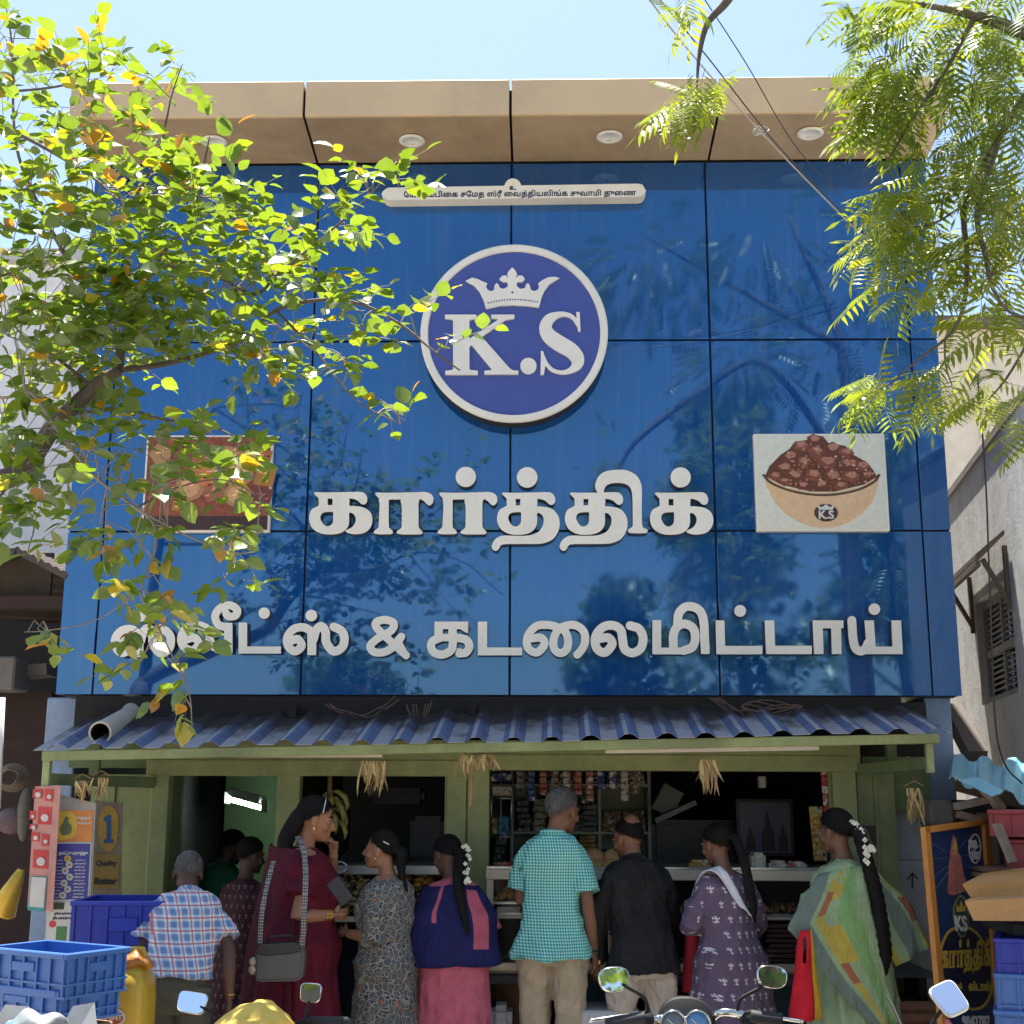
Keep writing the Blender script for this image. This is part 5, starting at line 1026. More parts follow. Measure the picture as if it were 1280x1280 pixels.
B1.plate('figure', [('P', [(1191, 1044), (1195, 1054), (1197, 1064), (1201, 1074), (1204, 1092), (1208, 1112), (1186, 1118), (1185, 1096), (1186, 1076), (1188, 1062)])], .4, 2, mat('robed figure print', (.36, .12, .09), .5, .5, 40), sb); B1.plate('figure_face', [('c', 1193, 1066, 3)], .2, 3, mat('face print', (.4, .22, .13), .5), sb); B1.plate('crown', [('p', [(1189.5, 1062), (1196.5, 1062), (1193.5, 1047)])], .2, 3, M_GOLD, sb)
for q in ((1163, 1053, 1184, 1066), (1162, 1074, 1184, 1072), (1168, 1095, 1185, 1082), (1170, 1110, 1185, 1090), (1201, 1058, 1207, 1050), (1201, 1070, 1212, 1069), (1206, 1080, 1230, 1098), (1203, 1094, 1212, 1104)): B1.plate('ray', [('S', [q[:2], q[2:]], .35)], .25, 1.5, mat('teal ray', (.05, .16, .24), .5), sb)
B1.plate('emblem_ring', [('P', [(1199, 1119), (1206, 1124), (1210, 1140), (1209, 1160), (1203, 1172), (1196, 1167), (1191, 1150), (1191, 1132)])], .3, 3, mat('olive ring', (.2, .2, .08), .5), sb); B1.plate('emblem', [('P', [(1199, 1122), (1205, 1126), (1208, 1141), (1207, 1159), (1203, 1169), (1197, 1165), (1193, 1150), (1193, 1133)])], .3, 4, mat('emblem dark green', (.02, .05, .035), .5), sb)
B1.text('lettering', 'KS', 1201, 1163, 14, M_WHP, sb, 5, .04); B1.plate('emblem_crown', [('p', [(1194.5, 1140), (1205.5, 1139), (1206.5, 1129), (1203, 1134), (1200, 1126), (1197, 1135), (1194, 1130)])], .2, 5, M_GOLD, sb)
E1 = [(1207, 1157), (1222, 1166), (1234, 1185), (1241, 1212), (1240, 1240), (1231, 1258), (1216, 1263), (1196, 1256), (1182, 1240), (1175, 1212), (1174, 1186), (1183, 1165), (1195, 1158)]; cxe, cye = 1208, 1210
B1.plate('ring', [('P', E1), ('-P', [(cxe+(x-cxe)*.91, cye+(y-cye)*.94) for x, y in E1])], .4, 2, M_GOLD, sb); B1.plate('ring_field', [('P', [(cxe+(x-cxe)*.91, cye+(y-cye)*.94) for x, y in E1])], .4, 1, mat('black blue', (.01, .012, .03), .4), sb)
def B1map(shapes): return shapes
letters1 = sh(KA, -805, -2)+AA+sh(AA, 365)+[('c', 970, 165, 58)]
A1px = lambda q: (370+q[0]/4.5714, 560+q[1]/4.5714); A2px = lambda q: (620+q[0]/4.5714, 560+q[1]/4.5714)
def toboard(q): u = (q[0]-388)/(891-388); v = (q[1]-584)/(690-584); return (1175+u*64, 1176+v*44-u*4)
for shp, fn in ((letters1, A1px), (sh(TAB+TAX, -874)+[('c', 178, 168, 59)], A2px), (sh(TAB+TAX, -486)+IS, A2px), (KA+[DOT], A2px)):
    me = slab(ink(shp, 5), -.0045, .0014, lambda q: B1.xy(toboard(fn(q)))); me.materials.append(M_GOLD); me.transform(B1.M)
    for p in me.polygons: p.material_index = 0
    link('lettering', me, sb)
B1.text('lettering', 'ஸ்வீட்ஸ்', 1191, 1236, 22, M_GOLD, sb, 3, .05); B1.text('lettering', 'ஸ்டால்', 1224, 1238, 26, M_GOLD, sb, 3, .05); B1.text('lettering', '9842787', 1220, 1283, 34, M_WHP, sb, 3, .04)
# cartons
for i, (a, b, c, d, Y, dd, m, lb_) in enumerate(((1204, 1106, 1340, 1122, 6.1, .5, (.42, .22, .07), 'flattened orange brown carton sheet, topmost of the two by the signboard'), (1207, 1127, 1340, 1151, 6.0, .5, (.36, .20, .08), 'flattened carton with open flap under the orange one'), (1236, 1086, 1340, 1091, 6.6, .4, (.14, .08, .05), 'upper dark flattened carton behind the orange sheet'), (1236, 1093, 1340, 1099, 6.58, .4, (.18, .11, .07), 'lower dark flattened carton behind the orange sheet'))):
    mb = MB(); x0, x1, z0, z1 = rect(a, b, c, d, Y)
    if i < 2:
        mb.add([(x0, Y, z1), (x1, Y, z1+.02), (x1, Y+dd, z1+.05), (x0+.07+dd*.37, Y+dd, z1+.02)], ((0, 1, 2, 3),)); mb.add([(x0+.03, Y-.004, z0), (x1, Y-.02, z0), (x1, Y, z1+.02), (x0, Y, z1)], ((0, 1, 2, 3),)); o = mb.build('flat_carton', mat('carton%d' % i, m, .8, .15, 8), None, solid=.008)
    else: mb.box(x0, x1, Y, Y+dd, z0, z1); o = mb.build('flat_carton', mat('carton%d' % i, m, .8, .2, 8), None)
    tag(o, lb_, 'carton', 'flattened cartons on the right')
M_RCR = plastic('dark red plastic', (.30, .02, .03))
for i, (px, py, Y, W, H, yw) in enumerate(((1238, 1012, 6.7, .5, .13, -8), (1259, 1049, 6.72, .5, .14, -3))):
    r = crate(('dark red crate under the blue tin roof, upper of the two', 'dark red crate under the blue tin roof, lower of the two')[i], at(px, py, Y), R(yw-14), W, .35, H, M_RCR, 'dark red crates')
mb = MB(); mb.beam(at(1246, 1030, 6.5), at(1266, 1078, 6.45), .06, .02); tag(mb.build('wooden_strip', mat('grey slat', (.20, .16, .13), .8, .3, 15), None), 'grey wooden slat leaning on the red crates', 'slat')
mb = MB(); mb.box(at(1262, 1160, 6.3).x, at(1330, 1160, 6.3).x, 6.25, 6.7, at(1250, 1168, 6.3).z+.0, at(1250, 1155, 6.3).z); tag(mb.build('dark_board', M_BLK, None), 'dark board between the cartons and the blue tubs', 'board')
for i, (py, H) in enumerate(((1172, .17), (1216, .2), (1262, .24))):
    crate(('upper','middle','lowest')[i]+' deep blue crate of the stack at the right edge', at(1246, py, 6.2), R(-20), .5, .35, H, M_CRL if i else M_CRD)
bk = thing('wicker_crate', 'brown bamboo crate with packets behind the square mirror', 'crate'); x0, x1, z0, z1 = rect(1092, 1246, 1202, 1300, 7.25)
mb = MB(); mb.box(x0, x1, 7.25, 7.6, .1, z1-.03); mb.build('body', mat('red brown cane', (.25, .12, .07), .8, .3, 12), bk)
for k in range(5): mb = MB(); z = z1-.02-k*.06; mb.box(x0-.015, x1+.015, 7.235, 7.2499, z-.04, z); mb.build('slat', mat('cane slat', (.30, .16, .09), .75, .3, 10, stretch=(3, 1, 1)), bk, bevel=.003)
# ================================================================== PEOPLE
def fuse(mb, voxel, iters=4, wr=0.0, seed=0, deform=None, wscale=1.0):
    me = bpy.data.meshes.new('f'); me.from_pydata(mb.v, [], mb.f)
    o = bpy.data.objects.new('f', me); COL.objects.link(o)
    r = o.modifiers.new('r', 'REMESH'); r.mode = 'VOXEL'; r.voxel_size = voxel; r.use_smooth_shade = True
    s = o.modifiers.new('s', 'SMOOTH'); s.iterations = iters; s.factor = .5
    dg = bpy.context.evaluated_depsgraph_get(); dg.update(); out = bpy.data.meshes.new_from_object(o.evaluated_get(dg))
    bpy.data.objects.remove(o); bpy.data.meshes.remove(me)
    n = len(out.vertices); co = np.empty(n*3); out.vertices.foreach_get('co', co); co = co.reshape(-1, 3)
    if wr:
        nm = np.empty(n*3); out.vertices.foreach_get('normal', nm); nm = nm.reshape(-1, 3); q = np.random.RandomState(seed); d = np.zeros(n)
        w_ = co+.03*np.sin(co[:, [2, 0, 1]]*11+q.rand(3)*6)
        for k in range(9):
            v = q.randn(3)*np.array([1, 1, .55]); v = v/np.linalg.norm(v)*q.uniform(16, 60)*wscale; a = np.sin(w_@v+q.rand()*6.28); d += (1-np.abs(a))**2.2*(30/np.linalg.norm(v))*.5 if k % 2 else a*.35*(25/np.linalg.norm(v))
        co = co+nm*np.clip(d-d.mean(), -1.0, 1.8)[:, None]*wr
    if deform: co = deform(co)
    out.vertices.foreach_set('co', co.ravel()); out.update()
    out.polygons.foreach_set('use_smooth', np.ones(len(out.polygons), bool)); return out
def oval(z, rx, ry, cx=0, cy=0, n=28, pl=0, np_=14, sq=1.0, ph=0.0, tilt=0.0):
    out = []
    for j in range(n):
        a = 2*math.pi*j/n; k = 1+pl*(math.sin(np_*a+ph)+.5*math.sin((np_*.5+1)*a+1.3+ph)); c, s = math.cos(a), math.sin(a)
        c = math.copysign(abs(c)**sq, c); s = math.copysign(abs(s)**sq, s); out.append(Vector((cx+rx*k*c, cy+ry*k*s, z+tilt*c)))
    return out
def hand(mb, W, d, nrm, curl=.5, s=1.0, side=1):
    """palm, four bent fingers and a thumb; d points along the fingers, nrm out of the palm, side = thumb direction"""
    W = Vector(W); d = Vector(d).normalized(); nrm = Vector(nrm); nrm = (nrm-d*nrm.dot(d)).normalized(); sv = d.cross(nrm)*side
    P = lambda a, b, c: W+d*a*s+sv*b*s+nrm*c*s
    mb.tube([W-d*.02*s, P(.02, 0, 0), P(.055, .002, 0), P(.085, 0, 0)], [.024*s, .03*s, .038*s, .034*s], 10, flat=.52) if abs(d.z) < .2 else mb.tube([W-d*.02*s, P(.02, 0, 0), P(.055, .002, 0), P(.085, 0, 0)], [.025*s, .029*s, .034*s, .031*s], 10, flat=.62)
    for k, (b, L) in enumerate(((.028, .066), (.009, .075), (-.010, .07), (-.028, .055))):
        p = P(.075, b, 0); pts = [P(.05, b*.8, 0), p]; a = 0
        for q, f in enumerate((.45, .32, .23)):
            a += curl*(.55+.35*q)+.05*k; dd = d*math.cos(a)+nrm*math.sin(a)+sv*b*1.2; p = p+dd.normalized()*L*f*s; pts.append(p)
        mb.tube(pts, [.0105*s, .0105*s, .0095*s, .0085*s, .0065*s], 7)
    p0 = P(.02, .022, .004); p1 = P(.045, .047, .014); p2 = P(.07, .052+.0*curl, .026+.01*curl); p3 = P(.088, .046, .034+.012*curl)
    mb.tube([p0, p1, p2, p3], [.014*s, .0125*s, .010*s, .007*s], 7)
def head_shapes(mb, c, s, Rm, male=True):
    """skull, jaw, nose, lips, brow, ears; face looks along +Y before Rm"""
    T = lambda x, y, z: c+Rm @ Vector((x*s, y*s, z*s))
    def bl(x, y, z, r, sq): 
        b = MB(); b.ball((0, 0, 0), 1, 16, 10); mb.add([T(x+v[0]*r*sq[0], y+v[1]*r*sq[1], z+v[2]*r*sq[2]) for v in b.v], b.f)
    bl(0, -.012, .035, .094, (.80, 1.02, .98)); bl(0, .022, -.02, .078, (.82, .90, 1.12)); bl(0, .046, -.075, .043, (1.0, .85, .78)); bl(0, .0, -.05, .062, (.98, .95, .9)); bl(0, .076, -.092, .018, (1.2, .9, .8))
    mb.tube([T(0, .082, .018), T(0, .098, -.006), T(0, .112, -.028), T(0, .094, -.036)], [.009*s, .011*s, .0145*s, .010*s], 8); bl(.013, .092, -.031, .010, (1, 1, .8)); bl(-.013, .092, -.031, .010, (1, 1, .8))
    bl(0, .091, -.058, .0125, (1.7, .75, .55)); bl(0, .088, -.069, .012, (1.5, .75, .6)); bl(.032, .073, .021, .017, (1.5, .7, .55)); bl(-.032, .073, .021, .017, (1.5, .7, .55))
    bl(.045, .058, -.028, .024, (.9, .8, .9)); bl(-.045, .058, -.028, .024, (.9, .8, .9))
    for x in (1, -1): bl(x*.079, -.006, -.008, .030, (.26, .72, 1.05)); bl(x*.080, .002, -.03, .012, (.5, .8, .9))
    return T
M_HAIRB = mat('black hair', (.009, .0075, .007), .7, .6, 60, spec=.15, stretch=(1, 1, .12), bump=.5, bscale=90); M_HAIRG = mat('grey hair', (.095, .09, .088), .75, .75, 55, stretch=(1, 1, .35), bump=.9, bscale=120)
t = NT('eye white'); t.base((.28, .25, .22)); t.rough(.35); M_EYE = t.m; M_LIP = mat('lips', (.17, .05, .045), .5)
M_GOLDM = mat('gold', (.75, .45, .10), .25, .1, metal=.9); M_JAS = mat('jasmine', (.70, .68, .55), .7, .15, 40)
def hair_cap(T, s, lines, m, name, parent, deform, thick=1.06, rough=0.0, seed=1):
    """shell over the skull; lines = hairline polar angle at front, side, back (degrees)"""
    q = np.random.RandomState(seed); nu, nv = 40, 14; mb = MB(); fr, sd_, bk = lines; vs = []
    for j in range(nv+1):
        for i in range(nu):
            az = 2*math.pi*i/nu; f = (1+math.cos(az))/2; b = (1-math.cos(az))/2; tm = R(fr*f**1.6+bk*b**1.3+sd_*(1-f**1.6-b**1.3)); th = tm*j/nv+.001
            k = thick*(1+rough*(q.rand()-.5)); e = 1-.03*(j/nv)**4
            vs.append(T(.094*.80*k*e*math.sin(th)*math.sin(az), -.012+.094*1.03*k*e*math.sin(th)*math.cos(az), .035+.094*.98*k*math.cos(th)))
    fs = [(j*nu+i, j*nu+(i+1) % nu, (j+1)*nu+(i+1) % nu, (j+1)*nu+i) for j in range(nv) for i in range(nu)]
    strands = []
    c = T(0, 0, .0); n0 = len(vs); vs += [c+(v-c)*.86 for v in vs[-nu:]]; fs += [(nv*nu+i, nv*nu+(i+1) % nu, n0+(i+1) % nu, n0+i) for i in range(nu)]
    mb.add(vs, fs, 0, True)
    def pt(az, th, k): return T(.094*.80*k*math.sin(th)*math.sin(az), -.012+.094*1.03*k*math.sin(th)*math.cos(az), .035+.094*.98*k*math.cos(th))
    for _ in range(1500):
        az = q.uniform(0, 6.283); f = (1+math.cos(az))/2; b = (1-math.cos(az))/2; tm = R(fr*f**1.6+bk*b**1.3+sd_*(1-f**1.6-b**1.3)); th = tm*math.sqrt(q.uniform(.02, 1.02)); L = R(q.uniform(8, 17)); w2 = q.uniform(.010, .022)/max(.3, math.sin(th)); da = q.uniform(-.1, .1); k0 = thick*q.uniform(.99, 1.015); k1 = k0+.012+rough*q.uniform(0, .6)
        mb.add([pt(az-w2, th, k0), pt(az+w2, th, k0), pt(az+da, th+L, k1)], [(0, 1, 2)], 0, True)
    mb.v = [tuple(p) for p in deform(np.array(mb.v))]; return mb.build(name, m, parent, fixn=False)
MALE = [(.74, .145, .105, 0), (.84, .165, .118, 0), (.94, .162, .115, 0), (1.04, .155, .108, .005), (1.16, .168, .115, .01), (1.28, .185, .118, .005), (1.35, .182, .102, 0), (1.395, .135, .082, -.005), (1.43, .075, .06, -.005)]
FEM = [(.74, .15, .115, -.01), (.84, .178, .13, -.01), (.94, .16, .118, 0), (1.04, .135, .103, .005), (1.16, .15, .122, .02), (1.24, .158, .118, .018), (1.31, .162, .095, 0), (1.36, .115, .075, -.005), (1.395, .062, .052, -.005)]
class Person:
    def __init__(s, label, px, Y, top_py, rz, male=True, skin=(.20, .10, .06), fat=1.0, lean=0, hd=(0, 0, 0), hoff=(0, 0), arms=None, legs=None, group=None, seed=1, hz=.1):
        s.s = 1.0; H = at(px, top_py, Y).z-hz; c = math.cos(R(lean)); body = 1.655; s.male = male
        s.k = H/(.86+(body-.86)*c+.02*(1-c)); x = at(px, 1150, Y).x; s.seed = seed; s.fat = fat; s.lean = lean
        s.root = thing('person', label, 'person', (x, Y, hz), rz, group); s.root.scale = (s.k,)*3
        s.M = Matrix.Translation((x, Y, hz)) @ Matrix.Rotation(rz, 4, 'Z') @ Matrix.Scale(s.k, 4)
        s.prof = MALE if male else FEM; s.arms = arms or {}; skin = tuple(x*1.2 for x in skin); s.skin = mat('skin %.2f %.3f' % (skin[0], skin[1]), skin, .55, .14, 9, spec=.35)
        s.hc = Vector((hoff[0], .03+hoff[1], 1.545)); s.Rm = (Matrix.Rotation(R(hd[0]), 3, 'Z') @ Matrix.Rotation(R(hd[1]), 3, 'X') @ Matrix.Rotation(R(hd[2]), 3, 'Y'))
        sh_x = .178 if male else .152; shz = 1.335 if male else 1.30
        s.J = {}
        for sd in (1, -1):
            a = s.arms.get(sd, ((sd*.235, .02, 1.07), (sd*.16, .24, 1.06))); s.J[sd] = [Vector((sd*sh_x*fat**.5, -.0, shz)), Vector(a[0]), Vector(a[1]), Vector(a[2]) if len(a) > 2 else None, a[3] if len(a) > 3 else .5, Vector(a[4]) if len(a) > 4 else Vector((-sd, 0, 0))]
        s.legs = legs or {1: ((.085, .0, .86), (.095, .01, .48), (.10, -.01, .09)), -1: ((-.085, .0, .86), (-.095, .01, .48), (-.10, -.01, .09))}
        mb = MB(); rg = [oval(z if z > .8 else .82, rx*fat*(.97 if z > 1.1 else .86), ry*fat*(.97 if z > 1.1 else .84), 0, cy) for z, rx, ry, cy in s.prof[:1]+s.prof[2:]]; mb.rings(rg)
        mb.tube([(0, -.005, 1.36), (s.hc.x*.4, .005, 1.44), (s.hc.x*.9, s.hc.y-.02, 1.53)], [.062, .054 if male else .046, .05 if male else .043], 14)
        s.T = head_shapes(mb, s.hc, 1.0, s.Rm, male)
        for sd in (1, -1):
            S_, E, W, hd_, cu, nr_ = s.J[sd]; f = fat**.5*(1 if male else .9)
            mb.tube([S_*.96+Vector((0, 0, -.012)), S_.lerp(E, .5), E, E.lerp(W, .35), W], [.036*f, .036*f, .037*f, .039*f, .027*f], 12)
            dirv = hd_ if hd_ is not None else (W-E); hand(mb, W, dirv, nr_, cu, .95 if male else .86, sd if True else 1)
            h, k, an = (Vector(p) for p in s.legs[sd]); mb.tube([h, h.lerp(k, .5), k, k.lerp(an, .4), an], [.085*f, .073*f, .055*f, .053*f, .036*f], 12)
            mb.tube([an+Vector((0, -.045, -.05)), an+Vector((0, .05, -.058)), an+Vector((sd*.01, .15, -.07)), an+Vector((sd*.012, .185, -.075))], [.034, .036, .034, .018], 10)
        s.part('body', fuse(mb, .0062, 3, deform=s.df), s.skin)
        for x in (1, -1): mb = MB(); mb.ball(s.T(x*.032, .0765, .003), .0085, 10, 6, 0, (1.3, .8, .7)); s.raw('eye', mb, M_EYE); mb = MB(); mb.ball(s.T(x*.032, .0828, .003), .005, 8, 5); s.raw('iris', mb, M_HAIRB)
        mb = MB(); 
        for x in (1, -1): mb.tube([s.T(x*.014, .086, .031), s.T(x*.032, .086, .036), s.T(x*.052, .070, .029)], [.003, .0045, .002], 6)
        s.raw('eyebrows', mb, M_HAIRB)
    def df(s, co):
        co = np.array(co, float); a = R(s.lean)*np.clip((co[:, 2]-.80)/.30, 0, 1); y, z = co[:, 1].copy(), co[:, 2]-.88; co[:, 1] = y*np.cos(a)+z*np.sin(a); co[:, 2] = .88-y*np.sin(a)+z*np.cos(a); return co
    def part(s, name, me, m, parent=None):
        me.name = name; me.materials.append(m); return link(name, me, parent or s.root)
    def raw(s, name, mb, m, fixn=True, solid=0):
        mb.v = [tuple(p) for p in s.df(np.array(mb.v))]; return mb.build(name, m, s.root, fixn=fixn, solid=solid)
    def world(s, p): return s.M @ Vector(s.df(np.array([tuple(p)]))[0])
    def top(s, name, m, hem, sleeve=.5, loose=.02, flare=None, pleat=0, wr=.004, voxel=.008, collar=True, cuff=.012, fit=1.0):
        """shirt, blouse, kurta or dress: torso shell down to hem, with sleeves (fraction of the arm: 0.5 = elbow, 1 = wrist)"""
        mb = MB(); rg = []
        pr = [p for p in s.prof if p[0] > max(hem, .9 if flare else 0)]
        lo = [(hem, (flare or s.prof[1][1]+.01), (flare*.8 if flare else s.prof[1][2]+.012), 0)]
        if flare: lo = [(hem+(.93-hem)*t_, .17+(flare-.17)*(1-t_)**.8, .13+(flare*.78-.13)*(1-t_)**.8, -.0) for t_ in (0, .2, .4, .6, .8, .97)]
        for z, rx, ry, cy in lo+pr[:-1]:
            f = s.fat*fit; d = loose*(1.75 if z < .9 else 1.45 if z < 1.0 else 1.1 if z < 1.1 else 1 if z < 1.3 else .75); rg.append(oval(z, rx*(f if z > .9 else 1)+d, ry*(f if z > .9 else 1)+d, 0, cy, 120 if pleat else 40, pleat*min(1, max(0, (1.0-z)*2)), 15, .92, s.seed))
        rg.append(oval(pr[-1][0], .072 if s.male else .066, .062, 0, 0, 120 if pleat else 40)); mb.rings(rg)
        for sd in (1, -1):
            S_, E, W = s.J[sd][:3]; f = s.fat**.5; r0, r1, r2 = .066*f+loose*.3, .052*f+loose*.55, .036*f+loose*.35
            S1 = S_*.9+Vector((0, 0, .0)); q = S_+Vector((0, 0, -.020))
            pts = [S1-Vector((sd*.05, 0, .012)), q, S_.lerp(E, .5), E, E.lerp(W, .5), W]; rr_ = [r0*.72, r0*.9, (r0+r1)/2+.004, r1, (r1+r2)/2, r2]; L = [0, 0, .5*(E-S_).length, (E-S_).length, (E-S_).length+.5*(W-E).length, (E-S_).length+(W-E).length]
            end = sleeve*L[-1]; P_, R_ = [], []
            for i in range(6):
                if L[i] < end or i < 2: P_.append(pts[i]); R_.append(rr_[i])
                else:
                    u = (end-L[i-1])/max(1e-6, L[i]-L[i-1]); P_.append(pts[i-1].lerp(pts[i], u)); R_.append(rr_[i-1]+(rr_[i]-rr_[i-1])*u+cuff); break
            mb.tube(P_, R_, 18)
        o = s.part(name, fuse(mb, voxel, 4, wr, s.seed, s.df), m)
        if collar: mb = MB(); mb.tube([Vector((.063*math.cos(a), .002+.058*math.sin(a), 1.425+.012*math.sin(a)*-1)) for a in np.linspace(0, 6.283, 22)], .016, 8); me = fuse(mb, .006, 2, deform=s.df); s.part('collar', me, m, o); 
        return o
    def trousers(s, m, wr=.005, loose=.022, waist=.98, hemz=.10):
        mb = MB(); mb.rings([oval(z, rx*s.fat+loose*.6, ry*s.fat+loose*.6, 0, cy-.002) for z, rx, ry, cy in ((.76, .13, .10, -.01), (.80, .15, .112, -.01), (.86, .158, .116, -.008), (.93, .148, .106, 0), (waist, .140, .098, 0))])
        for sd in (1, -1):
            h, k, an = (Vector(p) for p in s.legs[sd]); an = an.lerp(k, (hemz-an.z)/max(.01, k.z-an.z)); mb.tube([h+Vector((0, 0, .03)), h.lerp(k, .3), h.lerp(k, .65), k, k.lerp(an, .5), an], [.098+loose*.4, .092+loose*.5, .078+loose*.5, .068+loose*.6, .062+loose*.7, .062+loose*.8], 18)
        return s.part('trousers', fuse(mb, .008, 4, wr, s.seed+5, s.df), m)
    def shoes(s, m):
        for sd in (1, -1): an = Vector(s.legs[sd][2]); mb = MB(); mb.box(an.x-.045, an.x+.045, an.y-.08, an.y+.20, -.005, .022); s.raw('sandal', mb, m)
    def hair(s, m, lines=(48, 100, 128), thick=1.07, rough=0.0): return hair_cap(s.T, 1, lines, m, 'hair', s.root, s.df, thick, rough, s.seed)
    def strand(s, name, pts, rad, m, braid=0, n=12):
        mb = MB(); c = curve(pts, 14); k = len(c); rs = []
        for i in range(k):
            u = i/(k-1)*(len(rad)-1); a = int(min(u, len(rad)-2)); r = rad[a]+(rad[a+1]-rad[a])*(u-a); rs.append(r*(1+.16*abs(math.sin(braid*i/(k-1)*math.pi))-.08) if braid else r)
        mb.tube(c, rs, n, flat=.7); return s.raw(name, mb, m)
# ---- fabrics
def folds(t):
    a = t.noise(9, 5, .6, t.mapping((1.6, 1.6, .7)), 1.4); b = t.noise(240, 2, .5); t.bump(t.math('ADD', a, t.math('MULTIPLY', b, .02)), .55, .05)
def checks(name, period, cols, line=None, zs=1.0, soft=.06):
    """woven check on object x / z: two tones per direction, optional thin contrast line"""
    t = NT(name); X, Y_, Z = t.sep()
    xx = t.math('ADD', X, t.math('MULTIPLY', Y_, .55))
    def band(c, w): return t.ramp(t.math('PINGPONG', t.math('MULTIPLY', c, 1/period), .5), [(w-soft, 0.0), (w+soft, 1.0)])
    bx, bz = band(xx, .25), band(t.math('MULTIPLY', Z, zs), .25); k = t.math('MULTIPLY', t.math('ADD', bx, bz), .5); c = t.ramp(k, [(.0, cols[0]), (.5, cols[1]), (1.0, cols[2])])
    if line:
        def ln(c_, off): return t.math('LESS_THAN', t.math('PINGPONG', t.math('ADD', t.math('MULTIPLY', c_, 1/period), off), .5), .065)
        c = t.mix(t.math('MULTIPLY', ln(xx, .0), .8), c, line); c = t.mix(t.math('MULTIPLY', ln(t.math('MULTIPLY', Z, zs), .0), .8), c, line)
    t.base(t.mix(t.math('MULTIPLY', t.noise(8, 4, .6), .25), c, tuple(x*.6 for x in cols[1]))); t.rough(.85); t.b.inputs['Specular IOR Level'].default_value = .2; folds(t); return t.m
def cloth(name, c, var=.15, rough=.8, sheen=0):
    t = NT(name); t.base(t.ramp(t.noise(10, 5, .6), [(.3, tuple(x*(1-var) for x in c)), (.7, tuple(min(1, x*(1+var)) for x in c))])); t.rough(rough); t.b.inputs['Specular IOR Level'].default_value = .25; folds(t); return t.m
def paisley(name, bg, fg, acc, sc=38):
    t = NT(name); v = t.n('ShaderNodeTexVoronoi', feature='DISTANCE_TO_EDGE'); v.inputs['Scale'].default_value = sc; w_ = t.noise(sc*.6, 3, .6); co = t.n('ShaderNodeVectorMath', operation='ADD'); t.l(t.coord(), co.inputs[0]); cx = t.n('ShaderNodeCombineXYZ'); wv = t.math('MULTIPLY', w_, .05); t.l(wv, cx.inputs[0]); t.l(wv, cx.inputs[2]); t.l(cx.outputs[0], co.inputs[1]); t.l(co.outputs[0], v.inputs['Vector'])
    v2 = t.n('ShaderNodeTexVoronoi'); v2.inputs['Scale'].default_value = sc; t.l(co.outputs[0], v2.inputs['Vector']); k = t.ramp(v.outputs['Distance'], [(.05, 1.0), (.11, 0.0), (.17, 0.0), (.22, .8), (.3, .2)]); c = t.mix(k, bg, fg)
    sp = t.n('ShaderNodeSeparateColor'); t.l(v2.outputs['Color'], sp.inputs[0]); c = t.mix(t.math('MULTIPLY', t.math('GREATER_THAN', sp.outputs[0], .93), t.math('LESS_THAN', v2.outputs['Distance'], .3)), c, acc); t.base(c); t.rough(.8); folds(t); return t.m
def motif(name, bg, fg, nx=16, nz=11):
    """small woven sprigs in staggered rows"""
    t = NT(name); X, Y_, Z = t.sep(); u = t.math('MULTIPLY', t.math('ADD', X, t.math('MULTIPLY', Y_, .6)), nx); v = t.math('MULTIPLY', Z, nz); row = t.math('MULTIPLY', t.math('MODULO', t.math('FLOOR', v), 2.0), .5)
    fu = t.math('ABSOLUTE', t.math('SUBTRACT', t.math('FRACT', t.math('ADD', u, row)), .5)); fv = t.math('SUBTRACT', t.math('FRACT', v), .5); av = t.math('ABSOLUTE', fv)
    def box(a, b, w1, h1): return t.math('MULTIPLY', t.math('LESS_THAN', a, w1), t.math('LESS_THAN', b, h1))
    def m(a, b): return t.math('MAXIMUM', a, b)
    k = m(box(fu, av, .035, .24), m(box(fu, t.math('ABSOLUTE', t.math('SUBTRACT', fv, .07)), .17, .035), m(box(fu, t.math('ABSOLUTE', t.math('ADD', fv, .15)), .12, .03), box(t.math('ABSOLUTE', t.math('SUBTRACT', fu, .14)), t.math('ABSOLUTE', t.math('SUBTRACT', fv, .1)), .035, .075))))
    t.base(t.mix(k, t.ramp(t.noise(9, 4, .6), [(.3, tuple(x*.8 for x in bg)), (.7, tuple(x*1.2 for x in bg))]), fg)); t.rough(.8); folds(t); return t.m
def drape(p, name, fn, nu, nv, mats, strip=None, solid=.003, wr=.004):
    """cloth sheet fn(u,v) -> point; strip(u,v) -> material slot"""
    mb = MB(); q = random.Random(p.seed); ph = [q.uniform(0, 6) for _ in range(4)]
    def f(u, v):
        b = Vector(fn(u, v)); b += Vector((math.sin(9*v+ph[0]+7*u), math.sin(8*u+ph[1]+5*v), math.sin(11*v+ph[2])))*wr; return b
    vs = [f(i/nu, j/nv) for j in range(nv+1) for i in range(nu+1)]
    for j in range(nv):
        for i in range(nu): pass
    mb.add(vs, [], 0); 
    for j in range(nv):
        for i in range(nu):
            mb.f.append((j*(nu+1)+i, j*(nu+1)+i+1, (j+1)*(nu+1)+i+1, (j+1)*(nu+1)+i)); mb.m.append(strip((i+.5)/nu, (j+.5)/nv) if strip else 0); mb.sm.append(True)
    return p.raw(name, mb, mats, fixn=False, solid=solid)
def flowers(p, name, pts, n, r, m=None):
    mb = MB(); q = random.Random(p.seed+3); c = curve(pts, 10)
    for k in range(n):
        b = c[int(k/n*(len(c)-1))]+Vector((q.uniform(-1, 1), q.uniform(-1, .4), q.uniform(-1, 1)))*r*1.1
        for a in range(4): mb.ball(b+Vector((math.cos(a*1.57), -.3, math.sin(a*1.57)))*r*.5, r*.48, 6, 4)
    return p.raw(name, mb, m or M_JAS)
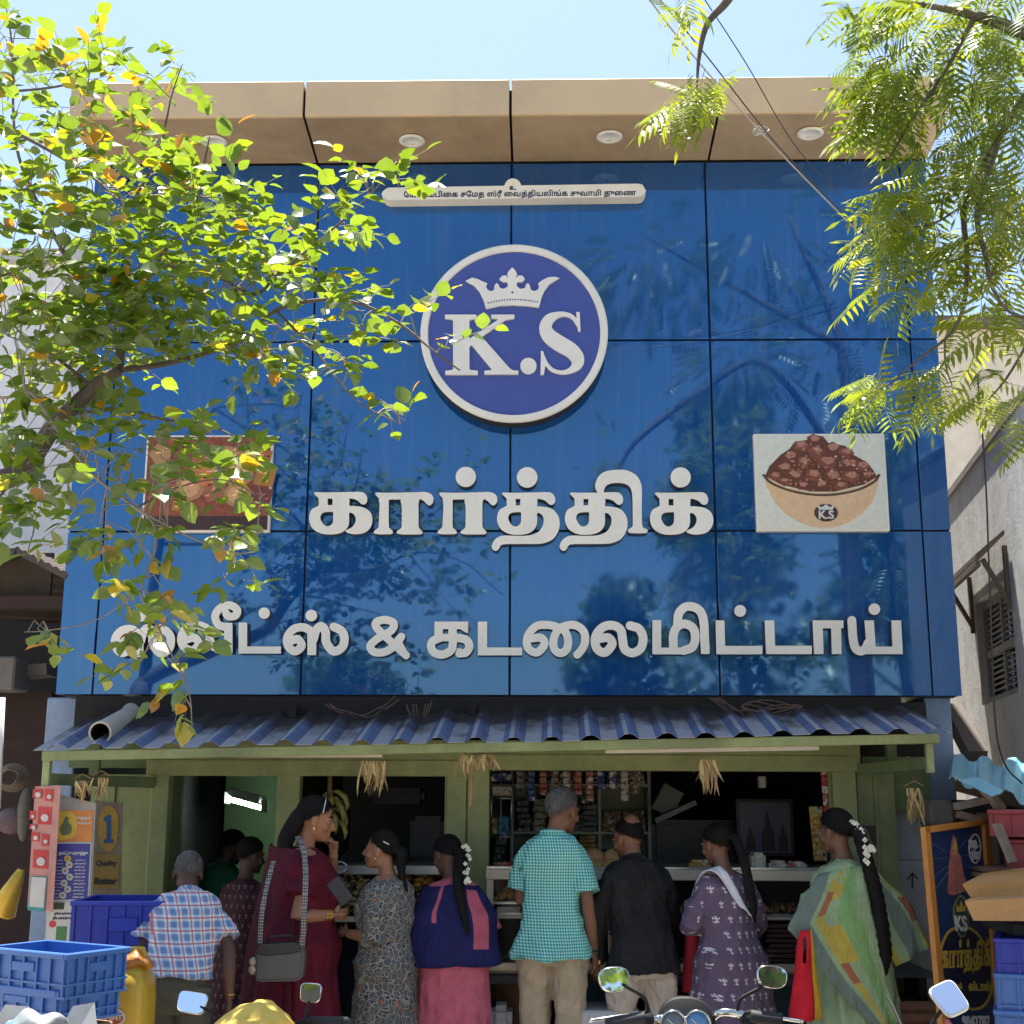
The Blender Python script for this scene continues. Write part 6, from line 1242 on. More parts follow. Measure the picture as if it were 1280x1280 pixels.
Z = lambda py, Y: at(640, py, Y).z
# ---------------------------------------------------------------- 1 checked shirt
p = Person('grey haired man in blue and white plaid half sleeve shirt beside the blue crates', 226, 6.2, 1071, R(4), True, (.085, .042, .028), 1.0, 24, (6, -6, 0), (-.03, .0), {1: ((.27, -.02, 1.07), (.285, .03, .83), (0.0, .05, -1), .55, (-1, .2, 0)), -1: ((-.25, .03, 1.08), (-.17, .24, 1.0))}, seed=3)
p.top('shirt', checks('blue white plaid', .066, ((.80, .80, .80), (.47, .55, .69), (.12, .23, .45)), (.42, .08, .09)), .93, .36, .024, wr=.010, collar=True, cuff=.016); p.trousers(cloth('grey olive trousers', (.085, .08, .062)), waist=1.0); p.hair(M_HAIRG, (40, 96, 128), 1.10, .07); p.shoes(M_BLK)
mb = MB(); W = p.J[1][2]; mb.tube([W+Vector((.03*math.cos(a), .03*math.sin(a), .02)) for a in np.linspace(0, 6.283, 14)], .004, 5); p.raw('wrist_thread', mb, M_GOLDM)
# ---------------------------------------------------------------- 2 maroon dress
p = Person('woman in maroon dress with long loose hair and a hand at her mouth', 374, 6.90, 999, R(-72), False, (.27, .125, .07), 1.34, 2, (-6, -10, 0), (0, .015), {1: ((.235, -.05, 1.06), (.15, .145, 1.06), (-.3, 1, .02), .5, (-1, 0, 0)), -1: ((-.20, .17, 1.13), (-.05, .165, 1.365), (.35, -.10, .95), .7, (.2, -1, 0))}, seed=4)
MR = cloth('maroon silk', (.095, .004, .016), .2, .75); MRD = cloth('dark maroon chiffon', (.075, .006, .014), .2, .7)
o = p.top('dress', MR, .14, .33, .028, flare=.30, pleat=.035, wr=.008, collar=False); p.hair(M_HAIRB, (52, 108, 130), 1.09)
p.strand('long_hair', [p.T(0, -.05, .06), p.T(.0, -.092, -.01), (0, -.105, 1.44), (.0, -.105, 1.37), (0, -.10, 1.31)], [.06, .07, .066, .055, .02], M_HAIRB, n=16)
mb = MB(); mb.tube([p.T(.086*math.sin(a), .028, .035+.1*math.cos(a)) for a in np.linspace(-1.5, 1.5, 16)], .004, 6); p.raw('hairband', mb, mat('silver', (.6, .6, .6), .3, .1, metal=.8))
mb = MB(); mb.ball(p.T(.084, .0, -.045), .009, 8, 6, 0, (.7, 1, 1.3)); p.raw('earring', mb, M_GOLDM)
mb = MB(); W = p.J[1][2]; E = p.J[1][1]; ax = (W-E).normalized(); s1 = ax.cross(Vector((0, 0, 1))).normalized(); s2 = ax.cross(s1)
for q in range(3): mb.tube([W-ax*(.02+.012*q)+s1*.033*math.cos(a)+s2*.033*math.sin(a) for a in np.linspace(0, 6.283, 18)], .004, 6)
p.raw('bangles', mb, M_GOLDM)
drape(p, 'dupatta', lambda u, v: (-.14+(.36+.10*v)*u, -.165-.12*v*(1-u)+.13*u*u-.03*math.sin(6*u+3*v), 1.41-.03*u-1.05*v), 12, 20, [MRD])
drape(p, 'dupatta_front', lambda u, v: (-.17+.30*u, .13+.06*math.sin(3.1*min(1, v*1.3))-.10*(1-v)**3, 1.385-.33*v-.03*u), 12, 10, [MRD])
bg = thing('handbag', 'grey handbag with dark flap hanging at the side of the woman in maroon', 'handbag'); M_BAG = mat('grey leather', (.085, .08, .078), .5, .12, 8, bump=.15, bscale=60); M_BAGD = mat('black leather', (.018, .018, .018), .45)
c = at(350, 1199, 6.50)
RP = [(-.112, -.078), (-.10, -.092), (-.08, -.098), (.085, -.094), (.105, -.086), (.116, -.07), (.122, .02), (.112, .055), (.09, .074), (-.085, .066), (-.104, .055), (-.112, .03)]
mb = MB(); mb.prism(RP, -.045, .045); b_ = mb.build('bag_body', M_BAG, bg, loc=c, bevel=.014, seg=3)
FP = [(-.105, .025), (-.05, .020), (.06, .030), (.108, .042), (.098, .068), (.085, .080), (-.085, .071), (-.10, .06)]
mb = MB(); mb.prism(FP, -.052, .047); mb.build('flap', M_BAGD, bg, loc=c, bevel=.004)
mb = MB(); mb.tube([(-.06, 0, .07), (-.05, 0, .10), (.05, 0, .108), (.065, 0, .075)], .006, 6); mb.build('handle', M_BAGD, bg, loc=c)
t = NT('woven strap'); ck = t.n('ShaderNodeTexChecker'); ck.inputs['Scale'].default_value = 150; ck.inputs[1].default_value = (.30, .29, .28, 1); ck.inputs[2].default_value = (.02, .02, .02, 1); t.l(t.mapping((1, .3, .7), rot=(0, R(45), 0)), ck.inputs[0]); t.base(ck.outputs[0]); t.rough(.8); M_STRAP = t.m
mb = MB(); 
def ribbon(mb, pts, w, n):
    c2 = curve(pts, 8); vs = []
    for q in c2: vs += [q+Vector((-w/2, 0, 0)), q+Vector((w/2, 0, 0))]
    mb.add(vs, [(2*i, 2*i+1, 2*i+3, 2*i+2) for i in range(len(c2)-1)])
ribbon(mb, [at(381, 1070, 6.60), at(382, 1100, 6.52), at(380, 1142, 6.46), at(379, 1168, 6.45), at(377, 1184, 6.47)], .026, 2); ribbon(mb, [at(342, 1076, 6.64), at(333, 1110, 6.54), at(327, 1145, 6.48), at(325, 1180, 6.47)], .022, 2); ribbon(mb, [at(381, 1070, 6.60), at(377, 1054, 6.68), at(372, 1046, 6.80)], .026, 2); mb.build('strap', M_STRAP, bg, solid=.004, fixn=False)
mb = MB(); cc = at(316, 1212, 6.48); mb.ball(cc, .026, 10, 7, 0, (.8, .7, .9)); mb.ball(cc+Vector((0, 0, .036)), .02, 10, 7); mb.build('charm', cloth('plush', (.5, .42, .34)), bg)
c = p.world(p.J[1][2]+Vector((-.05, .16, .0))); mb = MB(); mb.box(-.036, .036, -.004, .004, -.065, .065, 0, Matrix.Translation(at(425, 1114, 6.66)) @ Matrix.Rotation(R(-38), 4, 'Y')); tag(mb.build('mobile_phone', mat('phone dark', (.02, .02, .03), .45), None, bevel=.003), 'dark mobile phone held at waist height by the woman in maroon', 'phone')
# ---------------------------------------------------------------- 3 paisley kurta
p = Person('woman in navy and cream patterned long kurta facing left with raised hand', 486, 6.95, 1040, R(70), False, (.25, .12, .07), 1.26, 2, (6, 6, 0), (0, .01), {-1: ((-.21, -.02, 1.05), (-.13, .20, 1.07), (.4, 1, .1), .6, (1, 0, 0)), 1: ((.17, .13, 1.08), (.11, .20, 1.27), (-.1, .2, 1), .8, (0, -1, 0))}, seed=5)
PAI = paisley('paisley cotton', (.016, .022, .045), (.26, .245, .20), (.32, .12, .05), 27); p.top('kurta', PAI, .30, .62, .018, flare=.24, pleat=.02, wr=.008, collar=False); p.trousers(cloth('dark leggings', (.02, .02, .03)), loose=.0, wr=.003); p.hair(M_HAIRB, (52, 106, 128), 1.07)
p.strand('hair_bun', [p.T(0, -.085, .02), p.T(0, -.13, -.0), p.T(0, -.135, -.05), (0, -.10, 1.40), (0, -.12, 1.28), (0, -.13, 1.18)], [.04, .05, .045, .03, .03, .008], M_HAIRB, 9)
mb = MB(); mb.beam(p.T(-.072, -.075, .045), p.T(-.085, -.04, .06), .008, .006); p.raw('hair_clip', mb, mat('silver', (.6, .6, .6), .3)); mb = MB(); mb.ball(p.T(-.084, .0, -.045), .009, 8, 6); p.raw('earring', mb, M_GOLDM)
mb = MB(); mb.tube([(-.07, .02, 1.395), (-.075, .06, 1.36), (-.045, .125, 1.29), (0, .14, 1.24), (.045, .125, 1.29), (.07, .06, 1.37)], .006, 6); mb.tube([(-.085, .02, 1.38), (-.085, .07, 1.32), (-.06, .135, 1.2), (0, .15, 1.12), (.06, .135, 1.2)], .009, 6); p.raw('necklace', mb, mat('orange gold', (.5, .22, .04), .5, .3, 60))
mb = MB(); W = p.J[1][2]; E = p.J[1][1]; ax = (W-E).normalized(); s1 = ax.cross(Vector((1, 0, 0))).normalized(); s2 = ax.cross(s1); mb.tube([W-ax*.05+s1*.034*math.cos(a)+s2*.034*math.sin(a) for a in np.linspace(0, 6.283, 18)], .0045, 6); p.raw('bangle', mb, M_GOLDM)
# ---------------------------------------------------------------- 4 navy and pink
p = Person('woman with jasmine in her braid, navy shawl over pink kurta, back turned', 568, 7.0, 1047, R(12), False, (.10, .05, .035), 1.08, 14, (30, -12, 0), (-.02, .02), seed=6)
PNK = cloth('rose pink cotton', (.50, .115, .16)); NVY = cloth('navy cotton', (.012, .012, .075), .25); p.top('kurta', PNK, .44, .5, .02, flare=.205, pleat=.018, wr=.008, collar=False); p.trousers(cloth('black leggings', (.012, .012, .014)), loose=.0, wr=.003)
def shawl(u, v):
    a = R(180+25)+(R(130))*u; a = R(172)+R(196)*u; z = 1.36-.46*v-.05*math.sin(3.14*u); r = 1+.08*v
    sx = (.165+.095*min(1, v*2.6)**.7)*r; return (sx*math.cos(a), (.125+.055*v)*math.sin(a)-.024, z+.025-.03*abs(math.cos(a)))
drape(p, 'shawl', shawl, 30, 18, [NVY, cloth('pink shawl border', (.42, .09, .13))], lambda u, v: 1 if (.60 < u < .72 and .04 < v < .78) or (.33 < u < .36 and v < .5) else 0, .004, .0065)
p.hair(M_HAIRB, (52, 108, 132), 1.09); p.strand('braid', [p.T(0, -.09, .03), p.T(0.01, -.12, -.06), (.02, -.135, 1.36), (.03, -.165, 1.22), (.055, -.17, 1.08), (.07, -.16, .98)], [.035, .045, .042, .036, .03, .008], M_HAIRB, 16)
flowers(p, 'jasmine_string', [p.T(.03, -.13, .02), p.T(.05, -.15, -.05), (.055, -.175, 1.38), (.075, -.185, 1.31)], 16, .015)
# ---------------------------------------------------------------- 5 teal checked shirt
p = Person('tall grey haired man in turquoise checked shirt and khaki trousers at the showcase', 690, 7.02, 988, R(-14), True, (.15, .068, .04), .80, 3, (-24, -4, 0), (.045, .0), {1: ((.20, -.03, 1.06), (.215, .06, .82), (.05, .25, -1), .55, (-1, .3, 0)), -1: ((-.19, .06, 1.08), (-.12, .28, 1.10))}, seed=7)
p.top('shirt', checks('turquoise gingham', .0155, ((.50, .76, .70), (.14, .46, .42), (.025, .25, .24))), .80, .40, .028, wr=.011, cuff=.018); p.trousers(cloth('khaki cotton', (.42, .33, .225)), wr=.010); p.hair(M_HAIRG, (38, 92, 126), 1.09, .05); p.shoes(M_BLK)
mb = MB(); W = p.J[1][2]; mb.tube([W+Vector((.031*math.cos(a), .031*math.sin(a), .012)) for a in np.linspace(0, 6.283, 14)], .005, 5); p.raw('wrist_band', mb, M_BLK)
# ---------------------------------------------------------------- 6 black shirt
p = Person('balding man in black full sleeve shirt and beige trousers leaning over the showcase', 803, 7.0, 1025, R(20), True, (.17, .078, .045), .95, 12, (24, -8, 0), (-.0, .02), {-1: ((-.225, .10, 1.06), (-.215, .16, .84), (-.05, .25, -1), .5, (1, .3, 0)), 1: ((.245, .1, 1.1), (.13, .32, 1.12))}, {1: ((.085, 0, .86), (.10, .02, .48), (.10, -.04, .09)), -1: ((-.085, 0, .86), (-.11, .10, .50), (-.12, .0, .09))}, seed=8)
p.top('shirt', cloth('black cotton', (.010, .010, .011), .4, .7), .80, .97, .024, wr=.012, cuff=.006); p.trousers(cloth('beige cotton', (.46, .39, .33)), wr=.016)
mb = MB(); hair_cap(p.T, 1, (30, 100, 126), M_HAIRB, 'hair', p.root, p.df, 1.06)
mb = MB(); mb.ball(p.T(0.0, -.045, .066), .073, 18, 12, 0, (.80, .88, 1.0)); p.raw('bald_crown', mb, p.skin)
mb = MB(); W = p.J[-1][2]; mb.tube([W+Vector((.034*math.cos(a), .034*math.sin(a), .004)) for a in np.linspace(0, 6.283, 16)], .008, 6); mb.lathe([(.001, -.046), (.02, -.045), (.02, -.03)], (W.x, W.y, W.z+.005), 14, axis='Y'); p.raw('wrist_watch', mb, M_GOLDM)
# ---------------------------------------------------------------- 7 purple kurti
p = Person('woman in purple sprigged long dress with ponytail and white scarf, back turned', 912, 7.0, 1033, R(22), False, (.14, .068, .042), 1.12, 6, (16, -6, 0), (-.01, .01), {-1: ((-.235, .03, 1.08), (-.15, .20, 1.12)), 1: ((.225, .05, 1.07), (.14, .22, 1.05))}, seed=9)
p.top('dress', motif('purple sprig cotton', (.115, .075, .125), (.60, .55, .58), 17, 12), .34, .62, .02, flare=.255, pleat=.03, wr=.008, collar=False); p.trousers(cloth('grey leggings', (.06, .05, .07)), loose=.0, wr=.003); p.hair(M_HAIRB, (52, 104, 126), 1.07)
p.strand('ponytail', [p.T(.01, -.09, .04), p.T(.03, -.14, .0), (.06, -.15, 1.42), (.075, -.165, 1.28), (.085, -.165, 1.16), (.09, -.16, 1.09)], [.03, .035, .036, .034, .028, .006], M_HAIRB); mb = MB(); mb.ball(p.T(.035, -.125, .025), .016, 10, 6, 0, (.6, 1, 1.2)); p.raw('hair_tie', mb, M_WHM)
WSC = cloth('white scarf', (.66, .65, .68), .06)
def scarf(u, v):
    if v < .45: k = v/.45; return (-.155+.03*k-.02+.075*u, .11-.22*k, 1.24+.16*math.sin(k*1.9)-.0*k+.02*u)
    k = (v-.45)/.55; return (-.125+.10*k*1.3+.075*u+.0*k, -.115-.045*k, 1.385-.20*k-.06*u*k)
drape(p, 'scarf', scarf, 8, 22, [WSC], None, .006, .004)
# ---------------------------------------------------------------- 8 green dress
p = Person('woman in pale green salwar with striped shawl and long braid holding a red tote', 1062, 6.9, 1015, R(18), False, (.13, .062, .04), 1.12, 3, (22, -4, 0), (-.02, .0), {-1: ((-.235, .02, 1.07), (-.245, .13, .90), (0, .2, -1), .9, (1, 0, 0)), 1: ((.24, -.02, 1.08), (.20, .14, 1.0))}, seed=10)
GRN = cloth('pale green cotton', (.27, .36, .20), .12); GR2 = cloth('mid green cotton', (.20, .34, .13), .12); GRY = cloth('grey green border', (.15, .19, .155), .1); YLW = cloth('mustard stripe', (.42, .33, .06), .15); RST = cloth('rust stripe', (.32, .12, .06), .15)
p.top('kurta', GRN, .50, .5, .02, flare=.225, pleat=.04, wr=.009, collar=False); p.trousers(cloth('pale green salwar', (.27, .33, .22)), loose=.045, wr=.007); p.hair(M_HAIRB, (52, 108, 130), 1.09)
STR = [GRN, GR2, GRY, YLW, RST]
def st1(u, v):
    if u < .26: return 2
    if u < .36: return 0
    if u < .48: return 4 if .16 < v < .34 or .62 < v < .74 else 3 if v > .05 else 0
    if u < .60: return 3 if (v < .22 or .44 < v < .62) else 0
    return 1 if u < .86 else 0
def sh1(u, v):      # left fall: spread from the shoulder, blown out to the left, tapering to the hem
    x0 = -.27*(1-u)**1.0-.02*u; top = (-.20+.24*u, -.06-.075*u, 1.32+.05*u); mid = (-.47+.50*u, -.15-.03*u, 1.07+.05*u-.03*(1-u)); bot = (-.02+.15*u, -.235, .54+.02*u)
    a, b, c = Vector(top), Vector(mid), Vector(bot); return a.lerp(b, v/.38) if v < .38 else b.lerp(c, ((v-.38)/.62))
drape(p, 'shawl', sh1, 26, 26, STR, st1, .004, .007)
def sh2(u, v):      # right fall: flies out to the right
    top = Vector((.03+.14*u, -.11+.03*u, 1.34-.02*u)); bot = Vector((.19+.20*u, -.14-.03*u, .83+.09*u)); m_ = top.lerp(bot, v); m_.x += .05*math.sin(3.1*v)*u; return m_
drape(p, 'shawl_end', sh2, 14, 18, STR, lambda u, v: 2 if .35 < u < .75 else 4 if u > .75 and .35 < v < .62 else 3 if (u < .15 or u > .9) else 0, .004, .008)
p.strand('braid', [p.T(.0, -.09, .04), p.T(.02, -.135, -.02), (.045, -.165, 1.38), (.075, -.18, 1.22), (.09, -.185, 1.06), (.10, -.18, .90), (.10, -.17, .80)], [.038, .05, .05, .05, .052, .05, .012], M_HAIRB, 20)
flowers(p, 'jasmine_string', [p.T(.0, -.12, .035), p.T(.01, -.15, .0), (.02, -.185, 1.44), (.03, -.205, 1.36)], 16, .017); flowers(p, 'jasmine_string', [(.055, -.20, 1.45), (.075, -.215, 1.37)], 8, .014)
tt_ = thing('tote_bag', 'red cloth tote bag with yellow side hanging from the hand of the woman in green', 'bag'); Yt = 6.62; c0 = at(1005, 1165, Yt)
RED = cloth('red tote', (.52, .012, .025), .12); YEL = cloth('yellow tote side', (.48, .28, .02), .12)
def tote(u, v):
    q = at(1008+(-22+32*u)*(.35+.65*v**.8), 1163+112*v, Yt); q.y += .03*math.sin(3.1*u)*(-1)*(.4+v)+.012*math.sin(9*v+4*u); return q
mb = MB(); vs = [tote(i/8, j/14) for j in range(15) for i in range(9)]; mb.add(vs, [(j*9+i, j*9+i+1, (j+1)*9+i+1, (j+1)*9+i) for j in range(14) for i in range(8) if not (1 <= j <= 4 and 3 <= i <= 4)], 0, True); mb.build('front', RED, tt_, solid=.006, fixn=False)
mb = MB(); vs = []
for j in range(15): a = tote(1, j/14); vs += [a, a+Vector((.012+.03*j/14, .03, 0)), a+Vector((.02+.03*j/14, .09, .0))]
mb.add(vs, [(3*j+i, 3*j+i+1, 3*j+i+4, 3*j+i+3) for j in range(14) for i in range(2)], 0, True); mb.build('side', YEL, tt_, solid=.006, fixn=False)
t2 = thing('shopping_bag', 'dark red cloth bag hanging beside the purple dress', 'bag'); mb = MB(); vs = [at(868+(-14+22*i/6)*(.25+.75*(j/12)**.7), 1128+112*j/12, 7.05)+Vector((0, -.02*math.sin(3.1*i/6), 0)) for j in range(13) for i in range(7)]; mb.add(vs, [(j*7+i, j*7+i+1, (j+1)*7+i+1, (j+1)*7+i) for j in range(12) for i in range(6)], 0, True); mb.build('bag_body', cloth('dark red bag', (.26, .012, .02), .2), t2, solid=.03, fixn=False)
# ---------------------------------------------------------------- 9, 10 dim figures in the doorway
p = Person('man in dark green shirt standing inside the dark left doorway', 262, 8.3, 1040, R(-60), True, (.07, .035, .025), 1.05, 10, (0, -10, 0), seed=11)
p.top('shirt', cloth('dark green shirt', (.03, .16, .075)), .85, .45, .024, wr=.006); p.trousers(cloth('dark trousers', (.02, .02, .02))); p.hair(M_HAIRB, (45, 100, 126), 1.07)
p = Person('woman in burgundy diamond patterned dress standing behind the maroon dress in the doorway', 300, 7.5, 1050, R(-30), False, (.08, .04, .03), 1.05, 4, (-20, -6, 0), seed=12)
p.top('dress', motif('burgundy print', (.045, .008, .014), (.22, .13, .12), 20, 16), .16, .6, .02, flare=.27, pleat=.02, collar=False); p.hair(M_HAIRB, (52, 106, 128), 1.08)
# ================================================================== PARKED TWO-WHEELERS (their handlebars reach into the frame)
t = NT('mirror glass'); t.base((.9, .92, .92)); t.b.inputs['Metallic'].default_value = 1; t.rough(.02); M_MIR = t.m
M_RUB = mat('black rubber', (.018, .018, .019), .7, .3, 20); M_CHR = mat('chrome', (.6, .6, .6), .15, .05, metal=1); M_BPL = mat('black plastic', (.012, .012, .013), .6, .2, 10, spec=.25)
def wheel(r, root, c):
    w = MB(); rg = []
    for a in np.linspace(0, 6.283, 29)[:-1]: rg.append([(c.x+.045*math.cos(b), c.y+(r-.045+.045*math.sin(b))*math.cos(a), c.z+(r-.045+.045*math.sin(b))*math.sin(a)) for b in np.linspace(0, 6.283, 11)[:-1]])
    w.rings(rg+[rg[0]], 0, False); o = w.build('wheel', M_RUB, root)
    m = MB(); m.lathe([(.03, c.x-.05), (r-.10, c.x-.018), (r-.085, c.x-.022), (r-.085, c.x+.022), (r-.10, c.x+.018), (.03, c.x+.05)], (0, c.y, c.z), 24, axis='X'); m.build('rim', M_CHR, o)
def mirror(root, c, w, h, tilt, nrm, shape, stalk, rim, n=26):
    """rear mirror: glass towards the rider; shape exponent, tilt in degrees"""
    c = Vector(c); ny = Vector(nrm).normalized(); ex_ = Vector((1, 0, 0)); ex_ = (ex_-ny*ex_.dot(ny)).normalized(); ez_ = ex_.cross(-ny).normalized(); ez_ = -ez_ if ez_.z < 0 else ez_
    M = Matrix((ex_, -ny, ez_)).transposed().to_4x4(); M.translation = c; M = M @ Matrix.Rotation(R(tilt), 4, 'Y')
    def ring(k, y):
        out = []
        for a in np.linspace(0, 6.283, n+1)[:-1]:
            x, z = math.copysign(abs(math.cos(a))**shape, math.cos(a))*w/2*k, math.copysign(abs(math.sin(a))**shape, math.sin(a))*h/2*k; out.append(M @ Vector((x*(1+.12*z/h), y, z)))
        return out
    mb = MB(); mb.rings([ring(.99, 0), ring(1.04, .004), ring(1.04, .012), ring(.8, .03), ring(.3, .036)], 0); sh_o = mb.build('mirror', rim, root)
    mb = MB(); mb.add(ring(.95, -.0015), [tuple(range(n))]); g2 = mb.build('mirror_glass', M_MIR, sh_o, fixn=False)
    mb = MB(); mb.tube(curve([c-ny*.012]+[Vector(q) for q in stalk], 6), .0055, 8); mb.build('stalk', M_BPL, sh_o)
def two_wheeler(name, label, Yh, px, py, col, scooter):
    """machine parked nose to the shop: px,py = handlebar centre"""
    h = at(px, py, Yh); root = thing(name, label, 'scooter' if scooter else 'motorcycle', (0, 0, 0)); M_PNT = mat('%s paint' % name+str(px), col, .25, .05, coat=.5)
    x = h.x; rw = .24 if scooter else .30; fw = Vector((x, Yh+.40, rw)); rwc = Vector((x, Yh-.85, rw)); wheel(rw, root, fw); wheel(rw, root, rwc)
    mb = MB(); mb.tube([h+Vector((-.07, .02, -.05)), fw+Vector((-.07, 0, 0))], .022, 8); mb.tube([h+Vector((.07, .02, -.05)), fw+Vector((.07, 0, 0))], .022, 8); mb.tube([h+Vector((-.08, .02, -.07)), h+Vector((.08, .02, -.07))], .02, 8); mb.build('fork', M_CHR, root)
    mb = MB(); mb.tube(curve([fw+Vector((0, rw*math.cos(a)*1.08, rw*math.sin(a)*1.08)) for a in np.linspace(.1, 2.6, 8)], 3), .05, 8, flat=.3); mb.build('mudguard', M_PNT, root)
    mb = MB(); rs = [oval(0, .5, .5)]
    body = [(Yh-.05, .08, .10, h.z-.22), (Yh-.2, .14, .12, h.z-.24), (Yh-.45, .15, .13, h.z-.3), (Yh-.7, .11, .1, h.z-.36), (Yh-1.2, .10, .10, h.z-.33), (Yh-1.35, .04, .05, h.z-.30)] if not scooter else [(Yh+.05, .19, .28, h.z-.38), (Yh-.02, .2, .3, h.z-.42), (Yh-.06, .1, .1, .32), (Yh-.4, .17, .08, .28), (Yh-.5, .2, .2, .45), (Yh-1.1, .19, .18, .5), (Yh-1.3, .1, .08, .55)]
    mb.rings([[Vector((x+w_*math.cos(a), y, z+h2*math.sin(a))) for a in np.linspace(0, 6.283, 17)[:-1]] for y, w_, h2, z in body]); mb.build('body', M_PNT, root)
    mb = MB(); sz = h.z-.2 if not scooter else .72; mb.rings([[Vector((x+w_*math.cos(a), y, sz+.04*math.sin(a))) for a in np.linspace(0, 6.283, 13)[:-1]] for y, w_ in ((Yh-.5, .09), (Yh-.6, .13), (Yh-.95, .14), (Yh-1.2, .1))]); mb.build('seat', M_RUB, root)
    if not scooter: mb = MB(); mb.box(x-.13, x+.13, Yh-.65, Yh-.2, .25, h.z-.42); mb.build('engine', mat('engine grey', (.2, .2, .2), .4, .2, metal=.7), root, bevel=.03)
    mb = MB(); mb.lathe([(.02, .14), (.08, .13), (.085, .09), (.05, .02)], (x, Yh+.06, h.z-.1), 20, axis='Y'); mb.build('headlight', M_CHR, root)
    return root, h
# centre motorcycle
YA = 4.0; mc, h = two_wheeler('motorcycle', 'black motorcycle with oval chrome rimmed mirrors and twin dials, bottom centre', YA, 866, 1280, (.02, .02, .022), False)
G = lambda px, py, Y=YA: at(px, py, Y)
mb = MB(); mb.tube(curve([G(820, 1274), G(836, 1272, YA+.02), G(846, 1284, YA+.05), G(866, 1288, YA+.06), G(886, 1284, YA+.05), G(893, 1270, YA+.02), G(905, 1265), G(925, 1268), G(935, 1273)], 6), .011, 10); mb.tube([G(812, 1275), G(822, 1274)], .011, 10); mb.build('handlebar', M_CHR, mc)
for (a, b, c, d) in ((757, 1281, 806, 1272), (937, 1270, 976, 1275)):
    mb = MB(); p, q = G(a, b, YA-.02), G(c, d, YA-.01); mb.tube([p, p.lerp(q, .06), p.lerp(q, .94), q], [.014, .018, .018, .021], 12); mb.build('grip', M_RUB, mc)
    mb = MB(); e = G(806 if a < 800 else 937, 1274); mb.ball(e, .026, 10, 7, 0, (1.2, 1, .9)); mb.build('switch', M_BPL, mc)
    mb = MB(); s1 = -1 if a < 800 else 1; mb.tube(curve([e+Vector((0, .02, .008)), e+Vector((s1*.05, .045, .004)), e+Vector((s1*.11, .05, -.006)), e+Vector((s1*.16, .042, -.012))], 4), .005, 6); mb.build('lever', M_CHR, mc)
mirror(mc, G(768, 1224), .088, .066, -6, (.14, -1, .2), .75, [G(784, 1234), G(803, 1245), G(809, 1256), G(813, 1273)], M_CHR)
mirror(mc, G(965.5, 1221), .086, .060, 5, (.12, -1, .2), .75, [G(951, 1234), G(928, 1247), G(923, 1256), G(921, 1272)], M_CHR)
mb = MB(); c = G(857, 1283, YA+.04); rg = []
for k, (y, s_) in enumerate(((-.035, 1.0), (-.03, 1.05), (.05, .95), (.09, .6))): rg.append([c+Vector((.082*s_*math.copysign(abs(math.cos(a))**.75, math.cos(a)), y+.02*math.sin(a), .078*s_*math.sin(a))) for a in np.linspace(0, 6.283, 31)[:-1]])
mb.rings(rg); cl_ = mb.build('instrument_cluster', M_BPL, mc)
t = NT('dial face'); t.base((.16, .18, .19)); t.rough(.25); M_DIAL = t.m; t = NT('dial blue'); t.base((.12, .28, .5)); t.rough(.2); M_DIALB = t.m
for i, px in enumerate((842, 872)):
    q = G(px, 1281, YA-.01); mb = MB(); mb.lathe([(.034, q.y+.004), (.037, q.y-.004), (.040, q.y+.002), (.040, q.y+.02)], (q.x, 0, q.z), 26, axis='Y'); mb.build('bezel', M_CHR, cl_)
    mb = MB(); mb.lathe([(.001, q.y+.001), (.033, q.y+.002), (.033, q.y+.008)], (q.x, 0, q.z), 26, axis='Y'); mb.build('dial', M_DIALB if i else M_DIAL, cl_)
    mb = MB(); mb.beam(q+Vector((0, -.0015, 0)), q+Vector((-.018, -.0015, .016)), .003, .002); mb.build('needle', M_WHM, cl_)
# left scooter with the yellow bag
YB = 4.15; sc_, h = two_wheeler('scooter', 'scooter with square mirrors carrying the yellow bag, bottom left', YB, 330, 1296, (.25, .02, .03), True)
mb = MB(); mb.tube(curve([at(255, 1300, YB), at(300, 1290, YB+.03), at(350, 1290, YB+.03), at(376, 1279, YB), at(392, 1277, YB), at(428, 1277, YB-.02)], 5), .012, 8); mb.build('handlebar', M_BPL, sc_)
mb = MB(); mb.tube([at(384, 1278, YB), at(430, 1278, YB-.02)], .017, 10); mb.ball(at(432, 1278, YB-.02), .016, 8, 6); mb.build('grip', M_RUB, sc_)
mirror(sc_, at(240, 1253, YB), .085, .060, 8, (.05, -1, .25), .45, [at(254, 1260, YB), at(272, 1272, YB), at(290, 1290, YB+.02)], M_CHR)
mirror(sc_, at(388, 1241, YB), .062, .054, 3, (-.05, -1, .08), .5, [at(386, 1254, YB), at(384, 1266, YB), at(383, 1280, YB)], M_CHR)
yb = thing('yellow_bag', 'bright yellow cloth bag slumped between the scooter mirrors', 'bag'); mb = MB()
def bagp(u, v):
    a = 6.283*u; top = [(262, 1290), (285, 1272), (312, 1259), (338, 1252), (356, 1256), (360, 1270)]
    x = 258+104*v; k = min(len(top)-1.001, v*(len(top)-1)); i = int(k); yt = top[i][1]+(top[i+1][1]-top[i][1])*(k-i); c = at(x, (yt+1330)/2, YB-.08); hh = (c-at(x, yt, YB-.08)).length
    r = 1+.06*math.sin(5*a+9*v)+.05*math.sin(9*a-6*v)+.03*math.sin(17*a+14*v); e = (1-abs(2*v-1)**6)**.5+.02
    return c+Vector((.015*math.sin(4*a), .13*r*math.cos(a)*e, hh*r*math.sin(a)*(.75+.25*e)))
mb.grid(bagp, 48, 30, 0, True); mb.build('sack', mat('yellow cotton', (.66, .46, .085), .75, .12, 8, bump=.3, bscale=90), yb)
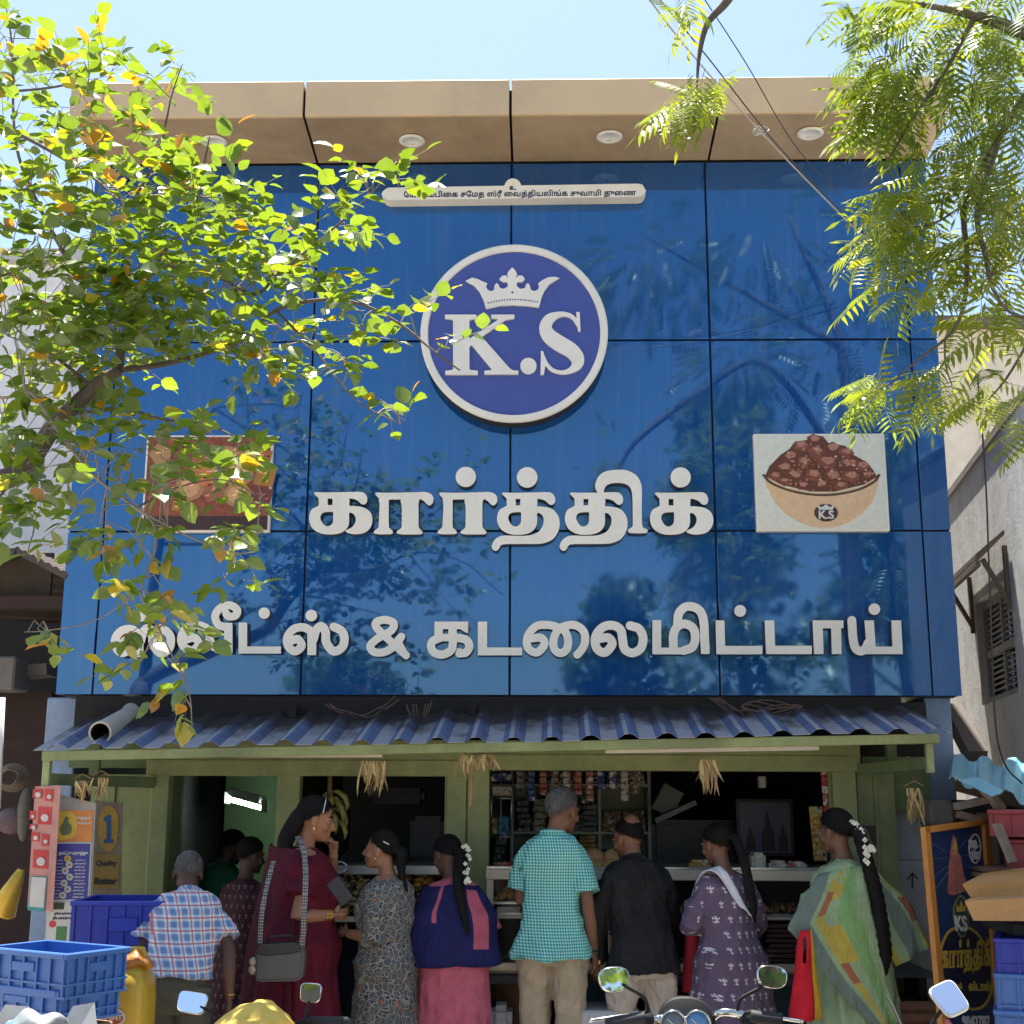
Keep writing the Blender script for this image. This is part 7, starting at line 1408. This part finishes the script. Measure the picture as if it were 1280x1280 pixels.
# right scooter: one square mirror
YC = 4.1; s3, h = two_wheeler('scooter', 'scooter with one tilted square mirror and red tassel, bottom right', YC, 1105, 1325, (.05, .05, .06), True)
mb = MB(); mb.tube(curve([at(1020, 1330, YC), at(1080, 1320, YC+.03), at(1130, 1315, YC+.03), at(1158, 1300, YC), at(1200, 1305, YC-.03)], 5), .012, 8); mb.build('handlebar', M_BPL, s3)
mirror(s3, at(1187, 1247, YC), .082, .098, -24, (-.08, -1, .75), .42, [at(1176, 1264, YC), at(1166, 1278, YC), at(1156, 1300, YC)], M_WHM)
mb = MB(); 
for k in range(7): q = at(1184, 1274, YC-.02); mb.tube([q, q+Vector((.012*math.cos(k), -.01, -.02)), q+Vector((.02*math.cos(k*1.7), -.012, -.06))], .004, 5)
mb.build('tassel', mat('red white tassel', (.55, .12, .1), .7, .5, 60), s3)
mb = MB(); mb.tube(curve([at(1108, 1245, YC+.3), at(1118, 1262, YC+.2), at(1130, 1290, YC)], 5), .004, 6); tag(mb.build('brake_cable', M_BPL, None), 'thin black cable in front of the cane crate', 'cable')
# ================================================================== TREES
def leaf_mat(name, gl=.08, tr=.55):
    t = NT(name); nt = t.t; nt.nodes.remove(t.b); out = nt.nodes['Material Output']
    at_ = t.n('ShaderNodeAttribute', attribute_name='tint'); n = t.noise(30, 3, .6)
    hsv = t.n('ShaderNodeHueSaturation'); t.l(at_.outputs['Color'], hsv.inputs['Color']); t.l(t.math('ADD', .75, t.math('MULTIPLY', n, .5)), hsv.inputs['Value'])
    d = t.n('ShaderNodeBsdfDiffuse'); t.l(hsv.outputs[0], d.inputs[0])
    tc = t.n('ShaderNodeMix', data_type='RGBA', blend_type='MULTIPLY'); tc.inputs[0].default_value = 1; t.l(hsv.outputs[0], tc.inputs[6]); tc.inputs[7].default_value = (2.1, 1.8, .8, 1)
    tl = t.n('ShaderNodeBsdfTranslucent'); t.l(tc.outputs[2], tl.inputs[0])
    m1 = t.n('ShaderNodeMixShader'); m1.inputs[0].default_value = tr; t.l(d.outputs[0], m1.inputs[1]); t.l(tl.outputs[0], m1.inputs[2])
    g_ = t.n('ShaderNodeBsdfGlossy'); g_.inputs['Roughness'].default_value = .38; m2 = t.n('ShaderNodeMixShader'); m2.inputs[0].default_value = gl
    t.l(m1.outputs[0], m2.inputs[1]); t.l(g_.outputs[0], m2.inputs[2]); t.l(m2.outputs[0], out.inputs[0]); return t.m
M_LEAF = leaf_mat('broad leaf', .09, .5); M_NEEM = leaf_mat('neem leaf', .06, .5)
M_BARK = mat('grey brown bark', (.13, .105, .085), .9, .4, 12, bump=.5, stretch=(1, 1, .3)); M_TWIG = mat('pale twig', (.26, .22, .18), .85, .3, 14)
nr = np.random.RandomState(5)
OV_V = np.array([(0,0,0),(.30,0,.02),(.66,0,.0),(1,0,-.06),(.14,.26,.07),(.42,.40,.10),(.74,.25,.05),(.14,-.26,.07),(.42,-.40,.10),(.74,-.25,.05)])
OV_F = [(0,1,4),(1,5,4),(1,2,5),(2,6,5),(2,3,6),(0,7,1),(1,7,8),(1,8,2),(2,8,9),(2,9,3)]
def frames(d, up):
    d = d/np.linalg.norm(d, axis=1, keepdims=True); s = np.cross(up, d); s /= np.linalg.norm(s, axis=1, keepdims=True)+1e-9; n = np.cross(d, s); return d, s, n
def leaves_mesh(name, P, d, up, L, tint, V, F, m, parent):
    d, s, n = frames(d, up); k = len(P); v = P[:,None,:]+L[:,None,None]*(V[None,:,0:1]*d[:,None,:]+V[None,:,1:2]*s[:,None,:]+V[None,:,2:3]*n[:,None,:])
    nv = len(V); me = bpy.data.meshes.new(name); fs = []; 
    F3 = [f for f in F]; idx = np.concatenate([np.array(f) for f in F3]); cnt = np.array([len(f) for f in F3])
    allidx = (np.arange(k)[:,None]*nv+idx[None,:]).ravel(); tot = np.tile(cnt, k); start = np.concatenate([[0], np.cumsum(tot)[:-1]])
    me.vertices.add(k*nv); me.vertices.foreach_set('co', v.reshape(-1)); me.loops.add(len(allidx)); me.loops.foreach_set('vertex_index', allidx.astype(np.int32))
    me.polygons.add(len(tot)); me.polygons.foreach_set('loop_start', start.astype(np.int32)); me.polygons.foreach_set('loop_total', tot.astype(np.int32)); me.update(calc_edges=True)
    me.polygons.foreach_set('use_smooth', np.ones(len(tot), bool))
    a = me.color_attributes.new('tint', 'FLOAT_COLOR', 'POINT'); c = np.ones((k, nv, 4)); c[:,:,:3] = tint[:,None,:]
    a.data.foreach_set('color', c.ravel()); me.materials.append(m); return link(name, me, parent)
def limb(mb, pts, r0, r1, m=0, n=7):
    c = curve(pts); k = len(c); mb.tube(c, [r0+(r1-r0)*i/(k-1) for i in range(k)], n, m); return c
# ---------------- left broad-leaved tree
T1 = thing('broadleaf_tree', 'broad leaved tree with green and yellowing leaves covering the sign on the left', 'tree', group=None)
def pth(l): return [at(x, y, Y) for x, y, Y in l]
tr_ = pth([(-330, 700, 5.0), (-150, 640, 5.1), (-40, 612, 5.15), (25, 590, 5.2), (67, 535, 5.2), (117, 485, 5.2), (150, 462, 5.2)])
base = Vector((tr_[0].x-.12, 4.95, 0)); mb = MB(); limb(mb, [base, base+Vector((.02, .02, .9)), base+Vector((0, .04, 1.7)), tr_[0]], .12, .075, 0, 12); trunk = mb.build('trunk', M_BARK, T1)
mb = MB(); limb(mb, [tr_[0]-Vector((.05, 0, .2))]+tr_, .07, .024); mb.build('limb', M_BARK, T1)
up0 = tr_[0]
BR = [([(150,462,5.2),(205,455,5.15),(262,440,5.1),(302,425,5.1),(345,388,5.0),(400,375,4.95),(450,380,4.9),(500,405,4.9),(540,437,4.85),(575,463,4.85)], .014, .003, 0),
 ([(112,515,5.2),(155,512,5.1),(207,525,5.05),(262,532,5.0),(320,560,4.9)], .009, .003, 0), ([(-40,500,4.9),(10,496,4.8),(40,492,4.8),(70,535,4.8),(115,592,4.75),(170,635,4.7),(192,655,4.7),(193,690,4.65),(176,738,4.6),(190,770,4.6),(208,805,4.6),(235,862,4.55),(240,905,4.55)], .008, .002, 1),
 ([(-60,120,5.3),(0,155,5.3),(65,190,5.3),(120,225,5.3),(160,262,5.2)], .012, .004, 0), ([(-60,350,5.0),(0,345,5.1),(40,330,5.1),(80,310,5.2)], .008, .003, 0),
 ([(150,462,5.2),(160,400,5.2),(195,330,5.2),(240,268,5.2),(255,205,5.2),(262,170,5.2)], .014, .003, 0), ([(195,330,5.2),(270,345,5.1),(318,368,5.05),(350,340,5.0),(400,300,5.0),(440,265,5.0),(470,236,5.0),(488,212,5.0)], .009, .002, 0),
 ([(-50,118,5.3),(60,110,5.3),(105,95,5.2),(130,60,5.2)], .008, .002, 0), ([(160,262,5.2),(195,200,5.1),(208,150,5.1),(215,118,5.1),(228,80,5.1)], .007, .002, 0), ([(345,388,5.0),(395,440,4.9),(445,500,4.9),(500,530,4.85)], .006, .002, 0),
 ([(170,635,4.7),(230,668,4.65),(290,690,4.6),(320,690,4.6)], .004, .0015, 1), ([(25,590,5.2),(-10,640,5.1),(40,650,5.0),(35,690,5.0)], .006, .002, 0), ([(176,738,4.6),(120,775,4.6),(60,788,4.6),(30,790,4.6)], .003, .001, 1), ([(150,462,5.2),(140,390,5.3),(90,330,5.3),(50,260,5.3),(20,180,5.3),(15,60,5.3),(8,10,5.3)], .014, .003, 0),
 ([(170,635,4.7),(220,610,4.8),(280,600,4.8),(330,625,4.8)], .004, .0015, 0), ([(117,485,5.2),(60,440,5.1),(10,420,5.1)], .01, .003, 0)]
samples = []
for pl_, r0, r1, mi in BR: mb = MB(); c = limb(mb, pth(pl_), r0, r1, 0, 6); mb.build('branch', M_TWIG if mi else M_BARK, T1); samples += [tuple(p) for p in c]
mb = MB(); limb(mb, [tr_[0], at(-220, 400, 5.2), at(-120, 200, 5.3), at(-60, 120, 5.3)], .05, .012); limb(mb, [at(-220, 400, 5.2), at(-100, 380, 5.1), at(-60, 350, 5.0)], .02, .008); limb(mb, [tr_[1], at(-110, 560, 5.0), at(-40, 500, 4.9)], .02, .008); limb(mb, [at(-120, 200, 5.3), at(-80, 140, 5.3), at(-50, 118, 5.3)], .012, .008); mb.build('limb', M_BARK, T1)
S = np.array(samples)
RG = [(55,125,70,50,95),(120,110,55,42,85),(215,95,32,30,34),(60,230,80,70,190),(180,215,75,55,170),(265,250,55,45,95),(110,330,120,70,360),(260,335,100,55,240),(350,330,60,45,90),(430,275,45,35,48),(478,222,32,30,40),(400,370,60,35,46),(440,400,50,30,30),(502,388,22,12,9),(548,428,14,10,7),(60,430,80,60,230),(180,425,90,45,190),(310,430,70,35,80),(420,465,45,28,26),(490,520,26,16,13),(50,540,65,50,120),(30,620,45,40,56),(150,560,60,40,48),(250,570,60,35,36),(300,610,40,30,24),(180,625,60,45,50),(120,660,50,40,32),(300,665,35,35,20),(170,740,45,35,30),(80,785,45,12,9),(200,800,35,45,24),(235,870,20,30,11),(300,725,26,16,7),(30,60,40,30,24),(10,25,15,30,9)]
LP, LD, LU, LL, LT = [], [], [], [], []
tw = MB()
for cx_, cy_, rx, ry, n in RG:
    k = 0; n = int(n*(1.15 if cy_ < 400 else 1.4))
    while k < n:
        a = nr.uniform(0, 6.283); r = math.sqrt(nr.rand()); px, py = cx_+rx*r*math.cos(a), cy_+ry*r*math.sin(a)
        Y = 5.05+nr.uniform(-.55, .45)-(.35 if cy_ > 560 else 0); p = at(px, py, Y)
        dd = S-np.array(p); i = np.argmin((dd**2).sum(1)); q = Vector(S[i]); dist = (p-q).length
        out = (p-q).normalized() if dist > .02 else Vector((nr.randn(), nr.randn(), nr.randn())).normalized()
        dirv = (out*.6+Vector((nr.uniform(-.5, .8), nr.uniform(-.6, .3), nr.uniform(-.35, .55) if cy_ < 600 else nr.uniform(-.8, .1)))).normalized()
        L = nr.uniform(.10, .22); tip = p+dirv*L
        if dist < .26: mid = q.lerp(p, .5)+Vector((0, 0, .03)); tw.tube([q, mid, p], [.0032, .0026, .0018], 4, 0, False)
        tw.tube([p, p.lerp(tip, .5)+Vector((0, 0, .008)), tip], [.0018, .0015, .001], 3, 0, False)
        m = min(n-k, nr.randint(4, 8))
        for j in range(m):
            s = (j+.6)/m; sd = 1 if j % 2 else -1; side = Vector((nr.randn()*.5, nr.randn()*.5, nr.randn()*.3))+dirv.cross(Vector((0, 0, 1)))*sd*1.0
            d = (dirv*.75+side*.9+Vector((0, 0, -.25))).normalized(); LP.append(tuple(p.lerp(tip, s)+d*.012)); LD.append(tuple(d))
            LU.append((nr.randn()*.55, nr.randn()*.55-.15, 1)); LL.append(nr.uniform(.048, .090))
            z = nr.rand(); g0 = nr.rand()
            yel = .14 if (cx_ < 260 and cy_ < 280) or cy_ > 700 or cx_ > 480 else .05
            if z < yel*.45: c = (.34+.1*g0, .17+.07*g0, .015)
            elif z < yel: c = (.32, .26+.06*g0, .02)
            elif z < .36: c = (.115+.05*g0, .19+.05*g0, .018)
            else: c = (.075+.06*g0, .14+.08*g0, .014+.012*g0)
            LT.append(c)
        k += m
tw.build('twigs', M_TWIG, T1)
leaves_mesh('crown', np.array(LP), np.array(LD), np.array(LU), np.array(LL), np.array(LT), OV_V, OV_F, M_LEAF, T1)
# ---------------- right neem tree
T2 = thing('neem_tree', 'feathery neem tree with narrow toothed leaflets hanging in front of the right side', 'tree')
tb_ = Vector((3.05, 3.6, 0)); top = Vector((2.9, 3.8, 4.6))
mb = MB(); limb(mb, [tb_, tb_+Vector((.03, 0, 1.2)), tb_+Vector((-.04, .05, 2.6)), top], .16, .09, 0, 12); mb.build('trunk', M_BARK, T2)
NB = [([top, at(1400, 120, 4.1), at(1320, 60, 4.1), at(1220, 20, 4.2), at(1120, 0, 4.3)], .05, .006), ([at(1320, 60, 4.1), at(1250, 170, 4.2), at(1207, 255, 4.3), at(1209, 320, 4.3), at(1205, 380, 4.3), at(1188, 417, 4.3), at(1150, 448, 4.3), at(1115, 478, 4.3)], .014, .003),
 ([at(1250, 170, 4.2), at(1222, 262, 4.2), at(1232, 320, 4.2), at(1241, 360, 4.2), at(1262, 390, 4.2), at(1300, 402, 4.2)], .012, .004), ([at(1181, 424, 4.3), at(1182, 455, 4.3), at(1190, 482, 4.3)], .004, .002), ([at(1238, 345, 4.2), at(1258, 335, 4.2), at(1290, 320, 4.3)], .004, .002), ([at(1300, 402, 4.2), at(1260, 470, 4.2), at(1235, 500, 4.3)], .006, .002),
 ([top, Vector((2.2, 4.0, 5.5)), Vector((1.6, 4.1, 5.2)), at(985, -90, 4.3), at(935, -40, 4.3), at(908, 2, 4.3), at(884, 30, 4.3), at(874, 70, 4.3), at(871, 112, 4.3)], .04, .003), ([at(1220, 20, 4.2), at(1180, 90, 4.2), at(1140, 150, 4.2), at(1110, 200, 4.2)], .01, .003), ([top, Vector((3.0, 3.6, 5.8)), Vector((2.6, 3.4, 7.2))], .07, .02), ([Vector((3.0, 3.6, 5.8)), Vector((2.0, 3.2, 6.6)), Vector((1.2, 3.4, 7.0))], .04, .01), ([at(1207, 255, 4.3), at(1165, 280, 4.3), at(1120, 285, 4.3)], .005, .002), ([at(1209, 320, 4.3), at(1150, 340, 4.3), at(1110, 350, 4.3)], .004, .002), ([at(1115, 478, 4.3), at(1095, 490, 4.3), at(1080, 505, 4.3)], .003, .001)]
for pl_, r0, r1 in NB: mb = MB(); limb(mb, pl_, r0, r1, 0, 6); mb.build('branch', M_BARK, T2)
# one compound leaf: rachis along x, leaflets pairs curved downwards
FV, FF = [], []
for j in range(7):
    x = .16+.84*j/7
    for s in (1, -1):
        b = len(FV); l = .30*(1-.25*abs(j-3)/3); dx = .45; w = .036
        FV += [(x, 0, -.04*x*x), (x+dx*l*.45+w, s*l*.45, -.03-.05*x), (x+dx*l*.45-w, s*l*.42, -.035-.05*x), (x+dx*l*.85+w*.6, s*l*.8, -.09-.06*x), (x+dx*l*.85-w*.5, s*l*.78, -.095-.06*x), (x+dx*l*1.2, s*l*1.0, -.15-.06*x)]
        FF += [(b, b+1, b+2), (b+1, b+3, b+4, b+2), (b+3, b+5, b+4)]
b = len(FV); FV += [(1, 0, -.05), (1.14, .035, -.08), (1.14, -.035, -.08), (1.3, 0, -.14)]; FF += [(b, b+1, b+3, b+2)]
b = len(FV); FV += [(0, .006, 0), (0, -.006, 0), (1, .004, -.05), (1, -.004, -.05)]; FF += [(b, b+1, b+3, b+2)]
FV = np.array(FV)
NR_ = [(1170,70,100,80,150,1),(1245,170,50,90,100,1),(1115,120,50,45,52,1),(1085,95,32,30,18,1),(1180,215,55,45,50,1),(1100,160,35,22,16,1),(1112,268,40,35,34,1),(1150,300,35,40,30,1),(1235,320,50,55,52,1),(1190,345,30,35,22,1),(1240,410,45,35,34,1),(1090,325,34,24,13,1),(1115,365,40,18,9,1),(1090,492,28,24,15,1),(1160,490,26,34,22,1),(1230,490,50,26,30,1),(1268,540,15,20,8,1),(862,125,36,26,24,1),(855,14,22,16,7,1),(1045,12,26,10,5,1),(1100,20,40,22,16,1),(1240,20,60,40,50,1),(1265,260,25,60,30,1)]
LP, LD, LU, LL, LT = [], [], [], [], []
for cx_, cy_, rx, ry, n, _ in NR_:
    for k in range(int(n*(1.5 if cx_ < 1000 else 1.0 if cx_ < 1130 else .7))):
        a = nr.uniform(0, 6.283); r = math.sqrt(nr.rand()); Y = 4.3+nr.uniform(-.3, .45); p = at(cx_+rx*r*math.cos(a), cy_+ry*r*math.sin(a), Y)
        c = at(cx_+12, cy_-ry*.5, 4.35); d = (p-c); d = d.normalized() if d.length > .01 else Vector((0, 0, -1))
        d = (d*.8+Vector((nr.uniform(-.7, .35), nr.uniform(-.7, .5), nr.uniform(-.7, .1)))).normalized(); L = nr.uniform(.15, .24)
        LP.append(tuple(p-d*L*.4)); LD.append(tuple(d)); LU.append((nr.randn()*.4, nr.randn()*.4-.2, 1)); LL.append(L); g0 = nr.rand()
        bright = cy_ > 230 or cx_ < 1000
        LT.append((.155+.08*g0, .21+.07*g0, .02) if (nr.rand() < (.6 if bright else .25)) else (.095+.05*g0, .15+.06*g0, .02))
for k in range(560):      # the crown above the frame, seen mirrored in the cladding
    c = [(2.9, 3.6, 5.6, .9, .8), (2.3, 3.3, 6.9, .9, .7), (1.35, 3.5, 6.6, .7, .5), (3.7, 3.2, 5.2, .8, .7), (2.0, 4.0, 5.5, .5, .35), (3.6, 3.4, 6.6, .8, .7), (3.3, 3.9, 3.6, .5, .6)][k % 7]
    v = nr.randn(3); v /= np.linalg.norm(v); v *= nr.rand()**.4; p = (c[0]+v[0]*c[3], c[1]+v[1]*c[3], c[2]+v[2]*c[4]); LP.append(p); d = v+np.array([0, 0, -.5]); LD.append(tuple(d)); LU.append((nr.randn()*.4, nr.randn()*.4, 1)); LL.append(nr.uniform(.22, .34)); g0 = nr.rand(); LT.append((.05+.04*g0, .09+.05*g0, .018))
leaves_mesh('crown', np.array(LP), np.array(LD), np.array(LU), np.array(LL), np.array(LT), FV, FF, M_NEEM, T2)
# ---------------- trees across the street (behind the camera; seen mirrored in the blue cladding and the mirrors)
for i, (x, y, h, rad, lab) in enumerate(((3.9, -9.5, 11.3, 2.0, 'tall slender tree across the street mirrored in the sign'), (7.2, -10.5, 9.6, 2.6, 'wide tree across the street mirrored at the right of the sign'), (-3.6, -10.5, 4.6, 1.7, 'low round tree across the street behind the viewer at left'), (10.5, -8, 10.5, 2.4, 'tree across the street far right behind the viewer'), (2.0, -11.5, 6.2, 1.8, 'small tree across the street behind the viewer'))):
    T = thing('street_tree', lab, 'tree', (0, 0, 0)); mb = MB(); limb(mb, [(x, y, 0), (x+.1, y, h*.3), (x-.1, y+.1, h*.6), (x, y, h*.88)], .18, .03, 0, 8); mb.build('trunk', M_BARK, T)
    LP, LD, LU, LL, LT = [], [], [], [], []
    cl = [(x+nr.uniform(-1, 1)*rad*.75*(1-.6*q), y+nr.uniform(-1, 1)*rad*.6, h*(.34+.6*q), rad*nr.uniform(.28, .46)*(1-.35*q)) for q in nr.rand(15)]
    mb = MB()
    for c in cl: limb(mb, [(x, y, c[2]*.75), ((x+c[0])/2, (y+c[1])/2, c[2]*.9), c[:3]], .05, .015, 0, 5)
    mb.build('branches', M_BARK, T)
    for k in range(1900):
        c = cl[nr.randint(len(cl))]; v = nr.randn(3); v /= np.linalg.norm(v); v *= nr.rand()**.45*c[3]; LP.append((c[0]+v[0], c[1]+v[1], c[2]+v[2]*.8)); LD.append(tuple(v+nr.randn(3)*.3)); LU.append((nr.randn()*.5, nr.randn()*.5, 1)); LL.append(nr.uniform(.14, .3)); g0 = nr.rand(); LT.append((.05+.05*g0, .10+.06*g0, .018))
    leaves_mesh('crown', np.array(LP), np.array(LD), np.array(LU), np.array(LL), np.array(LT), OV_V, OV_F, M_LEAF, T)
ob = thing('street_house', 'plain low pale house across the street behind the viewer', 'house'); mb = MB(); mb.box(-16, 3, -18, -12.5, 0, 3.4); mb.build('wall', wallmat('opposite wall', (.5, .45, .38), (.25, .22, .2)), ob); mb = MB(); mb.box(-16.3, 3.3, -18.3, -12.2, 3.4, 3.6); mb.build('roof', M_RUST, ob)
for i in range(4): mb = MB(); mb.box(-14+i*4.4, -12.4+i*4.4, -12.49, -12.45, .9, 2.2); mb.build('window', M_BLK, ob)
# ---------------- overhead wires
M_WIRE = mat('black wire', (.03, .03, .03), .6); M_WIRE2 = mat('pale cord', (.42, .38, .34), .7)
def wire(lb, pts, r, m=None, grp='wires across the upper right'):
    mb = MB(); mb.tube(curve([at(*p) for p in pts], 8), r, 5); tag(mb.build('overhead_wire', m or M_WIRE, None), lb, 'wire', grp)
wire('upper overhead wire from the sky to the neem leaves, pale thinner one', [(790, -30, 5.2), (860, 62, 5.6), (960, 175, 6.2), (1068, 285, 7.0), (1090, 300, 7.2)], .004, M_WIRE2)
wire('overhead wire running beside the pale cord', [(800, -30, 5.2), (880, 66, 5.7), (975, 185, 6.3), (1072, 284, 7.0), (1095, 305, 7.2)], .0035)
wire('thin separate wire crossing above the second downlight', [(868, -20, 5.4), (930, 75, 5.7), (1000, 190, 6.3), (1080, 270, 7.0), (1100, 285, 7.1)], .0028)
wire('thin wire crossing the gap beside the sign edge', [(1100, 330, 7.2), (1180, 262, 6.6), (1240, 235, 6.0), (1300, 205, 5.6)], .0028)
wire('black cable hanging down in front of the grey house', [(1222, 470, 6.6), (1232, 600, 6.7), (1238, 760, 6.8), (1244, 900, 6.9), (1256, 955, 7.0), (1278, 980, 7.05)], .005, M_WIRE, 'cables at the right')
mb = MB(); c = at(952, 165, 6.2)
for k in range(4): d = Vector((.012*k-.02, 0, .012*(k % 2))); mb.tube([c+d+Vector((.022*math.cos(a), .01*math.sin(2*a), .018*math.sin(a))) for a in np.linspace(0, 6.28, 12)], .0035, 4)
tag(mb.build('wire_knot', M_WIRE2, None), 'small knot of cord tied around the overhead wires', 'knot')
